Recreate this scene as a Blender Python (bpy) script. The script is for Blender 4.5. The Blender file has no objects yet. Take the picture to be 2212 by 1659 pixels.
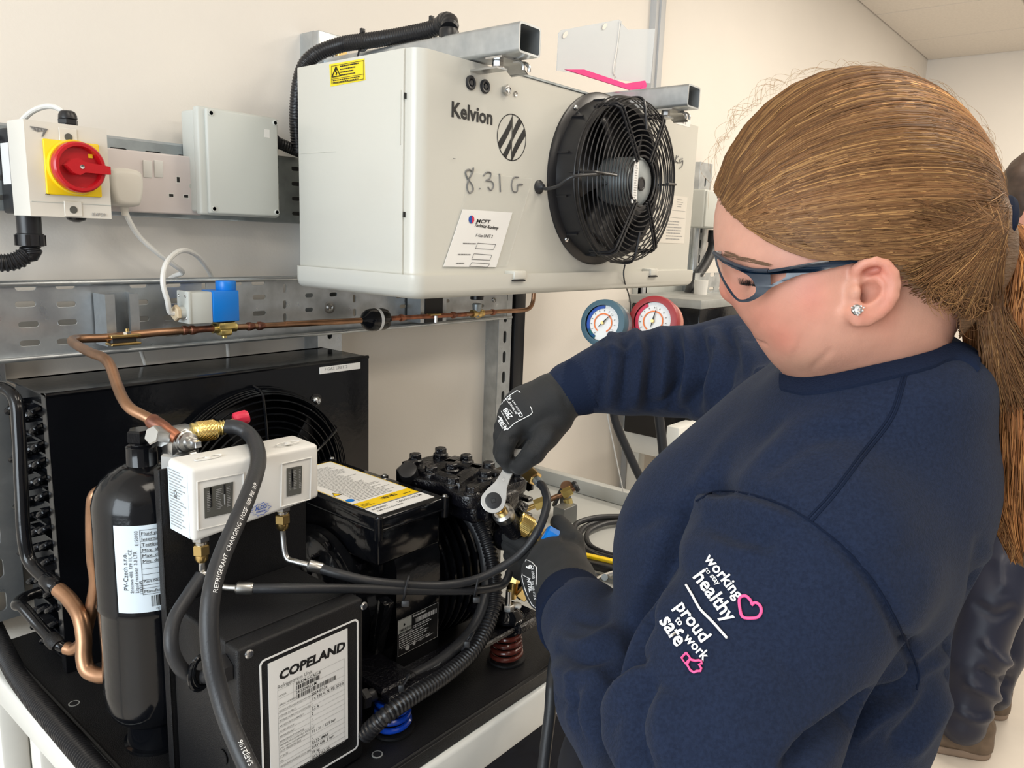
import bpy, bmesh, math, random
import numpy as np
from mathutils import Vector, Matrix
random.seed(7); RNG = np.random.default_rng(7)
S = bpy.context.scene
COL = S.collection
R = math.radians
# ---------------------------------------------------------------- camera
CAM = np.array([0.0, -1.25, 1.5])
F, YAW, PITCH, ROLL = 1663.0, R(50.43), R(10.787), R(2.082)
_cy, _sy, _cp, _sp = math.cos(YAW), math.sin(YAW), math.cos(PITCH), math.sin(PITCH)
_fw = np.array([_sy*_cp, _cy*_cp, -_sp]); _rt = np.array([_cy, -_sy, 0]); _up = np.cross(_rt, _fw)
CRT = math.cos(ROLL)*_rt + math.sin(ROLL)*_up
CUP = -math.sin(ROLL)*_rt + math.cos(ROLL)*_up
CFW = _fw
cd = bpy.data.cameras.new('camera'); cam = bpy.data.objects.new('camera', cd); COL.objects.link(cam)
cd.sensor_width = 36; cd.lens = F/2212*36; cd.clip_start = 0.02
M = Matrix.Identity(4)
for i in range(3):
    M[i][0] = CRT[i]; M[i][1] = CUP[i]; M[i][2] = -CFW[i]; M[i][3] = CAM[i]
cam.matrix_world = M
S.camera = cam
# ---------------------------------------------------------------- world, lights, exposure
S.view_settings.view_transform = 'Standard'; S.view_settings.look = 'None'
S.view_settings.gamma = 1; S.view_settings.use_curve_mapping = False
S.view_settings.exposure = -0.12
wd = bpy.data.worlds.new('room_light'); S.world = wd; wd.use_nodes = True
wd.node_tree.nodes['Background'].inputs[0].default_value = (1.0, 0.95, 0.89, 1)
wd.node_tree.nodes['Background'].inputs[1].default_value = 0.36
def area(name, loc, target, sx, sy, power, col):
    l = bpy.data.lights.new(name, 'AREA'); l.shape = 'RECTANGLE'; l.size = sx; l.size_y = sy
    l.energy = power; l.color = col
    o = bpy.data.objects.new(name, l); COL.objects.link(o); o.location = loc
    o.rotation_euler = (Vector(target)-Vector(loc)).to_track_quat('-Z', 'Y').to_euler()
    return o
area('window_daylight', (-2.4, -1.1, 1.75), (0.9, -0.4, 1.3), 2.0, 1.6, 95, (0.84, 0.93, 1.0))
LAMPS = [(0.3, -1.2, 7), (1.5, -1.2, 11), (2.7, -1.2, 25), (4.2, -1.2, 22), (0.3, -3.0, 14), (1.5, -3.0, 15), (2.7, -3.0, 15), (4.2, -3.0, 15)]
for lx, ly, lw in LAMPS:
    area('ceiling_panel_light', (lx, ly, 2.60), (lx, ly, 0), 0.56, 0.56, lw, (1.0, 0.91, 0.78))
# ---------------------------------------------------------------- pixel helpers (2212 x 1659 frame) -> world points
def ray(px, py): return (px-1106)/F*CRT - (py-829.5)/F*CUP + CFW
def W(px, py, d): return CAM + ray(px, py)*d                      # at a depth along the view axis
def Wy(px, py, y): r = ray(px, py); return CAM + r*((y-CAM[1])/r[1])
def Wx(px, py, x): r = ray(px, py); return CAM + r*((x-CAM[0])/r[0])
def Wz(px, py, z): r = ray(px, py); return CAM + r*((z-CAM[2])/r[2])
def depth(p): return float((np.asarray(p)-CAM) @ CFW)
# ---------------------------------------------------------------- materials
def mat(name, col=(.5,.5,.5), rough=.5, metal=0., coat=0., noise=0., nscale=20., bump=0., bscale=60., spec=.5,
        trans=0., emit=None, estr=1., alpha=1., col2=None, stretch=None, sheen=0., sss=0., attr=None, ior=1.45, rnoise=0.):
    m = bpy.data.materials.new(name); m.use_nodes = True
    nt = m.node_tree; b = nt.nodes['Principled BSDF']; L = nt.links.new
    def c4(c): return (c[0], c[1], c[2], 1)
    b.inputs['Base Color'].default_value = c4(col)
    b.inputs['Roughness'].default_value = rough; b.inputs['Metallic'].default_value = metal
    b.inputs['Specular IOR Level'].default_value = spec; b.inputs['IOR'].default_value = ior
    b.inputs['Coat Weight'].default_value = coat; b.inputs['Coat Roughness'].default_value = .08
    b.inputs['Transmission Weight'].default_value = trans; b.inputs['Alpha'].default_value = alpha
    if sheen: b.inputs['Sheen Weight'].default_value = sheen; b.inputs['Sheen Roughness'].default_value = .5
    if sss:
        b.inputs['Subsurface Weight'].default_value = sss; b.inputs['Subsurface Radius'].default_value = (1, .35, .2)
        b.inputs['Subsurface Scale'].default_value = .004
    if emit: b.inputs['Emission Color'].default_value = c4(emit); b.inputs['Emission Strength'].default_value = estr
    if noise or bump or col2 or rnoise:
        tc = nt.nodes.new('ShaderNodeTexCoord'); src = tc.outputs['Object']
        if stretch:
            mp = nt.nodes.new('ShaderNodeMapping'); mp.inputs['Scale'].default_value = stretch
            L(src, mp.inputs['Vector']); src = mp.outputs['Vector']
    if noise or col2:
        n = nt.nodes.new('ShaderNodeTexNoise'); n.inputs['Scale'].default_value = nscale
        n.inputs['Detail'].default_value = 4; L(src, n.inputs['Vector'])
        mx = nt.nodes.new('ShaderNodeMix'); mx.data_type = 'RGBA'
        c2 = col2 if col2 else tuple(max(0, c*(1-noise)) for c in col)
        c1 = col if col2 else tuple(min(1, c*(1+noise)) for c in col)
        mx.inputs[6].default_value = c4(c1); mx.inputs[7].default_value = c4(c2)
        rp = nt.nodes.new('ShaderNodeMapRange'); rp.inputs[1].default_value = .35; rp.inputs[2].default_value = .65
        L(n.outputs['Fac'], rp.inputs[0]); L(rp.outputs[0], mx.inputs[0]); L(mx.outputs[2], b.inputs['Base Color'])
    if rnoise:
        n3 = nt.nodes.new('ShaderNodeTexNoise'); n3.inputs['Scale'].default_value = nscale; L(src, n3.inputs['Vector'])
        mr = nt.nodes.new('ShaderNodeMapRange'); mr.inputs[3].default_value = rough-rnoise; mr.inputs[4].default_value = rough+rnoise
        mr.inputs[1].default_value = .3; mr.inputs[2].default_value = .7
        L(n3.outputs['Fac'], mr.inputs[0]); L(mr.outputs[0], b.inputs['Roughness'])
    if bump:
        n2 = nt.nodes.new('ShaderNodeTexNoise'); n2.inputs['Scale'].default_value = bscale; n2.inputs['Detail'].default_value = 3
        L(src, n2.inputs['Vector'])
        bp = nt.nodes.new('ShaderNodeBump'); bp.inputs['Strength'].default_value = min(1, bump); bp.inputs['Distance'].default_value = .002
        L(n2.outputs['Fac'], bp.inputs['Height']); L(bp.outputs[0], b.inputs['Normal'])
    if attr:
        a = nt.nodes.new('ShaderNodeAttribute'); a.attribute_name = attr
        L(a.outputs['Color'], b.inputs['Base Color'])
    return m
MT = {
 'wall': mat('wall_paint', (.80,.755,.695), .55, noise=.012, nscale=3, bump=.08, bscale=250),
 'ceil': mat('ceiling_tile_white', (.70,.655,.60), .9, noise=.03, nscale=90),
 'floor': mat('pale_vinyl_floor', (.66,.60,.53), .35, noise=.03, nscale=6),
 'galv': mat('galvanised_steel', (.50,.53,.55), .36, metal=.85, noise=.14, nscale=28, bump=.1, bscale=40, rnoise=.10),
 'galvd': mat('galvanised_steel_dull', (.36,.40,.42), .42, metal=.75, noise=.2, nscale=22, rnoise=.1),
 'steel': mat('zinc_plated_steel', (.50,.50,.49), .30, metal=1., noise=.05, nscale=60),
 'chrome': mat('polished_chrome', (.62,.63,.64), .22, metal=1.),
 'brass': mat('brass', (.66,.47,.19), .30, metal=1.),
 'brassy': mat('bright_brass', (.76,.60,.23), .30, metal=.95),
 'copper': mat('copper_pipe', (.46,.26,.155), .36, metal=.9, col2=(.30,.17,.10), nscale=30),
 'copperb': mat('brazed_copper', (.45,.17,.09), .42, metal=.75, col2=(.16,.07,.05), nscale=45),
 'black': mat('gloss_black_paint', (.004,.0045,.006), .13, coat=.12, spec=.38, bump=.10, bscale=90, rnoise=.05, nscale=20),
 'blackcast': mat('black_painted_casting', (.004,.004,.006), .13, coat=.2, spec=.5, bump=.9, bscale=240),
 'blackm': mat('black_powder_coat', (.010,.010,.011), .40, spec=.34, bump=.35, bscale=900),
 'blackp': mat('black_plastic', (.014,.014,.016), .32),
 'rubber': mat('black_rubber', (.022,.023,.026), .42, bump=.1, bscale=500),
 'whitep': mat('white_plastic', (.72,.71,.68), .32),
 'offwhite': mat('cream_white_plastic', (.70,.67,.61), .35),
 'pinkwhite': mat('white_socket_plastic', (.66,.60,.59), .28),
 'greyp': mat('light_grey_plastic', (.56,.58,.55), .38),
 'kwhite': mat('white_powder_coated_steel', (.60,.592,.54), .26, coat=.15),
 'red': mat('red_plastic', (.50,.008,.014), .28, coat=.2),
 'redk': mat('red_knob', (.60,.02,.06), .4),
 'yellow': mat('yellow_plastic', (.90,.62,.01), .35),
 'ylabel': mat('yellow_label', (.88,.68,.02), .4),
 'blue': mat('blue_plastic', (.005,.19,.66), .32),
 'paper': mat('white_label', (.80,.80,.79), .4),
 'paperb': mat('cool_white_label', (.66,.76,.85), .35),
 'ink': mat('black_ink', (.012,.012,.013), .5),
 'inkg': mat('grey_ink', (.16,.16,.16), .5),
 'inkl': mat('pale_grey_ink', (.36,.36,.36), .5),
 'inkb': mat('blue_ink', (.01,.07,.38), .5),
 'inkr': mat('red_ink', (.60,.03,.08), .5),
 'white': mat('white_print', (.82,.82,.82), .5),
 'whitef': mat('white_painted_frame', (.78,.78,.74), .28, noise=.02, nscale=12),
 'benchg': mat('pale_grey_bench_top', (.52,.53,.51), .3, noise=.03, nscale=9),
 'darkg': mat('dark_window_grey', (.10,.10,.09), .3),
 'navy': mat('navy_sweatshirt', (.0118,.0185,.041), .95, noise=.18, nscale=420, bump=.35, bscale=900, sheen=.04, spec=.15),
 'navyrib': mat('navy_ribbing', (.0105,.0165,.037), .95, bump=.5, bscale=500, spec=.1),
 'seam': mat('navy_seam_thread', (.008,.013,.03), .95, spec=.1),
 'navyt': mat('navy_work_trousers', (.010,.011,.018), .7, noise=.2, nscale=40),
 'glove': mat('black_knit_glove', (.0125,.0135,.0148), .62, bump=.5, bscale=1400, sheen=.05),
 'gloven': mat('black_nitrile_palm', (.014,.016,.019), .42, bump=.15, bscale=300),
 'skin': mat('skin', (.66,.37,.29), .46, col2=(.60,.28,.22), nscale=14, sss=.35, spec=.35, bump=.08, bscale=600),
 'skinr': mat('flushed_skin', (.62,.24,.18), .46, sss=.4, spec=.35),
 'glass': mat('clear_lens', (.96,.97,.98), .02, trans=1., ior=1.05, alpha=.28),
 'film': mat('translucent_plastic', (.66,.72,.78), .25, alpha=.55),
 'pocket': mat('clear_film_pocket', (.80,.80,.76), .12, alpha=.16, coat=.3),
 'pink': mat('magenta_paper', (.75,.015,.22), .5),
 'dnavy': mat('dark_blue_frame', (.007,.017,.034), .24, coat=.3),
 'gem': mat('crystal', (.9,.92,.95), .05, metal=.8),
 'brown': mat('brown_boot_leather', (.13,.09,.06), .6, noise=.2, nscale=30),
 'sole': mat('boot_sole_tan', (.26,.19,.14), .7),
 'darkhair': mat('dark_brown_hair', (.05,.032,.024), .5, noise=.3, nscale=30),
 'bluegauge': mat('blue_grey_rubber', (.05,.11,.15), .5),
 'redgauge': mat('red_gauge_rubber', (.30,.025,.03), .42),
 'rubberp': mat('pale_pink_rubber_side', (.52,.20,.15), .45),
 'green': mat('green_print', (.01,.35,.18), .5),
 'orange': mat('orange_print', (.80,.18,.03), .5),
 'bluep': mat('spring_blue', (.005,.06,.50), .25, coat=.5),
 'redsp': mat('spring_dark_red', (.09,.018,.012), .25, coat=.6),
 'beige': mat('beige_nylon', (.62,.50,.34), .4),
 'galvg': mat('grey_metal_block', (.17,.175,.17), .45, metal=.3),
 'dimgrey': mat('station_grey_metal', (.36,.37,.36), .5, metal=.3, noise=.1),
 'pinkt': mat('pink_embroidery', (.85,.10,.30), .6),
 'trimg': mat('grey_trim', (.46,.47,.48), .4),
 'whitet': mat('white_embroidery', (.84,.85,.86), .7),
}
# ---------------------------------------------------------------- object helpers
def wloc(o):
    v = Vector((0,0,0))
    while o is not None: v = v + o.location; o = o.parent
    return v
def link(name, me, parent=None, loc=None):
    o = bpy.data.objects.new(name, me); COL.objects.link(o)
    if parent is not None: o.parent = parent
    if loc is not None: o.location = loc
    return o
def thing(name, label, cat, loc, group=None):
    o = bpy.data.objects.new(name, None); COL.objects.link(o); o.empty_display_size = .02
    o.location = Vector([float(v) for v in loc]); o['label'] = label; o['category'] = cat
    if group: o['group'] = group
    return o
def tag(o, label=None, cat=None, group=None, kind=None):
    if label: o['label'] = label
    if cat: o['category'] = cat
    if group: o['group'] = group
    if kind: o['kind'] = kind
    return o
class MB:
    """collects geometry in world coordinates"""
    def __init__(s): s.v = []; s.f = []
    def add(s, vs, fs):
        n = len(s.v); s.v.extend([tuple(float(c) for c in v) for v in vs]); s.f.extend([tuple(i+n for i in f) for f in fs]); return s
    def build(s, name, m, parent=None, label=None, smooth=35, recalc=True, sub=0):
        me = bpy.data.meshes.new(name)
        off = wloc(parent) if parent is not None else Vector((0,0,0))
        if parent is None and s.v:                     # single-mesh thing: origin at its base
            a = np.array(s.v); off = Vector(((a[:,0].min()+a[:,0].max())/2, (a[:,1].min()+a[:,1].max())/2, a[:,2].min()))
        me.from_pydata([(x-off.x, y-off.y, z-off.z) for x, y, z in s.v], [], s.f)
        if recalc:
            b = bmesh.new(); b.from_mesh(me); bmesh.ops.recalc_face_normals(b, faces=b.faces); b.to_mesh(me); b.free()
        me.materials.append(MT[m] if isinstance(m, str) else m)
        if smooth:
            me.shade_smooth(); me.set_sharp_from_angle(angle=R(smooth))
        o = link(name, me, parent)
        if parent is None: o.location = off
        if label: o['label'] = label
        if sub:
            md = o.modifiers.new('s', 'SUBSURF'); md.levels = sub; md.render_levels = sub
        return o
    # --- shapes
    def box(s, a, b, bev=0, seg=2):
        x0,y0,z0 = [min(a[i],b[i]) for i in range(3)]; x1,y1,z1 = [max(a[i],b[i]) for i in range(3)]
        return s.obox(((x0+x1)/2,(y0+y1)/2,(z0+z1)/2), (1,0,0),(0,1,0),(0,0,1), (x1-x0)/2,(y1-y0)/2,(z1-z0)/2, bev, seg)
    def obox(s, c, ax, ay, az, hx, hy, hz, bev=0, seg=2):
        b = bmesh.new(); bmesh.ops.create_cube(b, size=2)
        for v in b.verts: v.co = Vector((v.co.x*hx, v.co.y*hy, v.co.z*hz))
        if bev: bmesh.ops.bevel(b, geom=list(b.edges), offset=min(bev, .98*min(hx,hy,hz)), segments=seg, profile=.5, affect='EDGES', clamp_overlap=True)
        c, ax, ay, az = [np.array(q, float) for q in (c, ax, ay, az)]
        vs = [c+ax*v.co.x+ay*v.co.y+az*v.co.z for v in b.verts]
        fs = [tuple(v.index for v in f.verts) for f in b.faces]; b.free(); return s.add(vs, fs)
    def lathe(s, o, ax, prof, n=24, ref=None, cap=True, hexa=False):
        """prof: list of (along, radius)"""
        o = np.array(o, float); ax = np.array(ax, float); ax /= np.linalg.norm(ax)
        r = np.array(ref if ref is not None else ((0,0,1) if abs(ax[2]) < .9 else (1,0,0)), float)
        u = r-ax*(r@ax); u /= np.linalg.norm(u); w = np.cross(ax, u)
        vs = []; fs = []
        for (t, rad) in prof:
            for i in range(n):
                a = 2*math.pi*i/n; vs.append(o+ax*t+(u*math.cos(a)+w*math.sin(a))*rad)
        for k in range(len(prof)-1):
            for i in range(n): j = (i+1) % n; fs.append((k*n+i, k*n+j, (k+1)*n+j, (k+1)*n+i))
        if cap:
            fs.append(tuple(range(n))[::-1]); fs.append(tuple((len(prof)-1)*n+i for i in range(n)))
        return s.add(vs, fs)
    def cyl(s, a, b, r, r2=None, n=20, bev=0):
        a = np.array(a, float); b = np.array(b, float); L = np.linalg.norm(b-a); r2 = r if r2 is None else r2
        if bev: pr = [(0, r-bev), (bev*.3, r-bev*.3), (bev, r), (L-bev, r2), (L-bev*.3, r2-bev*.3), (L, r2-bev)]
        else: pr = [(0, r), (L, r2)]
        return s.lathe(a, b-a, pr, n)
    def hexn(s, a, b, r, bev=.12):
        a = np.array(a, float); b = np.array(b, float); L = np.linalg.norm(b-a); e = min(r*bev, L*.3)
        return s.lathe(a, b-a, [(0, r-e), (e, r), (L-e, r), (L, r-e)], 6)
    def tube(s, pts, r, n=10, cap=True, closed=False):
        P = np.array(pts, float); m = len(P)
        rr = np.full(m, r, float) if np.isscalar(r) else np.array(r, float)
        T = np.gradient(P, axis=0)
        if closed: T = np.roll(P, -1, 0)-np.roll(P, 1, 0)
        T /= np.linalg.norm(T, axis=1)[:, None]+1e-12
        u = np.cross(T[0], (0,0,1.)); 
        if np.linalg.norm(u) < 1e-3: u = np.cross(T[0], (0,1.,0))
        u /= np.linalg.norm(u); vs = []; fs = []
        for k in range(m):
            u = u-T[k]*(u@T[k]); u /= np.linalg.norm(u); w = np.cross(T[k], u)
            for i in range(n):
                a = 2*math.pi*i/n; vs.append(P[k]+(u*math.cos(a)+w*math.sin(a))*rr[k])
        for k in range(m if closed else m-1):
            k2 = (k+1) % m
            for i in range(n): j = (i+1) % n; fs.append((k*n+i, k*n+j, k2*n+j, k2*n+i))
        if cap and not closed:
            fs.append(tuple(range(n))[::-1]); fs.append(tuple((m-1)*n+i for i in range(n)))
        return s.add(vs, fs)
    def sphere(s, c, r, n=16, sc=(1,1,1)):
        vs = []; fs = []; h = n//2
        for i in range(h+1):
            th = math.pi*i/h
            for j in range(n):
                ph = 2*math.pi*j/n
                vs.append((c[0]+r*sc[0]*math.sin(th)*math.cos(ph), c[1]+r*sc[1]*math.sin(th)*math.sin(ph), c[2]+r*sc[2]*math.cos(th)))
        for i in range(h):
            for j in range(n): fs.append((i*n+j, (i+1)*n+j, (i+1)*n+(j+1) % n, i*n+(j+1) % n))
        return s.add(vs, fs)
    def quad(s, a, b, c, d): return s.add([a, b, c, d], [(0,1,2,3)])
    def prism(s, poly, o, ax, ay, d):
        """2D polygon in frame (o, ax, ay) extruded by vector d"""
        o, ax, ay, d = [np.array(q, float) for q in (o, ax, ay, d)]; n = len(poly)
        a = [o+ax*p[0]+ay*p[1] for p in poly]
        return s.add(a+[q+d for q in a], [tuple(range(n))[::-1], tuple(range(n, 2*n))]+[(i, (i+1) % n, n+(i+1) % n, n+i) for i in range(n)])
def smooth_path(pts, n=8, closed=False):
    P = np.array(pts, float); out = []
    m = len(P)
    for i in range(m if closed else m-1):
        if closed: p0,p1,p2,p3 = P[(i-1) % m], P[i], P[(i+1) % m], P[(i+2) % m]
        else:
            p1, p2 = P[i], P[i+1]; p0 = P[i-1] if i else 2*p1-p2; p3 = P[i+2] if i+2 < m else 2*p2-p1
        for k in range(n):
            t = k/n; out.append(.5*((2*p1)+(-p0+p2)*t+(2*p0-5*p1+4*p2-p3)*t*t+(-p0+3*p1-3*p2+p3)*t**3))
    if not closed: out.append(P[-1])
    return np.array(out)
def resample(P, step):
    P = np.array(P, float); L = np.r_[0, np.cumsum(np.linalg.norm(np.diff(P, axis=0), axis=1))]
    n = max(2, int(L[-1]/step)+1); t = np.linspace(0, L[-1], n)
    return np.stack([np.interp(t, L, P[:, k]) for k in range(3)], 1)
def corrugated(path, r, pitch=.0045, depth=.10, n=14):
    P = resample(path, pitch/4); k = np.arange(len(P)) % 4
    rr = np.where((k == 1) | (k == 2), r, r*(1-depth)); rr[k == 2] = r
    m = MB(); m.tube(P, rr, n); return m
def hose(name, pts, r, m, parent=None, label=None, n=10, seg=8):
    return MB().tube(smooth_path(pts, seg), r, n).build(name, m, parent, label)
def plate(outer, holes, th, o, ax, ay, name, m, parent=None, bev=0, label=None):
    """flat sheet with real holes; frame (o, ax, ay), extruded along ax x ay centred"""
    cu = bpy.data.curves.new('t', 'CURVE'); cu.dimensions = '2D'; cu.fill_mode = 'BOTH'; cu.extrude = th/2; cu.bevel_depth = bev
    cu.bevel_resolution = 1
    for poly in [outer]+holes:
        sp = cu.splines.new('POLY'); sp.points.add(len(poly)-1); sp.use_cyclic_u = True
        for i, p in enumerate(poly): sp.points[i].co = (p[0], p[1], 0, 1)
    return curve_to_mesh(cu, o, ax, ay, name, m, parent, label)
def curve_to_mesh(cu, o, ax, ay, name, m, parent, label=None, smooth=35, bend=None):
    ob = bpy.data.objects.new('t', cu); me = bpy.data.meshes.new_from_object(ob)
    bpy.data.objects.remove(ob); bpy.data.curves.remove(cu) if isinstance(cu, bpy.types.Curve) else None
    o, ax, ay = [np.array(q, float) for q in (o, ax, ay)]; az = np.cross(ax, ay)
    n = len(me.vertices); co = np.zeros(n*3); me.vertices.foreach_get('co', co); co = co.reshape(-1, 3)
    if bend is not None: w = bend(co)
    else: w = o+co[:, :1]*ax+co[:, 1:2]*ay+co[:, 2:]*az
    off = np.array(wloc(parent)) if parent is not None else w.min(0)
    me.vertices.foreach_set('co', (w-off).ravel()); me.update()
    me.materials.clear(); me.materials.append(MT[m] if isinstance(m, str) else m); me.name = name
    if smooth: me.shade_smooth(); me.set_sharp_from_angle(angle=R(smooth))
    ob = link(name, me, parent)
    if parent is None: ob.location = Vector(off)
    if label: ob['label'] = label
    return ob
def text(s, o, ax, ay, size, m, parent, name='lettering', align='LEFT', sx=1., ext=.0002, offset=0., shear=0., space=1., bend=None, spacing=1.):
    cu = bpy.data.curves.new('txt', 'FONT'); cu.body = s; cu.size = 1; cu.extrude = ext; cu.offset = offset; cu.shear = shear
    cu.align_x = align; cu.resolution_u = 2; cu.space_line = space; cu.space_character = spacing
    ax = np.array(ax, float)*size*sx; ay = np.array(ay, float)*size
    o = np.array(o, float); nz = np.cross(ax, ay); nz /= np.linalg.norm(nz)
    ob = bpy.data.objects.new('t', cu); me = bpy.data.meshes.new_from_object(ob)
    bpy.data.objects.remove(ob)
    n = len(me.vertices)
    if n == 0: return None
    co = np.zeros(n*3); me.vertices.foreach_get('co', co); co = co.reshape(-1, 3)
    if bend is not None: w = bend(co*np.array([size*sx, size, 1]))
    else: w = o+co[:, :1]*ax+co[:, 1:2]*ay+co[:, 2:]*nz
    me.vertices.foreach_set('co', (w-np.array(wloc(parent))).ravel()); me.update()
    me.materials.clear(); me.materials.append(MT[m]); me.name = name
    return link(name, me, parent)
def slot(cx, cy, L, h, n=6, vert=False):
    r = h/2; a = L/2-r; p = []
    for i in range(n+1): t = -math.pi/2+math.pi*i/n; p.append((a+r*math.cos(t), r*math.sin(t)))
    for i in range(n+1): t = math.pi/2+math.pi*i/n; p.append((-a+r*math.cos(t), r*math.sin(t)))
    if vert: p = [(-y, x) for x, y in p]
    return [(cx+x, cy+y) for x, y in p]
def rrect(w, h, r, cx=0, cy=0, n=5):
    p = []
    for (sx, sy, a0) in ((1,-1,-90),(1,1,0),(-1,1,90),(-1,-1,180)):
        for i in range(n+1):
            a = R(a0+90*i/n); p.append((cx+sx*(w/2-r)+r*math.cos(a), cy+sy*(h/2-r)+r*math.sin(a)))
    return p
def bars(o, ax, ay, rects, m, parent, name='print', th=.0002):
    """printed bars / ruled lines: rects are (x, y, w, h) in the frame"""
    b = MB(); o, ax, ay = [np.array(q, float) for q in (o, ax, ay)]; nz = np.cross(ax, ay); nz /= np.linalg.norm(nz)
    for x, y, w, h in rects:
        q = [o+ax*x+ay*y+nz*th, o+ax*(x+w)+ay*y+nz*th, o+ax*(x+w)+ay*(y+h)+nz*th, o+ax*x+ay*(y+h)+nz*th]; b.quad(*q)
    return b.build(name, m, parent, smooth=0, recalc=False)
def codebars(x, y, w, h, n=30, seed=1):
    rs = random.Random(seed); ws = [rs.choice([1,1,2,3]) for _ in range(n*2)]; t = sum(ws); out = []; cx = x
    for i, q in enumerate(ws):
        if i % 2 == 0: out.append((cx, y, w*q/t, h))
        cx += w*q/t
    return out
def scribble(x, y, w, h, rows, seed=1, fill=.55):
    """unreadable small print: broken rows of dashes"""
    rs = random.Random(seed); out = []
    for r_ in range(rows):
        yy = y+h*(1-(r_+.5)/rows); cx = x; end = x+w*rs.uniform(.6, 1)
        while cx < end:
            L = w*rs.uniform(.02, .08); out.append((cx, yy-h/rows*fill/2, min(L, end-cx), h/rows*fill)); cx += L+w*.015
    return out
def screw(name, p, n, r, m, parent, h=None, head='pan'):
    p = np.array(p, float); n = np.array(n, float); n /= np.linalg.norm(n); h = h or r*.7
    b = MB()
    if head == 'hex': b.hexn(p, p+n*h, r)
    else: b.lathe(p, n, [(0, r), (h*.5, r*.95), (h*.85, r*.7), (h, r*.45), (h*.7, r*.3)], 14)
    return b.build(name, m, parent)
# ================================================================ the room
X, Y, Z = np.eye(3)
def struct(b, name, m, parent=None, smooth=0, label=None):
    o = b.build(name, m, parent, label, smooth=smooth)
    if parent is None: o['kind'] = 'structure'
    return o
struct(MB().box((-3.0, 0, 0), (5.37, .1, 2.72)), 'wall_back', 'wall')
struct(MB().box((5.27, -4.2, 0), (5.37, 0, 2.72)), 'wall_right', 'wall')
struct(MB().box((-3.0, -4.2, -.1), (5.37, .1, 0)), 'floor', 'floor')
ceil = struct(MB().box((-3.0, -4.2, 2.66), (5.37, .1, 2.72)), 'ceiling', 'ceil')
# suspended grid: lay-in tiles 0.6 m with thin recessed joints
tile_me = None
for i in range(-5, 10):
    for j in range(7):
        x0 = i*.6-.03; y1 = -j*.6
        if x0 > 5.2: continue
        x1 = min(x0+.592, 5.265)
        if tile_me is None or x1 < x0+.59:
            o = MB().box((x0, y1-.592, 2.618), (x1, y1-.004, 2.64), .003, 1).build('ceiling_tile', 'ceil', ceil, smooth=0)
            if tile_me is None: tile_me = o.data; bx, by = x0, y1
        else:
            o = link('ceiling_tile', tile_me, ceil, (x0-bx, y1-by, 0))
gr = MB().box((-3, -4.2, 2.635), (5.27, 0, 2.64)).build('ceiling_grid', 'ceil', ceil, smooth=0)
t = MB().box((2.08, -.02, .1), (2.135, 0, 2.61)); t.build('trim_1', 'trimg', smooth=0)['kind'] = 'structure'
t = MB().box((2.098, -.026, .1), (2.118, -.0195, 2.61)); t.build('trim_2', 'trimg', smooth=0)['kind'] = 'structure'
struct(MB().box((-3, -.012, 0), (5.27, 0, .10), .003), 'baseboard_back', 'dimgrey')
struct(MB().box((5.255, -4.2, 0), (5.27, 0, .10), .003), 'baseboard_right', 'dimgrey')
# far wall: surface trunking seen beside the head
tr = MB().box((5.20, -2.6, 1.90), (5.27, -.5, 1.985), .006); tk = tr.build('cable_trunking', 'whitep')
tag(tk, 'white plastic trunking running along the far wall', 'trunking')
fb = thing('wall_bracket', 'small grey bracket fixed above the far wall trunking', 'bracket', (5.22, -.95, 1.99))
MB().box((5.17, -1.10, 1.99), (5.26, -.90, 2.01), .003).build('arm', 'greyp', fb)
MB().cyl((5.2, -.88, 2.0), (5.2, -.84, 2.0), .025, bev=.004).build('end_cap', 'galv', fb)

# ================================================================ slotted uprights, rails and tray
def upright(x0, x1, z0, z1, name, label, y0=-.04, slots=None, group=None):
    t = thing(name, label, 'channel', ((x0+x1)/2, y0/2, z0), group)
    w = x1-x0; hl = []
    k = z0+.03
    while k < z1-.03: hl.append(slot(w*.5, k-z0, .030, .012, vert=True)); k += .05
    plate([(0, 0), (w, 0), (w, z1-z0), (0, z1-z0)], hl, .0025, (x0, y0, z0), X, Z, 'slotted_face', 'galv', t, bev=.0004)
    MB().box((x0-.001, y0, z0), (x0+.0015, 0, z1)).build('side_flange', 'galv', t)
    MB().box((x1-.0015, y0, z0), (x1+.001, 0, z1)).build('side_flange', 'galv', t)
    return t
upright(.300, .359, .93, 1.31, 'slotted_upright', 'slotted galvanised upright left of the black condenser')
t = upright(.880, .935, .93, 1.845, 'slotted_upright', 'galvanised upright carrying the bracket at the left end of the white cooler')
MB().box((.878, -.055, 1.775), (.945, -.035, 1.845), .003).build('top_plate', 'galv', t)
screw('bolt', (.925, -.055, 1.812), -Y, .012, 'brass', t, head='hex')
MB().cyl((.925, -.056, 1.812), (.925, -.058, 1.812), .017).build('washer', 'steel', t)
upright(1.405, 1.452, .93, 1.80, 'slotted_upright', 'galvanised upright behind the compressor, carrying the right cooler bracket')
# upper narrow rail behind the sockets
r = thing('mounting_rail', 'narrow perforated galvanised rail behind the white sockets and box', 'rail', (.55, -.02, 1.51))
hl = []
for i in range(14):
    for k in range(4): hl.append(slot(.08+i*.052, .016+k*.026, .026, .007))
plate([(0, 0), (.78, 0), (.78, .112), (0, .112)], hl, .0015, (.14, -.036, 1.512), X, Z, 'perforated_web', 'galvd', r)
MB().box((.14, -.037, 1.622), (.92, 0, 1.6255)).build('flange', 'galv', r)
MB().box((.14, -.037, 1.5105), (.92, 0, 1.512)).build('flange', 'galv', r)
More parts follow.
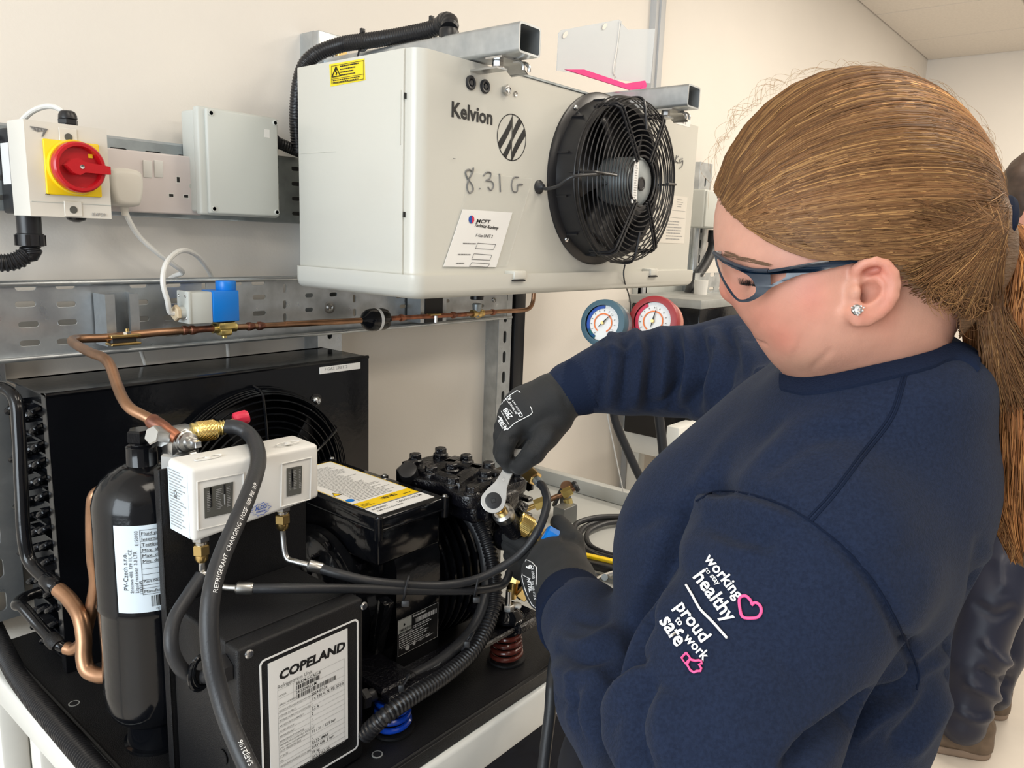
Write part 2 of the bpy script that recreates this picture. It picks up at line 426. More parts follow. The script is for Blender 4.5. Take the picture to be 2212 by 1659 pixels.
# wide perforated cable tray
TY = -.055
tz0, tz1 = 1.312, 1.4165; tx0, tx1 = .10, 1.415
tr = thing('cable_tray', 'long perforated galvanised tray along the wall under the sockets', 'cable tray', (.75, TY, tz0))
hl = []
def tp(px, py): p = Wy(px, py, TY-.001); return p[0]-tx0, p[2]-tz0
for px, py in [(55,657),(143,657),(62,701),(146,696),(65,741),(144,737),(302,653),(304,689),(378,650),(370,686),(560,642),(560,677),(55,621),(141,618),(299,616),(373,615),(508,612),(558,611),(475,650),(475,686),(300,727),(372,722),(480,712)]:
    a, b = tp(px, py); hl.append(slot(a, b, .0265, .0085))
for px, py in [(615,623),(615,658),(615,686),(765,645),(766,675),(440,618)]:
    a, b = tp(px, py); hl.append(slot(a, b, .0155, .0075, vert=True))
for px, py in [(668,638),(668,669),(720,636),(862,640),(870,662),(965,650)]:
    a, b = tp(px, py); hl.append(slot(a, b, .018, .008))
for i in range(3):
    for k in range(4): hl.append(slot(.02+i*.04, .018+k*.023, .026, .0085))
for k in range(3): hl.append(slot(1.22, .03+k*.023, .026, .0085))
plate([(0, 0), (tx1-tx0, 0), (tx1-tx0, tz1-tz0), (0, tz1-tz0)], hl, .0015, (tx0, TY, tz0), X, Z, 'perforated_web', 'galv', tr, bev=.0003)
b = MB(); b.box((tx0, TY-.004, tz1-.001), (tx1, TY+.010, tz1+.001)); b.cyl((tx0, TY-.004, tz1-.003), (tx1, TY-.004, tz1-.003), .0045, n=12)
b.build('top_flange', 'galv', tr)
b = MB(); b.box((tx0, TY-.016, tz0-.001), (tx1, TY+.006, tz0+.001)); b.cyl((tx0, TY-.016, tz0), (tx1, TY-.016, tz0), .0038, n=12)
b.build('bottom_flange', 'galv', tr)
p = Wy(711, 664, TY)
screw('bolt', p, -Y, .008, 'steel', tr, h=.006); MB().cyl(p, p-Y*.0015, .012).build('washer', 'steel', tr)
p = Wy(1066, 648, TY); screw('bolt', p, -Y, .006, 'steel', tr, h=.006)

# ================================================================ rotary isolator
ix0, ix1, iz0, iz1, iy = .379, .477, 1.505, 1.6215, -.13
iso = thing('isolator_switch', 'rotary isolator with red knob on yellow plate, left of the sockets', 'switch', ((ix0+ix1)/2, -.09, iz0))
MB().box((ix0-.004, -.082, iz0+.002), (ix1-.002, -.037, iz1-.004), .004).build('base', 'blackp', iso, label='black rear base of the isolator')
b = MB(); v = []
for (y, d) in ((-.084, 0), (-.118, .001), (iy, .004)):
    v += [(ix0-.006+d, y, iz0), (ix1+.000, y, iz0), (ix1+.000, y, iz1+.002), (ix0-.006+d, y, iz1+.002)]
b.add(v, [(0,1,5,4),(1,2,6,5),(2,3,7,6),(3,0,4,7),(4,5,9,8),(5,6,10,9),(6,7,11,10),(7,4,8,11),(8,9,10,11),(3,2,1,0)])
b.build('cover', 'offwhite', iso, smooth=20)
for z in (iz1-.016, iz0+.008):
    cx = (ix0+ix1)/2
    MB().box((cx-.011, iy-.0012, z-.007), (cx+.011, iy, z+.013), .0008, 1).build('screw_pocket', 'offwhite', iso)
    MB().cyl((cx, iy-.0018, z+.002), (cx, iy-.001, z+.002), .0048, n=18).build('screw_hole', 'darkg', iso)
MB().box((ix0, iy-.0008, iz0+.018), (ix1, iy+.001, iz0+.0188)).build('cover_joint', 'greyp', iso)
a, c = Wy(90, 299, iy), Wy(219, 427, iy)
MB().box((a[0], iy-.004, c[2]), (c[0], iy, a[2]), .0035, 3).build('yellow_plate', 'yellow', iso, 'bright yellow escutcheon plate')
kc = Wy(160, 362, iy-.004); kr = .0335
MB().lathe(kc, -Y, [(0, kr), (.006, kr+.0015), (.010, kr), (.010, kr-.004), (.004, kr-.006)], 40).build('yellow_collar', 'yellow', iso)
kc2 = kc-Y*.010
rk = MB().lathe(kc2, -Y, [(0, kr-.003), (.002, kr-.001), (.010, kr-.0015), (.0125, kr-.0035), (.0125, kr-.007), (.004, kr-.0085), (.004, .002)], 44).build('red_knob', 'red', iso, 'red rotary knob')
b = MB()
hp = [(-.020, 0), (-.012, .0085), (-.004, .0105), (.003, .0065), (.028, .0055), (.0345, .005), (.0345, -.005), (.028, -.0055), (.003, -.0065), (-.004, -.0105), (-.012, -.0085)]
b.prism(hp, kc2-Y*.003, X*math.cos(R(-3))+Z*math.sin(R(-3)), Z, -Y*.0155)
b.build('handle', 'red', rk, smooth=40)
MB().lathe(kc2-Y*.0185+X*(-.001), -Y, [(0, .003), (.001, .0026), (.0004, .001)], 12).build('screw', 'steel', rk)
MB().box((kc2[0]-.029, kc2[1]-.0052, kc2[2]-.004), (kc2[0]-.0235, kc2[1]-.004, kc2[2]+.004)).build('window', 'yellow', rk)
MB().box((kc2[0]+.013, kc2[1]-.0052, kc2[2]+.013), (kc2[0]+.018, kc2[1]-.004, kc2[2]+.018)).build('window', 'yellow', rk)
p = Wy(64, 272, iy-.001)
MB().add([p+X*q[0]+Z*q[1] for q in ((0,0),(.021,-.001),(.0148,-.0115),(.0130,-.0115),(.0158,-.004),(.009,-.006),(.004,-.0035))], [tuple(range(7))]).build('emblem', 'inkg', iso, smooth=0, recalc=False)
text('S T A R', Wy(70, 281, iy-.001), X, Z, .0045, 'inkl', iso)
text('IS4P20', Wy(199, 466, iy-.001), X, Z, .006, 'inkl', iso, sx=1.1)
text('~', Wy(98, 424, iy-.0045), X, Z, .010, 'ink', iso)
MB().box((ix0-.0048, -.078, iz0+.040), (ix0-.004, -.050, iz1-.024)).build('rating_label', 'paper', iso)
bars((ix0-.0049, -.050, iz0+.042), -Y, Z, scribble(.003, .002, .02, .03, 7, 3)+[(.006, .036, .012, .003), (.009, .032, .006, .004)], 'inkb', iso, 'label_print', -.0003)
# cable glands
g = MB(); gp = Wy(146, 248, -.105); gp[2] = iz1+.002
g.lathe(gp, Z, [(0, .0105), (.003, .0105)], 20); g.hexn(gp+Z*.002, gp+Z*.010, .0125)
g.lathe(gp+Z*.010, Z, [(0, .0115), (.005, .011), (.009, .009), (.0105, .006)], 20); g.build('cable_gland', 'blackp', iso, 'black cable gland on top of the isolator')
hose('white_flex', [gp+Z*.008, gp+np.array([-.004, .012, .022]), gp+np.array([-.014, .03, .026]), gp+np.array([-.03, .045, .016]), gp+np.array([-.045, .062, -.008]), gp+np.array([-.05, .07, -.03])], .0036, 'whitep', iso, 'short white flex looping behind the isolator')
MB().lathe(Wy(165, 472, -.10), -Z, [(-.002, .013), (.002, .011), (.005, .004)], 16).build('blanking_plug', 'blackp', iso)
cn = Wy(62, 474, -.095); b = MB()
b.lathe(cn, -Z, [(-.004, .0145), (.018, .0145), (.019, .0165), (.034, .0165), (.035, .0145)], 22); 
for k in range(6): a_ = k*math.pi/3; b.obox(cn-Z*.027+np.array([math.cos(a_)*.0165, math.sin(a_)*.0165, 0]), X, Y, Z, .002, .002, .007)
b.build('conduit_connector', 'blackp', iso)
pts = [cn-Z*.035, cn-Z*.045+X*.001, Wy(60, 548, -.093), Wy(38, 562, -.09), Wy(5, 568, -.085), Wy(-50, 560, -.08)]
cc = corrugated(smooth_path(pts, 10), .0118, .0052, .13).build('corrugated_conduit', 'blackp', iso)

# ================================================================ double socket
sy = -.060
so = thing('double_socket', 'white double wall socket with two rocker switches', 'socket', (.573, -.05, 1.517))
MB().box((.502, -.056, 1.519), (.645, -.037, 1.6035), .003).build('back_box', 'pinkwhite', so)
MB().box((.499, sy, 1.5165), (.6475, -.054, 1.606), .0035, 3).build('faceplate', 'pinkwhite', so)
for px, dz in ((318, .0), (342, 0)):
    p = Wy(px, 365, sy)
    sw = MB(); sw.obox(p, X, (0, math.cos(R(6)), math.sin(R(6))), (0, -math.sin(R(6)), math.cos(R(6))), .0066, .0026, .0125, .001); sw.build('rocker_switch', 'whitep', so)
for px, py, w, h in ((385,388,.0042,.0078),(370,422,.0065,.0042),(402,424,.0065,.0042)):
    p = Wy(px, py, sy-.0004); MB().box((p[0]-w*.75, sy-.0002, p[2]-h*.75), (p[0]+w*.75, sy+.0005, p[2]+h*.75)).build('slot_surround', 'whitep', so)
    MB().box((p[0]-w/2, sy-.0006, p[2]-h/2), (p[0]+w/2, sy, p[2]+h/2)).build('pin_slot', 'ink', so)
p = Wy(414, 402, sy); MB().lathe(p, -Y, [(0, .0042), (.0006, .004), (.0002, .0025)], 16).build('fixing_screw', 'greyp', so)
# plug
pc = Wy(276, 405, -.092)
pl = thing('power_plug', 'cream three pin plug in the left socket with white flex', 'plug', (pc[0], -.08, pc[2]-.03))
b = MB(); 
outl = [(-.0225,.020),(-.012,.0265),(.012,.0265),(.0225,.020),(.0235,0),(.019,-.020),(.012,-.0265),(-.012,-.0265),(-.019,-.020),(-.0235,0)]
ou = smooth_path([(x, 0, z) for x, z in outl], 4, True)
vs = []; fs = []; n = len(ou)
for (y, s_) in ((-.058, .97), (-.082, 1.0), (-.090, .97), (-.0945, .88), (-.096, .70)):
    for q in ou: vs.append((pc[0]+q[0]*s_, y, pc[2]+q[2]*s_))
for k in range(4):
    for i in range(n): j = (i+1) % n; fs.append((k*n+i, k*n+j, (k+1)*n+j, (k+1)*n+i))
fs += [tuple(range(n)), tuple(range(4*n, 5*n))[::-1]]
b.add(vs, fs).build('plug_body', 'offwhite', pl, smooth=50)
e = (pc[0], -.078, pc[2]-.026)
hose('flex', [e, Wy(276, 470, -.078), Wy(300, 510, -.07), Wy(338, 545, -.066), Wy(375, 572, -.060), Wy(394, 588, -.048), Wy(376, 597, -.035), Wy(350, 615, -.02)], .0039, 'whitep', pl)
MB().lathe(e, (0, 0, -1), [(-.003, .0062), (.006, .0055), (.014, .0046)], 14).build('flex_grip', 'offwhite', pl)
# ================================================================ junction box
jb = thing('junction_box', 'pale grey plastic junction box with screwed lid, right of the socket', 'junction box', (.69, -.07, 1.515))
MB().box((.630, -.080, 1.522), (.7635, -.037, 1.676), .004, 3).build('box_base', 'greyp', jb)
MB().box((.627, -.094, 1.5175), (.7655, -.078, 1.6795), .004, 3).build('lid', 'greyp', jb)
MB().box((.638, -.1005, 1.5195), (.7635, -.092, 1.6775), .0035, 3).build('lid_panel', 'greyp', jb)
for x, z in ((.6455, 1.670), (.7575, 1.670), (.6455, 1.527), (.7575, 1.527)):
    MB().lathe((x, -.1003, z), -Y, [(0, .0046), (.0012, .0044), (.0014, .0034)], 16).build('screw_recess', 'greyp', jb)
    MB().lathe((x, -.1012, z), -Y, [(0, .0032), (.0005, .003)], 12).build('lid_screw', 'dimgrey', jb)
MB().box((.737, -.1008, 1.645), (.747, -.1004, 1.658)).build('embossed_mark', 'whitep', jb)
jc = Wy(606, 306, -.072)
b = MB().cyl((.764, -.070, jc[2]), (.779, -.070, jc[2]), .0115); b.build('gland', 'blackp', jb)
corrugated(smooth_path([(.776, -.070, jc[2]), (.80, -.068, jc[2]-.006), (.85, -.055, jc[2]-.015)], 8), .0098, .005, .12).build('corrugated_conduit', 'blackp', jb)
# ================================================================ cooler brackets
def tube_bracket(x0, label):
    t = thing('support_bracket', label, 'bracket', (x0+.025, -.25, 1.755), None)
    w, h, th = .050, .042, .003; z0, z1 = 1.7585, 1.8005
    o_ = rrect(w, h, .006); i_ = rrect(w-2*th, h-2*th, .004)
    plate(o_, [i_], .505-.036, (x0+w/2, -.036-(.505-.036)/2, (z0+z1)/2), X, Z, 'square_tube', 'galv', t)
    cl = MB(); yy = -.455; 
    pth = [(x0+.004, yy, z0-.001), (x0+.02, yy, z0-.001), (x0+.038, yy-.004, z0-.004), (x0+.047, yy-.008, z0-.014), (x0+.05, yy-.012, z0-.020)]
    P = smooth_path(pth, 6)
    for k in range(len(P)-1):
        d = P[k+1]-P[k]; L = np.linalg.norm(d); d /= L
        cl.obox((P[k]+P[k+1])/2, d, Y, np.cross(d, Y), L/2+.0005, .016, .0014)
    cl.build('clamp_strap', 'steel', t)
    MB().obox((x0+.012, -.435, z0-.016), X, Y, Z, .012, .030, .0014).build('hanger_plate', 'steel', t)
    MB().hexn((x0+.022, -.447, z0-.002), (x0+.022, -.447, z0-.011), .0085).build('nut', 'chrome', t)
    MB().cyl((x0+.022, -.447, z0-.001), (x0+.022, -.447, z0-.016), .0035).build('stud', 'steel', t)
    for dx in (.034, .048):
        b = MB(); P = smooth_path([(x0+dx, -.468, z0-.003), (x0+dx+.002, -.478, z0-.004), (x0+dx+.003, -.484, z0-.010), (x0+dx+.003, -.484, z0-.016)], 4)
        b.tube(P, .0028, 8); b.build('hook', 'steel', t)
    return t
tube_bracket(.889, 'galvanised square tube bracket above the left end of the white cooler')
tube_bracket(1.398, 'galvanised square tube bracket above the right end of the white cooler')

# ================================================================ unit cooler
kx0, kx1, ky0, ky1, kz0, kz1 = .783, 1.636, -.412, -.132, 1.437, 1.7565
k = thing('unit_cooler', 'white wall mounted unit cooler with black fan guard', 'cooler', ((kx0+kx1)/2, (ky0+ky1)/2, 1.405))
# casing: plan outline with a rounded front-left corner, slightly open at the back
def casing_outline(r=.022):
    o = []
    for i in range(9):
        a = R(180+90*i/8); o.append((kx0+r+r*math.cos(a), ky0+r+r*math.sin(a)))
    for i in range(9):
        a = R(270+90*i/8); o.append((kx1-.006+.006*math.cos(a), ky0+.006+.006*math.sin(a)))
    o += [(kx1, ky1), (kx0-.002, ky1)]
    return o
b = MB(); b.prism(casing_outline(), (0, 0, kz0), X, Y, Z*(kz1-kz0)); b.build('casing', 'kwhite', k, smooth=30)
# left side access panel, proud of the casing
sp = MB(); sp.box((kx0-.0035, ky0+.026, kz0+.002), (kx0+.001, ky1-.0, kz1-.0), .0016, 2); sd = sp.build('side_panel', 'kwhite', k)
MB().box((kx0-.0048, ky0+.030, 1.625), (kx0-.003, ky0+.0315, 1.70), .0005, 1).build('panel_lip', 'kwhite', sd)
for z in (1.688, 1.523): MB().box((kx0-.0042, ky0+.0225, z), (kx0-.0005, ky0+.0238, z+.008)).build('latch_slot', 'ink', sd)
MB().box((kx0-.0042, ky1-.10, 1.6215), (kx0-.0032, ky1-.004, 1.6222), .0003, 1).build('crease', 'kwhite', sd)
# drip tray: trough with rolled bottom edge
tx0_, tx1_, ty0_, ty1_ = kx0-.016, kx1+.004, ky0-.018, ky1+.004
prof = [(0, .036), (0, .014), (.003, .006), (.010, .001), (.020, 0)]      # inward, up
vs = []; n = 0; rings = []
def rr_ring(ins, z, r):
    o = []
    for (cx, cy, a0) in ((tx0_+ins+r, ty0_+ins+r, 180), (tx1_-ins-r, ty0_+ins+r, 270), (tx1_-ins-r, ty1_-ins*.0-r, 0), (tx0_+ins+r, ty1_-r, 90)):
        for i in range(6): a = R(a0+90*i/5); o.append((cx+r*math.cos(a), cy+r*math.sin(a), z))
    return o
zt = 1.405
seq = [(.003, zt+.034, .018), (0, zt+.036, .020), (0, zt+.014, .020), (.003, zt+.006, .019), (.010, zt+.001, .016), (.022, zt, .010)]
for s_ in seq: rings.append(rr_ring(*s_))
b = MB(); m_ = len(rings[0]); vs = sum(rings, []); fs = []
for q in range(len(rings)-1):
    for i in range(m_): j = (i+1) % m_; fs.append((q*m_+i, q*m_+j, (q+1)*m_+j, (q+1)*m_+i))
fs += [tuple(range(m_)), tuple(range((len(rings)-1)*m_, len(rings)*m_))[::-1]]
b.add(vs, fs).build('drip_tray', 'kwhite', k, smooth=45)
for px, py in ((1122, 577), (1412, 575)):
    p = Wy(px, py, ty0_); c_ = MB(); c_.box((p[0]-.016, ty0_-.004, 1.431), (p[0]+.016, ky0+.002, 1.446), .003); c_.build('tray_clip', 'kwhite', k)
    MB().box((p[0]-.020, ty0_-.0045, 1.4285), (p[0]+.012, ty0_-.001, 1.431)).build('clip_gap', 'ink', k)
FY = ky0
# grommets and bolts on the front
for px, py in ((1016, 179), (1047, 187)):
    p = Wy(px, py, FY); MB().lathe(p, -Y, [(0, .0105), (.002, .0105), (.0035, .0085), (.003, .006), (.001, .0055), (.001, .0045), (.003, .0035)], 26).build('grommet', 'rubber', k)
p = Wy(1091, 195, FY); bl = MB().hexn(p, p-Y*.007, .0085).build('plug_bolt', 'steel', k); MB().lathe(p-Y*.007, -Y, [(0, .005), (.002, .0045), (.0005, .003)], 16).build('socket_head', 'chrome', bl)
p = Wy(1113, 203, FY); MB().lathe(p, -Y, [(0, .0045), (.002, .004), (.0006, .002)], 16).build('screw', 'steel', k)
text('Kelvion', Wy(974, 251, FY-.0006), X, Z, .0305, 'ink', k, offset=.024, sx=1.0)
# the round emblem: ring, thin centre line and S-shaped diagonal bands
ec = Wy(1106, 297, FY-.0006); er = .0365
b = MB()
ring = lambda r0, r1, n=64: ([ec+X*r0*math.cos(2*math.pi*i/n)+Z*r0*math.sin(2*math.pi*i/n) for i in range(n)]+[ec+X*r1*math.cos(2*math.pi*i/n)+Z*r1*math.sin(2*math.pi*i/n) for i in range(n)], [(i, (i+1) % n, n+(i+1) % n, n+i) for i in range(n)])
b.add(*ring(er, er-.0015))
def clipc(x, z):
    r_ = math.hypot(x, z); q = min(1, (er-.0008)/r_) if r_ else 1; return ec+X*x*q+Z*z*q
def band(x0, x1, zc0, th, rev):
    n = 12; top = []; bot = []
    for i in range(n+1):
        u = i/n; x = x0+(x1-x0)*u
        s_ = (x-x0)/.034; base = zc0+(s_*.040)
        if rev: base += .006*(u**3)
        else: base -= .006*((1-u)**3)
        top.append((x, base+th/2)); bot.append((x, base-th/2))
    V = [clipc(*q) for q in top]+[clipc(*q) for q in bot]; return V, [(i, i+1, n+2+i, n+1+i) for i in range(n)]
for zc in (-.020, -.052): b.add(*band(-.034, -.0016, zc, .0165, True))
for zc in (.008, -.024): b.add(*band(.0016, .034, zc, .0165, False))
b.add([clipc(-.0012, er), clipc(.0002, er), clipc(.0012, -er), clipc(-.0002, -er)], [(0,1,2,3)])
b.build('emblem', 'ink', k, smooth=0, recalc=False)
# handwriting and the film pocket with its card
def marker(strokes, name='handwriting', w=.0012, par=k, m='inkg', y=None):
    for s_ in strokes:
        P = smooth_path([Wy(px, py, (FY-.0012) if y is None else y) for px, py in s_], 6); MB().tube(P, w, 6).build(name, m, par)
marker([[(1022,372),(1013,366),(1006,372),(1010,385),(1019,398),(1022,410),(1014,417),(1009,405),(1013,388),(1021,372),(1023,362)], [(1036,407),(1037,408)],
        [(1044,380),(1052,372),(1060,374),(1058,385),(1050,390),(1062,392),(1066,402),(1060,411),(1054,404)], [(1079,375),(1081,415)],
        [(1120,383),(1110,384),(1105,398),(1108,413),(1117,413),(1119,399),(1129,399),(1117,400)]])
marker([[(1462,335),(1458,352)], [(1466,337),(1459,346),(1466,352)], [(1475,342),(1469,345),(1470,352),(1475,346),(1474,358),(1468,364)]], w=.0009)
a_, b_, c_, d_ = Wy(1018, 372, FY-.001), Wy(1150, 386, FY-.001), Wy(1095, 576, FY-.001), Wy(962, 574, FY-.001)
fp = MB().add([a_, b_, c_, d_]+[q-Y*.0008 for q in (a_, b_, c_, d_)], [(0,1,2,3),(4,5,6,7),(0,1,5,4),(1,2,6,5),(2,3,7,6),(3,0,4,7)]).build('film_pocket', 'pocket', k, 'clear film pocket taped on the cooler front', smooth=0)
o_, px_, py_ = Wy(961, 574, FY-.0022), None, None
tl, tr_, bl_, br_ = Wy(1000, 452, FY-.0022), Wy(1107, 459, FY-.0022), Wy(958, 576, FY-.0022), Wy(1072, 577, FY-.0022)
MB().add([tl, tr_, br_, bl_]+[q+Y*.0006 for q in (tl, tr_, br_, bl_)], [(0,1,2,3),(4,5,6,7),(0,1,5,4),(1,2,6,5),(2,3,7,6),(3,0,4,7)]).build('card', 'paper', k, 'white printed card in the film pocket', smooth=0)
cx_ = (tr_-tl)/np.linalg.norm(tr_-tl); cyv = np.cross(-Y, cx_); cyv = (tl-bl_)/np.linalg.norm(tl-bl_)
cyq = np.array([-cx_[2], 0, cx_[0]]); cy2 = cyv
def cp(px, py): return Wy(px, py, FY-.0026)
text('MCFT', cp(1028, 481), X, cy2*.9+0, .0095, 'ink', k, offset=.012, sx=1.35)
text('Technical Academy', cp(1024, 489), X*.985-Z*.06, cy2, .0085, 'ink', k, shear=.3, sx=.86)
text('F-Gas UNIT 2', cp(1027, 511), X*.99-Z*.03, cy2, .0075, 'inkg', k, sx=.95)
for py, px, w in ((527, 1000, .03), (551, 989, .035), (570, 985, .03)):
    bars(cp(px, py), X, Z, scribble(0, 0, w, .002, 1, py, .8), 'inkg', k, 'small_print', .0002)
for px0, py0, px1, py1 in ((1027,525,1071,539),(1019,548,1063,562),(1014,567,1058,577)):
    q0, q1, q2, q3 = cp(px0+5, py0), cp(px1, py0+3), cp(px1-5, py1), cp(px0, py1-2)
    b = MB(); 
    for u, v in ((q0,q1),(q1,q2),(q2,q3),(q3,q0)): b.tube([u, v], .0004, 4)
    b.build('form_box', 'inkg', k)
p = cp(1018, 474)
b = MB(); b.lathe(p-Y*.0002, -Y, [(0, .006), (.0002, .006)], 20); b.build('badge', 'inkb', k)
MB().add([p-Y*.0008+X*.0062*math.cos(a)+Z*.0062*math.sin(a) for a in np.linspace(-1.4, 1.4, 14)], [tuple(range(14))]).build('badge_half', 'inkr', k, smooth=0, recalc=False)
bars(cp(978, 343), X, Z, [(0, 0, .006, .001)], 'inkg', k, 'tiny_mark')
# warning label on the side panel
LX = kx0-.0040
q = [Wx(px, py, LX) for px, py in ((711,139),(787,126),(789,173),(714,187))]
yl = MB().add(q+[v+X*.0004 for v in q], [(0,1,2,3),(4,5,6,7),(0,1,5,4),(1,2,6,5),(2,3,7,6),(3,0,4,7)]).build('warning_label', 'ylabel', k, 'yellow electrical warning label', smooth=0)
lo = q[3]; lw = q[3][1]-q[2][1]; lh = q[0][2]-q[3][2]; ly = -Y; L0 = lo-X*.0006
W_ = lw; H_ = lh
bars(L0, ly, Z, [(0.003, .003, W_-.006, .0007), (.003, H_-.004, W_-.006, .0007), (.003, .003, .0007, H_-.006), (W_-.0037, .003, .0007, H_-.006), (.003, H_*.30, W_-.006, .0006)]
     + scribble(W_*.30, H_*.36, W_*.62, H_*.52, 4, 5, .4)+scribble(W_*.08, H_*.10, W_*.84, H_*.18, 2, 6, .45), 'ink', k, 'label_print')
b = MB()
for u, v in (((.06,.40),(.30,.40)),((.30,.40),(.18,.84)),((.18,.84),(.06,.40))):
    b.tube([L0-X*.0004+ly*W_*u[0]+Z*H_*u[1], L0-X*.0004+ly*W_*v[0]+Z*H_*v[1]], .0007, 5)
b.tube([L0-X*.0004+ly*W_*x_+Z*H_*z_ for x_, z_ in ((.185,.74),(.165,.60),(.20,.58),(.18,.46))], .0009, 5)
b.build('warning_triangle', 'ink', k)
# rating label at right of fan
p0 = Wy(1420, 520, FY-.0006); w_ = Wy(1478, 520, FY-.0006)[0]-p0[0]; h_ = Wy(1440, 430, FY)[2]-Wy(1440, 530, FY)[2]
MB().box((p0[0], FY-.0006, p0[2]-.004), (p0[0]+w_, FY, p0[2]+h_), 0).build('rating_label', 'offwhite', k)
bars((p0[0], FY-.0007, p0[2]), X, Z, scribble(w_*.3, h_*.02, w_*.65, h_*.45, 7, 8, .35)+scribble(w_*.62, h_*.75, w_*.25, h_*.2, 4, 9, .3)+[(w_*.1, h_*.52, w_*.85, .0006), (w_*.1, h_*.68, w_*.85, .0006)], 'inkl', k, 'label_print')
p0 = Wy(1462, 262, FY-.0006); MB().box((p0[0]-.006, FY-.0004, p0[2]-.005), (p0[0]+.062, FY, p0[2]+.008)).build('name_tape', 'paper', k)
text('F GAS UNIT 2', Wy(1462, 263, FY-.0006), X, Z, .0075, 'inkg', k, sx=.9)
# fan --------------------------------------------------------------
fc = np.array([1.244, 0, 1.610]); fr = .156
fan = MB()
def fp_(y, r): return (-(y-FY), r)
fan.lathe((fc[0], FY, fc[2]), -Y, [(0, fr), (.004, fr), (.006, fr-.003), (.009, .142), (.046, .139), (.050, .141), (.050, .131), (.004, .128)], 72, cap=False)
fd = fan.build('fan_shroud', 'blackp', k, 'black plastic fan shroud ring', smooth=40)
for i in range(12):
    a = R(15+30*i); u = X*math.cos(a)+Z*math.sin(a); w = np.cross(u, Y)
    MB().obox(fc*np.array([1,0,1])+Y*(FY-.017)+u*.1405, u, Y, w, .0035, .014, .0018).build('shroud_rib', 'blackp', fd)
for a in (128, 228, 52, -50):
    a = R(a); p = (fc[0]+math.cos(a)*.1485, FY-.007, fc[2]+math.sin(a)*.1485); screw('bolt', p, -Y, .005, 'chrome', fd, head='pan')
MB().lathe((fc[0], FY-.002, fc[2]), -Y, [(0, .127), (.001, .127)], 48).build('fan_throat', 'ink', fd)
gy = FY-.092; gcx, gcz, gr_ = 1.252, 1.6075, .1485
gd = thing('fan_guard', '', '', (gcx, gy, gcz)); gd.parent = k; gd.location = gd.location-k.location
for kk in ('label', 'category'): del gd[kk]
def circ(c, r, n=72): return [np.array([c[0]+r*math.cos(2*math.pi*i/n), c[1], c[2]+r*math.sin(2*math.pi*i/n)]) for i in range(n)]
radii = [.0445, .0535, .0625, .0715, .0805, .0895, .0985, .1075, .1165, .1255, .1345]
for i, r_ in enumerate(radii):
    dy = .010*((r_-.04)/.1)**3
    MB().tube(circ((gcx, gy+dy, gcz), r_), .0013 if i else .002, 6, closed=True).build('guard_ring', 'blackp', gd)
for i in range(5):
    y_ = gy+.012+i*.0078; u_ = i/7
    MB().tube(circ((gcx*(1-u_)+fc[0]*u_, y_, gcz*(1-u_)+fc[2]*u_), gr_-.005+.001*i if i else .1420), .0013, 6, closed=True).build('guard_ring', 'blackp', gd)
for a in (122, 58, 2, -58, -118, 178, 90, -90):
    for s_ in (-1, 1) if a not in (90, -90, 2, 178) else (0,):
        ar = R(a); u = X*math.cos(ar)+Z*math.sin(ar); w = X*-math.sin(ar)+Z*math.cos(ar)
        r0 = .040 if a not in (90, -90, 2, 178) else .090
        c0 = np.array([gcx, gy-.002, gcz]); P = [c0+u*r0+w*.004*s_, c0+u*.128+w*.004*s_+Y*.006, c0+u*.1425+w*.004*s_+Y*.012, c0+u*.147+w*.004*s_+Y*.026, c0+u*.146+w*.004*s_+Y*.060]
        MB().tube(smooth_path(P, 5), .0024, 6).build('guard_spoke', 'blackp', gd)
mt = MB().lathe((gcx, gy+.07, gcz), -Y, [(0, .044), (.058, .044), (.064, .042), (.066, .036), (.0665, .012), (.0665, .003)], 40).build('fan_motor', 'galvd', k, 'grey fan motor hub')
MB().lathe((gcx+.001, gy+.004, gcz-.004), -Y, [(0, .0125), (.0025, .0125), (.003, .010), (.002, .009), (.002, .002)], 30).build('hub_cap', 'blackp', mt)
MB().box((gcx-.032, gy-.001, gcz-.040), (gcx-.016, gy+.002, gcz+.036), .0005, 1).build('hub_label', 'paper', mt)
bars((gcx-.032, gy-.0012, gcz-.040), X, Z, scribble(.003, .004, .010, .068, 16, 4, .4), 'inkl', mt, 'label_print')
for i in range(5):
    a0 = R(72*i+20); b = MB(); V = []
    for u_ in np.linspace(0, 1, 7):
        r_ = .044+.080*u_
        for v_ in (-.5, .5):
            a = a0+v_*R(48-12*u_)+.25*u_; V.append((gcx+r_*math.cos(a), FY-.030-v_*.034*(1-.3*u_), gcz+r_*math.sin(a)))
    b.add(V, [(2*i_, 2*i_+1, 2*i_+3, 2*i_+2) for i_ in range(6)]); bo = b.build('fan_blade', 'blackp', k, smooth=60)
    md = bo.modifiers.new('t', 'SOLIDIFY'); md.thickness = .003
p = Wy(1163, 404, FY)
gb = MB().lathe(p, -Y, [(0, .0115), (.003, .0115), (.005, .008), (.012, .0045)], 22).build('cable_grommet', 'rubber', k)
hose('fan_cable', [p-Y*.008, Wy(1180, 408, FY-.02), Wy(1205, 402, FY-.05), Wy(1232, 384, FY-.075), Wy(1262, 378, FY-.085), Wy(1330, 375, FY-.08)], .0028, 'rubber', k)
# hanging lug at the top and wiring under the tray
hose('drain_lead', [Wy(1350, 572, ty0_-.003), Wy(1347, 590, ty0_-.006), Wy(1350, 612, ty0_), Wy(1359, 640, -.38), Wy(1362, 670, -.36), Wy(1360, 760, -.34)], .0015, 'rubber', k)

